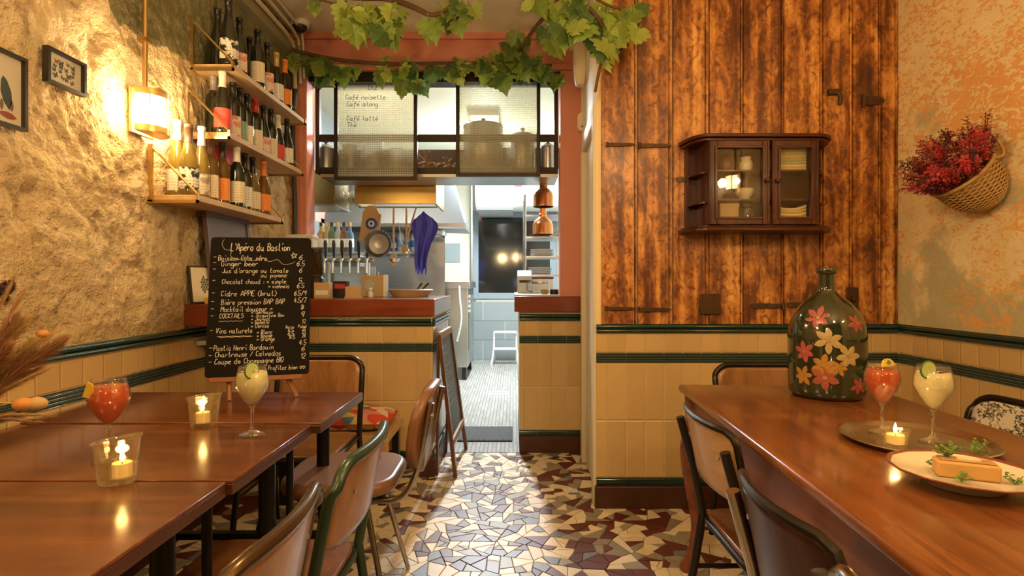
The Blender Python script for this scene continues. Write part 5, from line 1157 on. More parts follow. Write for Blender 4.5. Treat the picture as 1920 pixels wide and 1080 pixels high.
def pillow(u, v, s): 
    x, y = (u - .5) * 2, (v - .5) * 2; h = (max(0, 1 - x ** 4) * max(0, 1 - y ** 4)) ** .5
    return (-.955 + x * .275 * (1 - .04 * y * y), 3.15 + y * .17 * (1 - .04 * x * x), .425 + s * .050 * h)
mb = MB().grid(lambda u, v: pillow(u, v, 1), 18, 14); mb.grid(lambda u, v: pillow(u, 1 - v, -1), 18, 14)
cu = thing('floral_cushion', 'colourful floral cushion lying on the low bench', 'cushion', (-.955, 3.15, .376)); mb.build('pad', FLOR, cu, smooth='all')
MB().tube([Vector(pillow(u, v, 0)) for u, v in [(i / 12, 0) for i in range(12)] + [(1, i / 8) for i in range(8)] + [(1 - i / 12, 1) for i in range(12)] + [(0, 1 - i / 8) for i in range(8)]], .005, 6, closed=True).build('piping', pm('red_piping', (.5, .08, .04), None, 9, .7), cu)
# ------------------------------------------------------------------ chalkboard menu on its easel
CHALK = pm('chalk', (.74, .70, .60), (.60, .56, .47), 60, .9); BOARD = pm('blackboard', (.008, .007, .006), (.013, .011, .009), 9, .85)
BOARD.node_tree.nodes['Principled BSDF'].inputs['Specular IOR Level'].default_value = .15
EAS = pm('orange_brown_wood', (.30, .115, .035), (.22, .08, .024), 9, .4, stretch=(1, 1, .3))
TL, TRc, BL, BR = at(387, 441, 2.155), at(578.5, 450, 2.245), at(392.5, 712, 2.075), at(584, 697.5, 2.150)
ux = ((TRc - TL).normalized() + (BR - BL).normalized()).normalized(); uy = ((TL - BL).normalized() + (TRc - BR).normalized()); uy = (uy - ux * uy.dot(ux)).normalized(); nn = ux.cross(uy)
BW, BH = ((TRc - TL).length + (BR - BL).length) / 2, ((TL - BL).length + (TRc - BR).length) / 2; org = (TL + TRc + BL + BR) / 4
cm = thing('chalkboard_menu', 'handwritten chalkboard drinks menu standing on the bistro table', 'chalkboard', tuple(org))
MX = Matrix(((ux.x, uy.x, nn.x, org.x), (ux.y, uy.y, nn.y, org.y), (ux.z, uy.z, nn.z, org.z), (0, 0, 0, 1)))
bd = MB().prism(rrect(BW, BH, .014), -.006, 0, MX).build('slate', BOARD, cm)
def wr(text, px, py, h, end=0, wid=.0021, name='chalk_line'):
    # board position from the menu layout: fractions of width and height
    mb = MB(); wid *= (h / .0098) ** .8 * .92; script(mb, text, org + ux * ((px - .5) * BW) + uy * ((.5 - py) * BH), ux * ((end - px) * BW / text_width(text, h) if end else 1), uy, h, wid, nn, .0008, .22)
    o = mb.build(name, CHALK, bd, smooth=False); return o
Z_ = .0098
for t, u, v, h, e in (("L'Apéro du Bastion", .20, .098, .0150, .79), ('-', .03, .165, Z_, 0), ('Boisson Cola zéro', .08, .172, Z_, .56), ('6', .885, .165, Z_, 0), ('-', .03, .205, Z_, 0), ('Ginger beer', .11, .212, Z_, .475), ('6.5', .86, .212, Z_, .945),
                   ('-', .03, .252, Z_, 0), ("Jus d'orange ou tomate", .12, .262, Z_ * .95, .78), ('6', .885, .262, Z_, 0), ('ou pomme', .50, .296, Z_ * .9, .765), ('-', .03, .335, Z_, 0), ('Chocolat chaud : * simple', .125, .342, Z_ * .93, .76), ('5', .885, .340, Z_, 0), ('* viennois', .58, .376, Z_ * .85, .79), ('6.5', .865, .376, Z_ * .9, .945),
                   ('-', .03, .425, Z_, 0), ('Cidre APPIE (brut)', .12, .430, Z_, .665), ('6.5/9', .84, .432, Z_, .965), ('-', .03, .487, Z_, 0), ('Bière pression BAP BAP', .125, .492, Z_, .75), ('4.5/7', .84, .485, Z_, .965), ('-', .03, .537, Z_, 0), ('Mocktail douceur ~', .125, .542, Z_, .63), ('8', .91, .535, Z_, 0),
                   ('-', .03, .588, Z_, 0), ('COCKTAILS', .115, .588, Z_ * .9, .35), ('* Germain', .42, .562, Z_ * .72, .635), ('* Jacqueline Bon', .42, .585, Z_ * .72, .745), ('* Jeannot', .42, .610, Z_ * .72, .61), ('* Isabelle', .42, .633, Z_ * .72, .60), ('* Denise', .42, .660, Z_ * .75, .60), ('9', .91, .590, Z_ * 1.1, 0), ('12', .925, .635, Z_ * .75, .965),
                   ('-', .03, .690, Z_, 0), ('Vins naturels', .09, .694, Z_, .44), ('* Blanc', .48, .705, Z_ * .8, .635), ('* Rouge', .48, .730, Z_ * .8, .635), ('* Orange', .48, .755, Z_ * .8, .66), ('Verre', .76, .672, Z_ * .65, .845), ('6.5', .785, .695, Z_ * .72, .845), ('6.5', .785, .721, Z_ * .72, .85), ('8.5', .80, .746, Z_ * .72, .86), ('Pichet', .885, .668, Z_ * .6, .975), ('23', .925, .690, Z_ * .72, .965), ('23', .925, .713, Z_ * .72, .965), ('26', .925, .737, Z_ * .72, .965),
                   ('-', .03, .812, Z_, 0), ('Pastis Henri Bardouin', .075, .815, Z_, .65), ('4.5', .90, .790, Z_ * .95, .975), ('-', .03, .863, Z_, 0), ('Chartreuse / Calvados', .09, .860, Z_ * .97, .725), ('6', .925, .835, Z_, 0), ('-', .03, .910, Z_, 0), ('Coupe de Champagne BIO', .09, .908, Z_, .75), ('12', .92, .888, Z_, .97), ('Profitez bien ##', .60, .962, Z_ * .85, .965)):
    wr(t, u, v, h, e)
def squig(pts, wid=.0018, name='chalk_flourish'):
    mb = MB(); ribbon(mb, smooth_path([org + ux * ((u - .5) * BW) + uy * ((.5 - v) * BH) + nn * .0008 for u, v in pts], 6), wid, nn); mb.build(name, CHALK, bd, smooth=False)
squig([(.13, .015), (.11, .05), (.14, .09), (.20, .10), (.20, .14), (.27, .165), (.36, .145), (.42, .175), (.50, .15), (.58, .18), (.66, .165), (.72, .20), (.80, .195), (.84, .18)], .0012)
for v, a, b in ((.608, .11, .34), (.715, .10, .42), (.720, .12, .44)): squig([(a + (b - a) * i / 8, v + .003 * (i % 2)) for i in range(9)], .0014)
squig([(.82, .11), (.85, .15), (.80, .13), (.86, .125), (.81, .155), (.82, .11)], .0016)
ez = thing('table_easel', 'small orange-brown wooden easel holding the chalkboard menu', 'easel', tuple(org - uy * BH / 2)); zt3 = .752
lb = org - uy * (BH / 2 + .008)
a, b = lb - ux * BW * .42, lb + ux * BW * .42; M = Matrix(((ux.x, uy.x, nn.x, lb.x), (ux.y, uy.y, nn.y, lb.y), (ux.z, uy.z, nn.z, lb.z), (0, 0, 0, 1)))
MB().box((-BW * .44, -.010, -.012), (BW * .44, .008, .022), M).build('ledge', EAS, ez, bevel=.002)
for s, px, py in ((-1, 430, 752), (1, 557, 744)):
    foot = at(px, py, F * (H - zt3) / (py - CY)); foot.z = zt3; tp = org + uy * .12 - nn * .016 + ux * s * .02
    foot2 = foot + Vector((0, 0, 0)); MB().tube([foot2, lb - nn * .014 + ux * s * BW * .28, tp], [.008, .009, .008], 6).build('leg', EAS, ez)
MB().tube([Vector((org.x, org.y + .30, zt3)).lerp(org, 0), org + uy * .10 - nn * .03], .008, 6).build('back_leg', EAS, ez)

# ------------------------------------------------------------------ A-board in the doorway
ab = thing('pavement_sign', 'wooden A-frame chalkboard standing at the end of the bar', 'sign', (-.37, 3.55, 0))
n0, f0 = Vector((-.352, 3.40, 0)), Vector((-.336, 3.97, 0)); hgt = .87; leanx = -.125      # near foot, far foot; leans towards the bar
n1, f1 = Vector((-.455, 3.42, hgt)), Vector((-.442, 3.90, hgt))
ABW = m_varnished('dark_brown_frame', (.075, .026, .010), (.12, .042, .015), (.17, .065, .024), 'Z', .4, .2); ABE = pm('pale_worn_wood_edge', (.40, .23, .10), (.30, .16, .07), 8, .5)
def beam(a, b, w2, d2, up, name, mat, par):
    d = (b - a).normalized(); s1 = d.cross(up).normalized(); s2 = s1.cross(d).normalized(); vs = [p + s1 * x + s2 * y for p in (a, b) for x, y in ((-w2, -d2), (w2, -d2), (w2, d2), (-w2, d2))]
    return MB().add(vs, [(3, 2, 1, 0), (4, 5, 6, 7), (0, 1, 5, 4), (1, 2, 6, 5), (2, 3, 7, 6), (3, 0, 4, 7)]).build(name, mat, par, smooth=False, bevel=.002)
fx = Vector((1, 0, .12))
for a, b in ((n0, n1), (f0, f1)): beam(a, b, .024, .011, fx, 'post', ABW, ab)
beam(n0.lerp(n1, .99), f0.lerp(f1, .99), .022, .012, Vector((1, 0, 0)), 'top_rail', ABE, ab); beam(n0.lerp(n1, .235), f0.lerp(f1, .235), .022, .012, Vector((1, 0, 0)), 'bottom_rail', ABE, ab)
mb = MB(); P = lambda u, v, o_=0: (n0.lerp(n1, v)).lerp(f0.lerp(f1, v), u) + Vector((o_, 0, 0))
mb.add([P(.03, .24), P(.97, .24), P(.97, .98), P(.03, .98), P(.03, .24, -.008), P(.97, .24, -.008), P(.97, .98, -.008), P(.03, .98, -.008)], HEX); sl = mb.build('slate', pm('grey_blackboard', (.045, .045, .044), (.065, .064, .06), 8, .45), ab, smooth=False)
ra = random.Random(9); nrm = (P(1, .5) - P(0, .5)).cross(P(.5, 1) - P(.5, .5)).normalized(); dx = (P(1, .5) - P(0, .5)).normalized(); dy = (P(.5, 1) - P(.5, .5)).normalized()
for v, l, hh in ((.90, .30, .028), (.85, .35, .010), (.76, .5, .010), (.73, .2, .010), (.70, .45, .010), (.67, .55, .010), (.64, .30, .010), (.61, .6, .010), (.58, .5, .010), (.53, .4, .010), (.48, .5, .009)):
    mb = MB(); pts = []; u = .12
    while u < .12 + l: pts.append(P(u, v + ra.uniform(-1, 1) * hh / hgt * .5) + nrm * .001); u += .012 if hh < .02 else .03
    ribbon(mb, smooth_path(pts, 2), .0022 if hh < .02 else .004, nrm); mb.build('chalk_scribble', CHALK, sl, smooth=False)
g0, g1 = Vector((-.470, 3.43, .0)), Vector((-.470, 3.90, .0))
for a, b in ((g0 + Vector((.0, 0, 0)), n1 + Vector((-.006, .0, -.02))), (g1, f1 + Vector((-.006, 0, -.02)))): beam(a + Vector((0, 0, 0)), b + Vector((0, 0, 0)), .014, .008, fx, 'rear_post', ABW, ab)

# ------------------------------------------------------------------ glasses, candles, tray, plate
DRO = pm('orange_red_cocktail', (.44, .055, .002), (.50, .08, .004), 9, .12, coat=.4); DRW = pm('pale_yellow_cocktail', (.72, .66, .38), (.66, .60, .32), 9, .12, coat=.4)
for m_ in (DRO, DRW):
    b_ = m_.node_tree.nodes['Principled BSDF']; b_.inputs['Subsurface Weight'].default_value = .12; b_.inputs['Subsurface Radius'].default_value = (.03, .02, .008); b_.inputs['Subsurface Scale'].default_value = .5
LIQ = [(.001, .0885), (.006, .0892), (.018, .1015), (.0322, .1225), (.0425, .1432), (.0438, .152), (.0420, .168), (.0384, .183), (.001, .183)]
ICE = pm('crushed_ice_foam', (.80, .72, .55), (.70, .50, .35), 60, .3)
PEEL = pm('lemon_peel', (.80, .55, .06), (.72, .46, .04), 20, .5); CUCG = pm('cucumber_flesh', (.50, .55, .20), (.42, .50, .16), 30, .4); CUCD = pm('cucumber_skin', (.06, .14, .03), None, 30, .4)
HERB = pm('green_herb', (.10, .20, .035), (.16, .26, .05), 20, .6)
LIQM = [MB().lathe(LIQ, (0, 0, 0), 26).mesh('drink', m_, 'all') for m_ in (DRO, DRW)]
def cocktail(loc, kind, garnish, label, sc=1.0):
    o = thing('cocktail_glass', label, 'cocktail', loc, 0, 'stemmed cocktail glasses'); o.scale = (sc,) * 3
    put('glass', GMESH, o); put('drink', LIQM[kind], o)
    MB().lathe([(.001, .1835), (.034, .1833), (.0378, .1828)], (0, 0, 0), 22).build('foam', ICE if kind else DRO, o, world=False)
    if garnish == 'peel': MB().prism([(-.018, 0), (.012, -.004), (.006, .030), (-.006, .036)], 0, .003, Matrix.Translation((-.016, -.037, .162)) @ Matrix.Rotation(PI / 2, 4, 'X')).build('citrus_peel', PEEL, o, world=False)
    if garnish == 'slice':
        M = Matrix.Translation((.012, -.010, .192)) @ Matrix.Rotation(.5, 4, 'Z') @ Matrix.Rotation(PI / 2 - .3, 4, 'X')
        MB().prism([(.030 * math.cos(t), .022 * math.sin(t)) for t in [PI * i / 12 for i in range(13)]], -.003, .003, M).build('citrus_slice', PEEL, o, world=False)
        MB().prism([(-.012, .010), (0, .004), (.012, .010), (0, .018)], .003, .005, M).build('mint_leaf', HERB, o, world=False)
    if garnish in ('cuke', 'cukewide'):
        M = Matrix.Translation((-.028 if garnish == 'cukewide' else .014, -.034 if garnish == 'cuke' else -.02, .192)) @ Matrix.Rotation(1.12 if garnish == 'cuke' else .15, 4, 'Z') @ Matrix.Rotation(PI / 2, 4, 'X')
        c2 = MB().cyl((0, 0, -.002), (0, 0, .002), .022, n=24); c2.v = [tuple(M @ Vector(p)) for p in c2.v]; sl_ = c2.build('cucumber_slice', CUCG, o, world=False)
        MB().tube([M @ Vector((.022 * math.cos(t), .022 * math.sin(t), 0)) for t in [2 * PI * i / 24 for i in range(24)]], .0026, 6, closed=True).build('cucumber_peel', CUCD, sl_, world=False)
        if garnish == 'cukewide':
            for k in range(3): MB().ball((.004 + .012 * k, -.02 + .006 * k, .184), .0045, 8, 5, (1.8, 1, .7)).build('pepper_berry', pm('dark_berry', (.10, .02, .015), None, 20, .4), o, world=False)
        else:
            for k in range(3): MB().ball((-.026 + .012 * k, -.022, .183), .004, 8, 5, (1.6, 1, .7)).build('pepper_berry', pm('dark_berry', (.10, .02, .015), None, 20, .4), o, world=False)
    return o
cocktail((at(204, 0, 1.378).x, 1.378, .7485), 0, 'peel', 'orange-red cocktail with citrus peel on the bistro table by the wall', 1.02)
cocktail((at(473, 0, 1.610).x, 1.610, .7485), 1, 'cuke', 'pale yellow cocktail with cucumber in front of the chalkboard', 1.0)
WAX = pm('ivory_wax', (.82, .62, .30), (.86, .68, .36), 9, .5, emit=(1.0, .45, .10), es=.35); FLAME = pm('candle_flame', (1, .8, .4), None, 9, .5, emit=(1.0, .62, .22), es=16)  # wax emits faintly, standing in for flame light soaking through it
THICK = glass('thick_candle_glass', (.93, .93, .85), .02, (.8, .72, .5), ior=2.4, refr=.18)
def candle(name, loc, r, h, label, slant=.0, rz=0, wax_r=.019, wax_h=.030, off=(0, 0)):
    o = thing(name, label, 'candle holder', loc, rz, 'glass candle holders')
    mb = MB().lathe([(.001, .001), (r * .72, .001), (r * .78, .006), (r * .84, h * .5), (r * .93, h * .93), (r * 1.03, h * .96), (r * 1.04, h), (r * .98, h * 1.0), (r * .90, h * .93), (r * .78, h * .5), (r * .70, .016), (.001, .014)], (0, 0, 0), 30)
    mb.v = [(x, y * .82, z + (slant * x if z > h * .4 else 0)) for x, y, z in mb.v]; mb.build('glass', THICK, o, world=False)
    MB().lathe([(.001, .0145), (wax_r, .0145), (wax_r, .0145 + wax_h), (wax_r * .85, .0145 + wax_h - .001), (.001, .0145 + wax_h - .003)], (off[0], off[1], 0), 20).build('candle', WAX, o, world=False)
    MB().cyl((off[0], off[1], .0145 + wax_h - .003), (off[0], off[1], .0145 + wax_h + .006), .0012, n=6).build('wick', BLKT, o, world=False)
    MB().lathe([(.0006, 0), (.0042, .006), (.0048, .010), (.0030, .018), (.0006, .027)], (off[0], off[1], .0145 + wax_h + .003), 12).build('flame', FLAME, o, world=False)
    lamp('candle_light', (loc[0] + off[0], loc[1] + off[1], loc[2] + .0145 + wax_h + .034), .22, (1, .55, .18), .01)
candle('candle_glass', (at(220, 0, 1.225).x, 1.225, .7485), .050, .098, 'slanted glass candle holder at the front of the bistro tables', .16, .1, off=(.010, 0))
candle('candle_glass', (at(383, 0, 1.70).x, 1.70, .7485), .050, .096, 'glass candle holder beside the chalkboard easel', .10, .1, off=(-.004, 0))
tr = thing('round_tray', 'round silver tray carrying two cocktails on the farmhouse table', 'tray', (1.083, 1.49, .7605))
SILV = pm('tarnished_silver', (.74, .69, .58), (.58, .53, .44), 12, .2, 1, rough2=.32)
MB().lathe([(.001, .003), (.150, .003), (.158, .006), (.172, .014), (.178, .016), (.181, .014), (.178, .012), (.160, .002), (.150, 0), (.001, 0)], (1.083, 1.49, .7605), 56).build('tray', SILV, tr); MB().lathe([(.146, .0032), (.148, .0042), (.150, .0032)], (1.083, 1.49, .7605), 48).build('engraved_ring', SILV, tr)
cocktail((1.048, 1.575, .7638), 0, 'slice', 'orange-red cocktail with lemon slice on the silver tray', .99); cocktail((1.125, 1.485, .7638), 1, 'cukewide', 'pale yellow cocktail with cucumber slice on the silver tray', 1.02)
candle('tealight_glass', (.982, 1.425, .7638), .036, .050, 'small lit candle glass on the silver tray', 0, 0, .020, .022)
def sprig(par, x, y, z, n, r, rs, world=True):
    mb = MB(); rr = random.Random(rs)
    for k in range(n):
        a = rr.uniform(0, 2 * PI); l = r * rr.uniform(.4, 1); e = Vector((x + l * math.cos(a), y + l * math.sin(a), z + rr.uniform(.004, .02))); mb.tube([(x, y, z), e], .0009, 4)
        for j in range(3):
            q = Vector((x, y, z)).lerp(e, .4 + .3 * j); t = rr.uniform(0, 6.3); s = .006; mb.add([q, q + Vector((s * math.cos(t), s * math.sin(t), .003)), q + Vector((1.6 * s * math.cos(t + .5), 1.6 * s * math.sin(t + .5), .002)), q + Vector((s * math.cos(t + 1), s * math.sin(t + 1), -.001))], [(0, 1, 2, 3)])
    return mb
for k, (x, y) in enumerate(((1.105, 1.40), (1.20, 1.43), (1.155, 1.39))):
    tag(sprig(None, x, y, .7652, 8, .026, 20 + k).build('herb_sprig', HERB), ['small green herb sprig at the front of the silver tray', 'small green herb sprig at the rim of the silver tray', 'small green herb sprig between the two others on the tray'][k], 'herb', 'herb sprigs on the tray')
pc = Vector((.958, 1.180, .7605)); CHINA = pm('cream_china', (.74, .66, .50), (.70, .61, .45), 6, .18, coat=.4); RED = pm('wine_red_glaze', (.16, .035, .03), (.24, .07, .05), 40, .25)
pl = thing('fluted_plate', 'cream footed plate with dark red fluted rim on the farmhouse table', 'plate', tuple(pc))
def fl_plate(prof, n=60, flu=.012):
    mb = MB().lathe(prof, (0, 0, 0), n)
    mb.v = [(x * (1 + flu * k_ * math.cos(14 * math.atan2(y, x))), y * (1 + flu * k_ * math.cos(14 * math.atan2(y, x))), z) for x, y, z in mb.v for k_ in (max(0, (math.hypot(x, y) - .08) / .06),)]
    return mb.xf(Matrix.Translation(pc))
fl_plate([(.001, .016), (.080, .016), (.088, .020), (.118, .028), (.1345, .034), (.1350, .032), (.118, .025), (.088, .016), (.078, .012), (.070, .0), (.066, 0), (.066, .010), (.001, .010)]).build('dish', CHINA, pl); fl_plate([(.128, .0322), (.135, .0355), (.1385, .034), (.136, .0315)]).build('rim', RED, pl)
tt = thing('terrine_slice', 'slice of terrine topped with herbs on the fluted plate', 'food', (pc.x + .005, pc.y, pc.z + .0165), -.42)
CR = pm('pastry_crust', (.60, .36, .12), (.52, .28, .08), 40, .6, bmp=.3); FILL = pm('terrine_filling', (.50, .30, .14), (.34, .17, .08), 60, .5, bmp=.3)
MB().box((-.055, -.023, 0), (.055, .023, .034)).build('crust', CR, tt, world=False, bevel=.005); MB().box((-.048, -.017, .0345), (.048, .017, .037)).build('filling', FILL, tt, world=False, bevel=.002)
MB().prism([(.022 * math.cos(t), .009 * math.sin(t)) for t in [2 * PI * i / 16 for i in range(16)]], .037, .040, Matrix.Translation((.005, -.003, 0))).build('egg_slice', pm('egg_yolk', (.80, .62, .22), (.82, .72, .40), 60, .4), tt, world=False)
sprig(tt, -.03, .006, .038, 12, .024, 33).build('garnish_sprig', HERB, tt, world=False)
for k, (x, y, s) in enumerate(((-.045, .035, .026), (.075, -.02, .02), (-.02, -.045, .022))): sprig(None, x, y, .002, 7, s, 50 + k).build('scattered_herb', HERB, tt, world=False)

# ------------------------------------------------------------------ painted demijohn
dj = Vector((1.195, 2.115, .7605))
DJP = [(.001, .004), (.100, 0), (.122, .006), (.131, .022), (.134, .06), (.135, .20), (.133, .24), (.124, .285), (.104, .325), (.076, .358), (.050, .380), (.034, .396), (.029, .412), (.0275, .460), (.0285, .463), (.0345, .465), (.0350, .482), (.0285, .485), (.020, .485)]
def rad(z):
    for (r0, z0_), (r1, z1_) in zip(DJP, DJP[1:]):
        if z0_ <= z <= z1_ and z1_ > z0_: return r0 + (r1 - r0) * (z - z0_) / (z1_ - z0_)
    return .135
o = thing('demijohn', 'big dark green glass demijohn painted with pink and cream lilies', 'bottle', tuple(dj))
dp = smooth_path([(r, 0, z) for r, z in DJP], 3); m_dj = pm('dark_olive_bottle_glass', (.020, .024, .010), (.030, .034, .014), 4, .07, coat=.8)
MB().lathe([(max(.0008, p.x), p.z) for p in dp], tuple(dj), 48).build('glass_body', m_dj, o, smooth='all')
FPAL = {'pink': ((.30, .035, .045), (.44, .13, .10)), 'cream': ((.48, .38, .18), (.36, .22, .07)), 'amber': ((.34, .14, .02), (.44, .24, .05)), 'red': ((.24, .035, .035), (.34, .09, .06)), 'rose': ((.24, .035, .03), (.38, .12, .07))}
def surf(th, z, k=0): r = rad(z) + .0010 + k; return dj + Vector((r * math.sin(th), -r * math.cos(th), z))
toward = math.atan2(-dj.x, dj.y) * -1     # the side that faces the room
def dj_flower(px, py, size, pal, rot, np_=6):
    size *= .88
    th0 = (px - 1553) / 67.0; th0 = math.asin(max(-.97, min(.97, th0))) - .52; z0_ = (755 - py) / 497.0
    f = None; ra_ = random.Random(int(px)); f = bpy.data.objects.new('painted_flower', None); COL.objects.link(f); f.parent = o
    for k in range(np_):
        a = rot + 2 * PI * k / np_ + ra_.uniform(-.12, .12); mb = MB(); l = size * ra_.uniform(.85, 1.1); w_ = size * .25
        prof = [(0.06, .10), (.3, .75), (.55, 1.0), (.8, .70), (1.0, .0)]
        row = []
        for t, ww in prof:
            for s in (-1, 0, 1):
                du, dv = t * l * math.cos(a) - s * ww * w_ * math.sin(a), t * l * math.sin(a) + s * ww * w_ * math.cos(a)
                zz = min(max(z0_ + dv, .012), .36); row.append(surf(th0 + du / rad(zz), zz, .0004 * (k % 3) + (.0005 if s == 0 else 0)))
        mb.add(row, [(3 * i + j, 3 * i + j + 1, 3 * i + 4 + j, 3 * i + 3 + j) for i in range(4) for j in range(2)]); mb.build('petal', pm('paint_%s' % pal, FPAL[pal][0], FPAL[pal][1], 70, .35), f, smooth=False)
    mb = MB(); ring = [surf(th0 + size * .14 * math.cos(t) / rad(z0_), z0_ + size * .14 * math.sin(t), .0022) for t in [2 * PI * i / 10 for i in range(10)]]; mb.add(ring, [tuple(range(10))]); mb.build('flower_centre', pm('paint_centre', (.30, .16, .03), (.45, .28, .06), 60, .5), f, smooth=False)
def dj_leaf(px, py, l, a):
    th0 = math.asin(max(-.97, min(.97, (px - 1553) / 67.0))) - .52; z0_ = (755 - py) / 497.0; row = []
    for t, ww in ((0, 0.05), (.3, .8), (.6, .9), (1, .0)):
        for s in (-1, 1):
            du, dv = t * l * math.cos(a) - s * ww * l * .22 * math.sin(a), t * l * math.sin(a) + s * ww * l * .22 * math.cos(a); zz = min(max(z0_ + dv, .012), .36); row.append(surf(th0 + du / rad(zz), zz, -.0002))
    MB().add(row, [(2 * i, 2 * i + 1, 2 * i + 3, 2 * i + 2) for i in range(3)]).build('painted_leaf', pm('paint_leaf', (.035, .05, .018), (.05, .065, .022), 30, .5), o, smooth=False)
for a_ in ((1538, 605, .050, 'pink', .3), (1604, 615, .042, 'red', .2), (1557, 645, .055, 'cream', .5), (1587, 672, .054, 'cream', .1), (1518, 668, .046, 'pink', .8), (1548, 690, .050, 'amber', .4), (1516, 712, .044, 'amber', .2), (1551, 712, .060, 'rose', .6), (1604, 726, .040, 'red', .3), (1573, 694, .034, 'amber', 1.0)): dj_flower(*a_)
for px, py, l, a_ in ((1540, 632, .05, 2.4), (1575, 625, .05, .7), (1512, 640, .05, 1.8), (1600, 650, .05, 1.0), (1535, 735, .05, 4.2), (1590, 705, .05, -.4), (1590, 742, .05, -1.0), (1503, 690, .04, 2.8), (1600, 695, .04, .2)): dj_leaf(px, py, l, a_)
o.rotation_euler = (0, 0, 0)

# ------------------------------------------------------------------ wall cabinet
MAHO = m_varnished('dark_mahogany', (.030, .008, .003), (.065, .017, .006), (.11, .032, .011), 'Z', .3, .15)
MAHX = m_varnished('dark_mahogany_rail', (.030, .008, .003), (.065, .017, .006), (.11, .032, .011), 'X', .3, .15)
for m_ in (MAHO, MAHX): m_.node_tree.nodes['Principled BSDF'].inputs['Specular IOR Level'].default_value = .3
cy0, cyf = YW - .006, 2.735; zc0_, zc1_ = 1.445, 1.925; xl, xr2 = .962, 1.505; ex0, ex1 = .882, 1.622
cb = thing('wall_cabinet', 'dark mahogany glass-fronted cabinet on the plank wall', 'cabinet', ((xl + xr2) / 2, cy0, zc0_))
def board(z, t, grow=0, x0=ex0, x1=ex1, name='board'):
    pts = [(x0 - grow, cy0)] + [(xl - (xl - x0 + grow) * math.cos(t_), cy0 - (cy0 - cyf + grow) * math.sin(t_)) for t_ in [PI / 2 * i / 7 for i in range(8)]] + [(xr2 + (x1 - xr2 + grow) * math.sin(t_), cy0 - (cy0 - cyf + grow) * math.cos(t_)) for t_ in [PI / 2 * i / 7 for i in range(8)]] + [(x1 + grow, cy0)]
    MB().prism(pts, z, z + t).build(name, MAHX, cb, bevel=.004)
board(zc1_ - .018, .018, .012, name='top_board'); board(zc1_ - .034, .014, .0, name='cornice'); board(zc0_, .018, .012, name='bottom_board'); board(zc0_ + .019, .010, -.002, name='plinth')
MB().box((ex0 + .02, cy0 - .008, zc0_ + .03), (ex1 - .02, cy0, zc1_ - .035)).build('back_panel', MAHO, cb)
for x in (xl, xr2 - .016): MB().box((x, cyf + .012, zc0_ + .03), (x + .016, cy0 - .008, zc1_ - .035)).build('side_panel', MAHO, cb)
for x in (ex0 + .022, ex1 - .036): MB().box((x, cy0 - .03, zc0_ + .03), (x + .014, cy0 - .008, zc1_ - .035)).build('end_post', MAHO, cb)
for z in (1.585, 1.735):
    for (xa, s, xe) in ((xl, -1, xl - ex0 - .03), (xr2, 1, ex1 - xr2 - .02)):
        pts = [(xa, cy0 - .008), (xa, cyf + .04)] + [(xa + s * xe * math.sin(t_), cy0 - .008 - (cy0 - .048 - cyf) * math.cos(t_)) for t_ in [PI / 2 * i / 7 for i in range(1, 8)]]
        MB().prism(pts, z, z + .012).build('corner_shelf', MAHX, cb, bevel=.003)
for z in (1.60, 1.745): MB().box((xl + .016, cyf + .03, z), (xr2 - .016, cy0 - .009, z + .008)).build('inner_shelf', MAHX, cb)
PANE = glass('cabinet_pane', (.97, .97, .95), gloss=.7)
def cdoor(xa, xb, knob):
    d = MB(); za, zb = zc0_ + .031, zc1_ - .036; w_ = .038; y0_, y1_ = cyf - .012, cyf + .010
    dd = bpy.data.objects.new('door', None); COL.objects.link(dd); dd.parent = cb; dd.location = (0, 0, 0)
    def rail(a, b): MB().box(a, b).build('door_rail', MAHO, dd, bevel=.003)
    rail((xa, y0_, za), (xa + w_, y1_, zb)); rail((xb - w_, y0_, za), (xb, y1_, zb)); rail((xa + w_, y0_, za), (xb - w_, y1_, za + w_)); rail((xa + w_, y0_, zb - w_), (xb - w_, y1_, zb))
    g = .012
    for a, b in (((xa + w_ - g, y0_ - .007, za + w_ - g), (xa + w_, y0_, zb - w_ + g)), ((xb - w_, y0_ - .007, za + w_ - g), (xb - w_ + g, y0_, zb - w_ + g)), ((xa + w_, y0_ - .007, za + w_ - g), (xb - w_, y0_, za + w_)), ((xa + w_, y0_ - .007, zb - w_), (xb - w_, y0_, zb - w_ + g)), ((xa + .006, y0_ - .004, za + .006), (xa + .014, y0_, zb - .006)), ((xb - .014, y0_ - .004, za + .006), (xb - .006, y0_, zb - .006))): MB().box(a, b).build('door_moulding', MAHX, dd, bevel=.002)
    MB().box((xa + w_ - .003, cyf - .004, za + w_ - .003), (xb - w_ + .003, cyf - .001, zb - w_ + .003)).build('pane', PANE, dd)
    p = Vector((knob, y0_ - .001, 1.690)); MB().lathe([(.005, 0), (.006, .010), (.012, .016), (.013, .022), (.008, .028), (.001, .029)], (0, 0, 0), 14).xf(Matrix.Translation(p) @ Matrix.Rotation(PI / 2, 4, 'X')).build('knob', MAHO, dd)
cdoor(xl + .002, 1.262, 1.243); cdoor(1.274, xr2 - .002, 1.293)
TOW = [pm('yellow_towel', (.68, .44, .07), (.74, .52, .12), 60, .9, bmp=.3), pm('cream_towel', (.74, .66, .48), (.68, .58, .38), 60, .9, bmp=.3), pm('grey_green_towel', (.50, .47, .30), (.44, .41, .25), 60, .9, bmp=.3)]
xt0, xt1 = 1.312, 1.468
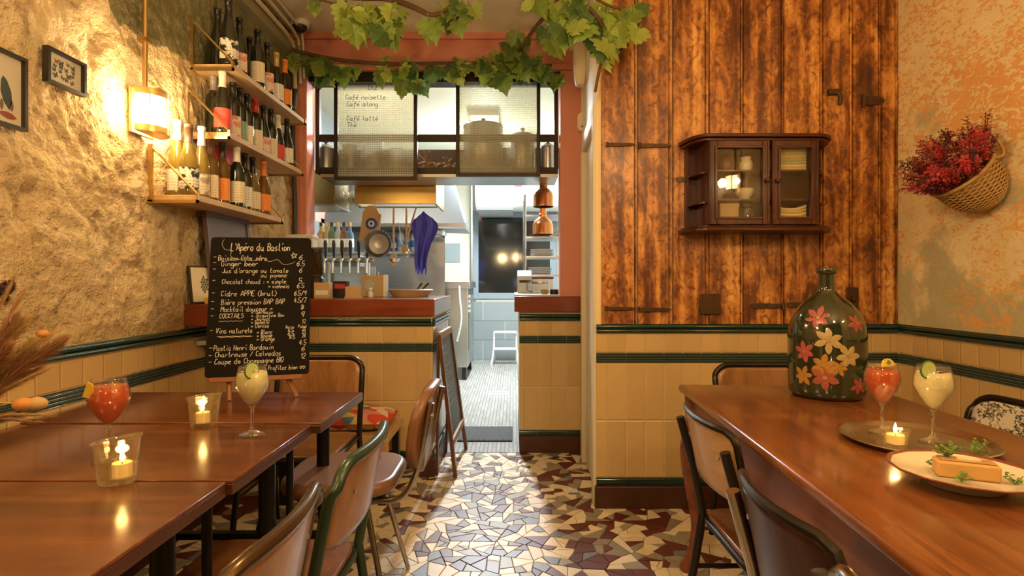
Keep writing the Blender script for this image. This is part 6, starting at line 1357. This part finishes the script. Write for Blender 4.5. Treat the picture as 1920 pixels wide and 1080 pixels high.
for s, (z0_, n) in enumerate(((1.754, 7), (1.477, 6))):
    for k in range(n):
        h = .0155; z = z0_ + k * (h + .0004); sag = .010 * k / n if s else .003
        def tw_(u, v, hh): 
            x = xt0 + (xt1 - xt0) * u; e = abs(2 * u - 1); return (x, cyf + .045 + .09 * v, z + hh * h - sag * (1 - e ** 2) + (.011 * e ** 3 * k / n if s else 0))
        sec = [(0, .0), (1, .0), (1, .5), (1, 1), (0, 1), (-.06, .5)]
        nu = 10; mb = MB(); vs = [tw_(i / nu, v, hh * .96) for i in range(nu + 1) for v, hh in sec]; m_ = 6
        mb.add(vs, [(i * m_ + j, i * m_ + (j + 1) % m_, (i + 1) * m_ + (j + 1) % m_, (i + 1) * m_ + j) for i in range(nu) for j in range(m_)] + [tuple(range(m_))[::-1], tuple(nu * m_ + j for j in range(m_))])
        ci = ([0, 1, 2, 2, 0, 2, 0], [1, 1, 0, 1, 0, 1])[s][k]
        tag(mb.build('folded_towel', TOW[ci], smooth=True), f"folded {('yellow', 'cream', 'grey-green')[ci]} towel, {ORD[k]} from the bottom of the {('upper', 'lower')[s]} stack in the cabinet", 'towel', ('upper towel stack', 'lower towel stack')[s])
def inside(name, label, cat, x, z, prof, mat, y=2.83, extra=None):
    o = thing(name, label, cat, (x, y, z)); MB().lathe(prof, (x, y, z), 24).build('body', mat, o)
    if extra: MB().lathe(extra[0], (x, y, z), 20).build(extra[2], extra[1], o)
inside('glass_jar', 'clear glass jar with lid behind the cabinet door', 'jar', 1.190, 1.475, [(.001, .002), (.036, .002), (.038, .01), (.038, .085), (.03, .095), (.03, .10), (.028, .10), (.034, .085), (.034, .008), (.001, .006)], CLEAR, extra=([(.031, .098), (.031, .115), (.001, .117)], DSTEEL, 'lid'))
inside('white_jug', 'small white jug on the upper shelf of the cabinet', 'jug', 1.188, 1.754, [(.001, 0), (.026, 0), (.034, .025), (.032, .05), (.024, .062), (.028, .072), (.026, .072), (.022, .062), (.001, .06)], CHINA, extra=([(.025, .070), (.029, .073), (.025, .076)], CHINA, 'rim'))
inside('dark_pot', 'dark clay pot on the upper shelf of the cabinet', 'pot', 1.085, 1.754, [(.001, 0), (.035, 0), (.045, .035), (.040, .065), (.030, .075), (.001, .075)], BASEW, extra=([(.02, .075), (.01, .085), (.001, .09)], BASEW, 'lid'))
inside('cream_bowl', 'cream bowl on the middle shelf of the cabinet', 'bowl', 1.182, 1.609, [(.001, 0), (.02, 0), (.045, .035), (.05, .055), (.047, .055), (.04, .035), (.001, .006)], CHINA, extra=([(.048, .053), (.052, .056), (.048, .059)], CHINA, 'rim'))
o = thing('card_box', 'ochre card box at the bottom of the cabinet', 'box', (1.09, 2.85, 1.475)); MB().box((1.045, 2.80, 1.475), (1.140, 2.90, 1.585)).build('box', KB_, o, bevel=.002); MB().box((1.043, 2.798, 1.57), (1.142, 2.902, 1.590)).build('lid', KB_, o)

# ------------------------------------------------------------------ wicker wall basket with dried flowers
bc = Vector((1.905, 2.36, 1.655)); ax = Vector((-.74, -.02, .67)).normalized(); bu = Vector((0, 1, 0)); bu = (bu - ax * bu.dot(ax)).normalized(); bv = ax.cross(bu)
WICK = pm('honey_wicker', (.52, .33, .12), (.40, .23, .075), 26, .5, bmp=.2); WICD = pm('brown_wicker', (.34, .19, .06), (.26, .14, .045), 26, .5)
bk = thing('wicker_basket', 'round honey wicker basket hanging on the peeling wall', 'basket', tuple(bc))
def bpt(t, s, k=0):      # s = 0 at the rim, 1 at the bottom; flattened where it meets the wall
    r = (.122 + k) * math.cos(s * PI / 2 * .98) ** .62; p = bc + (bu * math.cos(t) + bv * math.sin(t)) * r - ax * ((.178 + k) * math.sin(s * PI / 2))
    p.x = min(p.x, XR - .018); return p
MB().grid(lambda u, v: bpt(2 * PI * u, v * .99, -.004), 40, 14).build('lining', WICD, bk, smooth='all')
for k in range(30):
    s = .02 + .95 * k / 30; n = 64; mb = MB(); mb.tube([bpt(2 * PI * i / n, s, .0028 * (1 if (i // 2 + k) % 2 else -1)) for i in range(n)], .0034, 5, closed=True); mb.build('weave_strand', WICK, bk)
for k in range(22): MB().tube([bpt(2 * PI * k / 22, s) for s in [i / 10 for i in range(11)]], .0036, 5).build('stake', WICD, bk)
MB().tube([bpt(2 * PI * i / 48, 0, .004) for i in range(48)], .008, 6, closed=True).build('rim', WICK, bk)
pk = bpt(PI * .0, 0); pk = bc + Vector((.06, -.10, .13))
MB().tube(smooth_path([bpt(3.6, 0), bc + Vector((.085, -.11, .06)), pk, bc + Vector((.085, -.02, .17)), Vector((XR - .02, bc.y, bc.z + .19))]), .006, 6).build('hanging_loop', WICK, bk)
fb = thing('dried_bouquet', 'bouquet of dried crimson flowers in the wicker basket', 'flowers', tuple(bc + ax * .02)); rq = random.Random(4)
FLM = [pm('crimson_dried', (.36, .014, .026), (.48, .035, .045), 30, .8), pm('burgundy_dried', (.20, .018, .028), (.28, .035, .04), 30, .8), pm('dark_plum_dried', (.045, .012, .016), (.08, .02, .025), 30, .8), pm('dusty_rose_dried', (.38, .09, .06), (.45, .16, .10), 30, .8)]
def sprig_mesh(m_, seed):
    r_ = random.Random(seed); mb = MB(); mb.tube([(0, 0, 0), (.003, .002, .05), (0, .004, .10)], .0016, 5)
    for k in range(44):
        t = r_.uniform(.25, 1.08); a = r_.uniform(0, 6.28); rr = .021 * (1.1 - .45 * t) * r_.uniform(.4, 1); c = Vector((rr * math.cos(a), rr * math.sin(a), .10 * t)); s = r_.uniform(.004, .0085); d = Vector((math.cos(a), math.sin(a), r_.uniform(.2, 1.2))).normalized(); e = d.cross(Vector((0, 0, 1))).normalized()
        q = d.cross(e); mb.add([c - e * s * .6, c + d * s * 1.3 + q * s * .3, c + e * s * .6, c - d * s * .3 - q * s * .4], [(0, 1, 3), (1, 2, 3), (0, 2, 1)])
    return mb.mesh('flower_sprig', m_)
SPM = [sprig_mesh(FLM[i % 4], i) for i in range(8)]
def aim(d): return Vector(d).to_track_quat('Z', 'Y').to_euler()
for k in range(190):
    a = rq.uniform(0, 2 * PI); q = math.sqrt(rq.random()); d = (ax + (bu * math.cos(a) + bv * math.sin(a)) * q * 1.15 + Vector((-.05, .0, .05))).normalized()
    base = bc + (bu * math.cos(a) + bv * math.sin(a)) * .085 * q - ax * .01; base.x = min(base.x, XR - .04); l = rq.uniform(-.02, .085) * (1 - .35 * q)
    pos = base + d * (l + .02)
    if (pos + d * .1).x > XR - .012: continue
    put('flower_sprig', SPM[rq.choices(range(8), (5, 3, 2, 2, 5, 3, 2, 2))[0]], fb, tuple(pos - fb.location), aim(d), rq.uniform(.8, 1.25))
SEED = pm('tan_seed_head', (.45, .30, .14), (.36, .22, .09), 40, .7, bmp=.3); sb = MB().ball((0, 0, 0), .012, 12, 8).mesh('seed_head', SEED, 'all')
for q in ((-.09, -.05, .10), (-.075, -.06, .13), (-.02, -.10, .06), (-.10, .04, .13), (-.06, -.09, .05)): put('seed_head', sb, fb, tuple(Vector(q) + (bc - fb.location)))
MB().tube([bc + Vector((-.11, -.06, .04)), bc + Vector((-.08, -.09, .07))], .0016, 5).build('stalk', SEED, fb)

# ------------------------------------------------------------------ dried grasses at the edge of the front table
vx, vy = -1.035, 1.02
va = thing('stoneware_vase', 'stoneware vase of dried grasses on the front bistro table', 'vase', (vx, vy, .7465)); MB().lathe([(.001, 0), (.045, 0), (.06, .03), (.062, .09), (.04, .14), (.03, .16), (.034, .175), (.030, .175), (.026, .16), (.034, .14), (.001, .13)], (vx, vy, .7465), 26).build('body', pm('grey_stoneware', (.30, .26, .20), None, 12, .6), va); MB().lathe([(.030, .173), (.036, .176), (.030, .179)], (vx, vy, .7465), 22).build('rim', pm('dark_stoneware', (.10, .08, .06), None, 12, .5), va)
gr = thing('dried_grass_bouquet', 'dried pampas plumes and seed heads leaning over the front table', 'dried plants', (vx, vy, .80)); rg = random.Random(2)
PAMP = pm('russet_pampas', (.42, .22, .10), (.32, .15, .06), 40, .9); STRAW = pm('straw_stem', (.52, .34, .13), (.42, .26, .09), 30, .8); ORS = pm('orange_seed_pod', (.58, .27, .06), (.50, .22, .05), 30, .7, bmp=.2); PUR = pm('purple_statice', (.055, .02, .035), (.09, .035, .05), 40, .9, bmp=.5)
def plume(tip, wid, mat, n, name='plume', l=.22):
    b = Vector((vx, vy, .90)); tip = Vector(tip); mid_ = b.lerp(tip, .5) + Vector((0, 0, .02)); path = smooth_path([b, mid_, tip], 10); mb = MB(); mb.tube(path, .0018, 5)
    tot = (tip - b).length
    for k in range(n):
        t = 1 - rg.random() * min(1, l / tot); i = min(len(path) - 2, int(t * (len(path) - 1))); p = path[i].lerp(path[i + 1], t * (len(path) - 1) - i); d = (path[i + 1] - path[i]).normalized()
        env = math.sin(PI * min(1, max(0.03, (1 - t) * tot / l)) ** .6); s = Vector((rg.gauss(0, 1), rg.gauss(0, 1), rg.gauss(0, 1))); s = (s - d * s.dot(d)).normalized()
        e = p + d * rg.uniform(.015, .035) + s * wid * env * rg.uniform(.4, 1); q = s.cross(d) * .0009; mb.add([p - q, p + q, e], [(0, 1, 2)])
    mb.build(name, mat, gr, smooth=False)
plume(at(108, 645, 1.13), .034, PAMP, 3200, l=.30); plume(at(92, 628, 1.18), .014, STRAW, 700, l=.24); plume(at(40, 610, 1.10), .028, STRAW, 1500); plume(at(52, 650, 1.10), .026, STRAW, 1400); plume(at(26, 600, 1.08), .022, PAMP, 1000); plume(at(40, 555, 1.15), .008, PAMP, 350); plume(at(22, 530, 1.05), .008, STRAW, 300); plume(at(70, 700, 1.10), .012, STRAW, 500, l=.2); plume(at(84, 778, 1.02), .008, STRAW, 300, l=.18); plume(at(60, 790, 1.0), .008, PAMP, 300, l=.18); plume(at(8, 660, 1.05), .03, PAMP, 1500); plume(at(60, 700, 1.12), .024, PAMP, 1300)
for tip, r, m_, sc in ((at(80, 626, 1.15), .0115, ORS, (1, 1, .75)), (at(68, 757, 1.06), .016, STRAW, (1.25, 1, .8)), (at(44, 758, 1.05), .015, ORS, (1.3, 1, .85)), (at(12, 540, 1.08), .012, PUR, (1, 1, 1.1)), (at(2, 560, 1.10), .011, PUR, (1, 1, 1))):
    mb = MB().ball(tip, r, 14, 9, sc)
    if m_ is PUR:      # a tuft of small papery florets
        for k in range(260):
            d = Vector((rg.gauss(0, 1), rg.gauss(0, 1), rg.gauss(0, 1))).normalized(); p = tip + d * r * rg.uniform(.7, 1.15); e = d.cross(Vector((.3, .5, .8))).normalized() * .0022; mb.add([p - e, p + e, p + d * .006 + e * rg.uniform(-1, 1)], [(0, 1, 2)])
    h = mb.build('seed_head', m_, gr); MB().tube(smooth_path([Vector((vx, vy, .90)), Vector((vx, vy, .92)).lerp(tip, .5) + Vector((0, 0, .02)), tip]), .0013, 5).build('stem', STRAW, gr)

# ------------------------------------------------------------------ artificial vine garlands
LEAFM = []
def m_leaf(name, c1, c2, vein):
    m, nt, b = nodes(name); v = coords(nt); oi = N(nt, 'ShaderNodeObjectInfo'); n_ = noise_t(nt, v, 40, 3)
    c = mixc(nt, n_, c1, c2); sx = N(nt, 'ShaderNodeSeparateXYZ'); L(nt, v, sx.inputs[0])
    r_ = math_n(nt, 'ARCTAN2', sx.outputs[0], math_n(nt, 'MULTIPLY', sx.outputs[1], -1.0)); w_ = math_n(nt, 'ABSOLUTE', math_n(nt, 'SINE', math_n(nt, 'MULTIPLY', r_, 3.2)))
    c = mixc(nt, ramp(nt, w_, [(.0, (.8, .8, .8)), (.14, (0, 0, 0))]), c, vein)
    hs = N(nt, 'ShaderNodeHueSaturation'); L(nt, c, hs.inputs['Color']); k = math_n(nt, 'MULTIPLY_ADD', oi.outputs['Random'], .7); nt.nodes[-1].inputs[2].default_value = .7; L(nt, k, hs.inputs['Value']); L(nt, hs.outputs[0], b.inputs['Base Color']); b.inputs['Roughness'].default_value = .45
    tl = N(nt, 'ShaderNodeBsdfTranslucent'); L(nt, hs.outputs[0], tl.inputs[0]); mx = N(nt, 'ShaderNodeMixShader'); mx.inputs[0].default_value = .35; out = [q for q in nt.nodes if q.type == 'OUTPUT_MATERIAL'][0]
    L(nt, b.outputs[0], mx.inputs[1]); L(nt, tl.outputs[0], mx.inputs[2]); L(nt, mx.outputs[0], out.inputs[0]); return m
LM = [m_leaf('vine_leaf_green', (.17, .27, .045), (.25, .36, .07), (.40, .48, .16)), m_leaf('vine_leaf_lime', (.32, .42, .07), (.42, .50, .11), (.52, .56, .20)), m_leaf('vine_leaf_dark', (.07, .14, .04), (.11, .19, .055), (.20, .28, .10))]
half_o = [(0, -.02), (.10, .12), (.30, .16), (.46, .05), (.40, -.08), (.55, -.18), (.62, -.34), (.44, -.38), (.42, -.55), (.30, -.56), (.26, -.72), (.14, -.74), (0, -1.0)]
def leaf_mesh(mt, fold, curl, seed):
    r_ = random.Random(seed); out = [(x * r_.uniform(.92, 1.08), y * r_.uniform(.95, 1.05)) for x, y in half_o]; out[0] = (0, -.02); out[-1] = (0, -1)
    mb = MB()
    for s in (1, -1):
        pts = out; zf = lambda x, y: fold * abs(x) + curl * (y + .3) ** 2 + .05 * math.sin(7 * x + 5 * y)
        vs = [(s * x, y, zf(x, y)) for x, y in pts]; ct = [(0, y, zf(0, y)) for y in (-.15, -.32, -.5, -.7)]
        v2 = vs + ct; n = len(vs); c1, c2, c3, c4 = n, n + 1, n + 2, n + 3
        f = [(0, 1, c1), (1, 2, c1), (2, 3, c1), (3, 4, c1), (4, 5, c2, c1), (5, 6, c2), (6, 7, c2), (7, 8, c3, c2), (8, 9, c3), (9, 10, c4, c3), (10, 11, c4), (11, 12, c4), (0, c1, c1)][:12]
        if s < 0: f = [q[::-1] for q in f]
        mb.add(v2, f)
    mb.tube([(0, -.02, 0), (.02, .14, .05), (.0, .30, .14)], .016, 4)
    return mb.mesh('leaf', mt, 'all')
LEAFM = [leaf_mesh(LM[i % 3], fo, cu, i) for i, (fo, cu) in enumerate(((.25, -.2), (-.2, .25), (.45, -.3), (.12, -.5), (.35, .2), (-.35, -.2)))]
STEM = pm('brown_vine_stem', (.14, .075, .035), (.09, .045, .02), 30, .75, bmp=.3)
def vine(name, label, stems, clusters, seed):
    r_ = random.Random(seed); o = thing(name, label, 'garland', tuple(stems[0][0][0]), group='artificial vine garlands')
    for pts, rad_ in stems:
        pa = smooth_path(pts, 6); MB().tube(pa, [rad_ * (1 - .4 * i / len(pa)) for i in range(len(pa))], 6).build('stem', STEM, o)
    for (px, py, Y, sx, sy, n, sz) in clusters:
        for k in range(n):
            p = at(px + r_.uniform(-sx, sx), py + r_.uniform(-sy, sy), Y + r_.uniform(-.07, .05)); p.z = min(p.z, 2.89)
            s = sz * r_.uniform(.75, 1.2)
            e = (PI / 2 - r_.uniform(-.3, .6), r_.uniform(-.7, .7), r_.uniform(-.8, .8))
            l = put('leaf', LEAFM[r_.choices(range(6), (5, 4, 3, 5, 3, 2))[0]], o, tuple(p - o.location), e, s)
    return o
YV = 3.76
vine('vine_garland', 'vine garland running along the pink beam above the sashes',
     [([at(542, 90, YV), at(575, 100, YV), at(640, 112, YV), at(730, 119, YV), at(830, 118, YV), at(940, 120, YV), at(1035, 122, YV)], .013), ([at(560, 95, YV), at(650, 116, YV + .02), at(760, 122, YV), at(900, 116, YV)], .008)],
     [(560, 108, YV, 14, 14, 5, .105), (600, 114, YV, 24, 14, 9, .11), (628, 134, YV, 30, 12, 10, .115), (665, 130, YV, 12, 8, 3, .09), (710, 128, YV, 14, 10, 4, .10), (745, 122, YV, 26, 12, 8, .11), (762, 145, YV - .02, 18, 12, 6, .11), (780, 160, YV - .03, 10, 8, 3, .115), (830, 126, YV, 26, 10, 8, .115), (880, 118, YV, 22, 10, 8, .105), (915, 128, YV, 22, 12, 10, .11), (935, 138, YV - .02, 14, 8, 4, .125), (955, 115, YV, 22, 14, 10, .105), (985, 118, YV, 24, 14, 10, .105), (1015, 130, YV, 16, 14, 6, .11), (1035, 140, YV, 10, 10, 4, .10)], 1)
YC = 3.15
vine('vine_garland', 'vine garland hanging from the ceiling in front of the pink beam',
     [([at(600, -18, YC), at(660, -5, YC), at(725, -2, YC), at(770, 12, YC), at(805, 27, YC), at(835, 20, YC), at(860, -6, YC), at(880, -30, YC)], .016), ([at(590, -4, YC), at(625, 6, YC), at(650, 2, YC)], .007), ([at(700, -12, YC), at(760, 4, YC), at(800, 22, YC)], .009)],
     [(655, 14, YC, 28, 14, 8, .12), (680, 30, YC, 24, 12, 6, .14), (715, 40, YC - .02, 14, 10, 4, .15), (728, 64, YC - .03, 8, 8, 2, .13), (748, 18, YC, 20, 14, 5, .12), (810, 45, YC, 8, 12, 3, .115), (842, 30, YC, 16, 16, 6, .125), (870, 8, YC, 14, 10, 4, .12), (590, 6, YC, 5, 10, 2, .07), (640, 52, YC, 6, 8, 2, .07)], 2)
vine('vine_garland', 'slanting vine branch joining the ceiling vine to the beam',
     [([at(1060, -25, 3.0), at(1030, 20, 3.2), at(1005, 50, 3.4), at(985, 80, 3.6), at(968, 102, 3.74)], .015), ([at(1050, -10, 3.05), at(1015, 35, 3.3), at(995, 60, 3.5), at(975, 90, 3.7)], .009)],
     [(1000, 0, 3.1, 14, 6, 3, .11), (958, 92, 3.70, 12, 10, 4, .10), (974, 68, 3.62, 6, 6, 2, .10), (1025, 58, 3.3, 8, 16, 3, .12), (1040, 30, 3.2, 10, 16, 4, .12)], 3)
YD = 2.72
vine('vine_garland', 'thick vine cluster in the corner of the planks and the ceiling',
     [([at(1060, -20, 2.9), at(1100, 10, YD), at(1130, 50, YD), at(1135, 90, YD), at(1124, 130, YD), at(1116, 172, YD)], .012), ([at(1090, -20, YD), at(1140, 10, YD), at(1180, 20, YD), at(1195, 50, YD)], .008)],
     [(1050, 22, YD, 22, 18, 6, .11), (1068, 52, YD - .03, 20, 14, 4, .125), (1100, 12, YD, 26, 14, 6, .11), (1105, 60, YD - .02, 24, 18, 6, .115), (1140, 26, YD, 24, 20, 6, .115), (1160, 62, YD, 18, 14, 4, .11), (1185, 14, YD, 14, 12, 4, .10), (1192, 50, YD, 8, 8, 3, .105), (1138, 88, YD - .02, 12, 8, 3, .12)], 4)
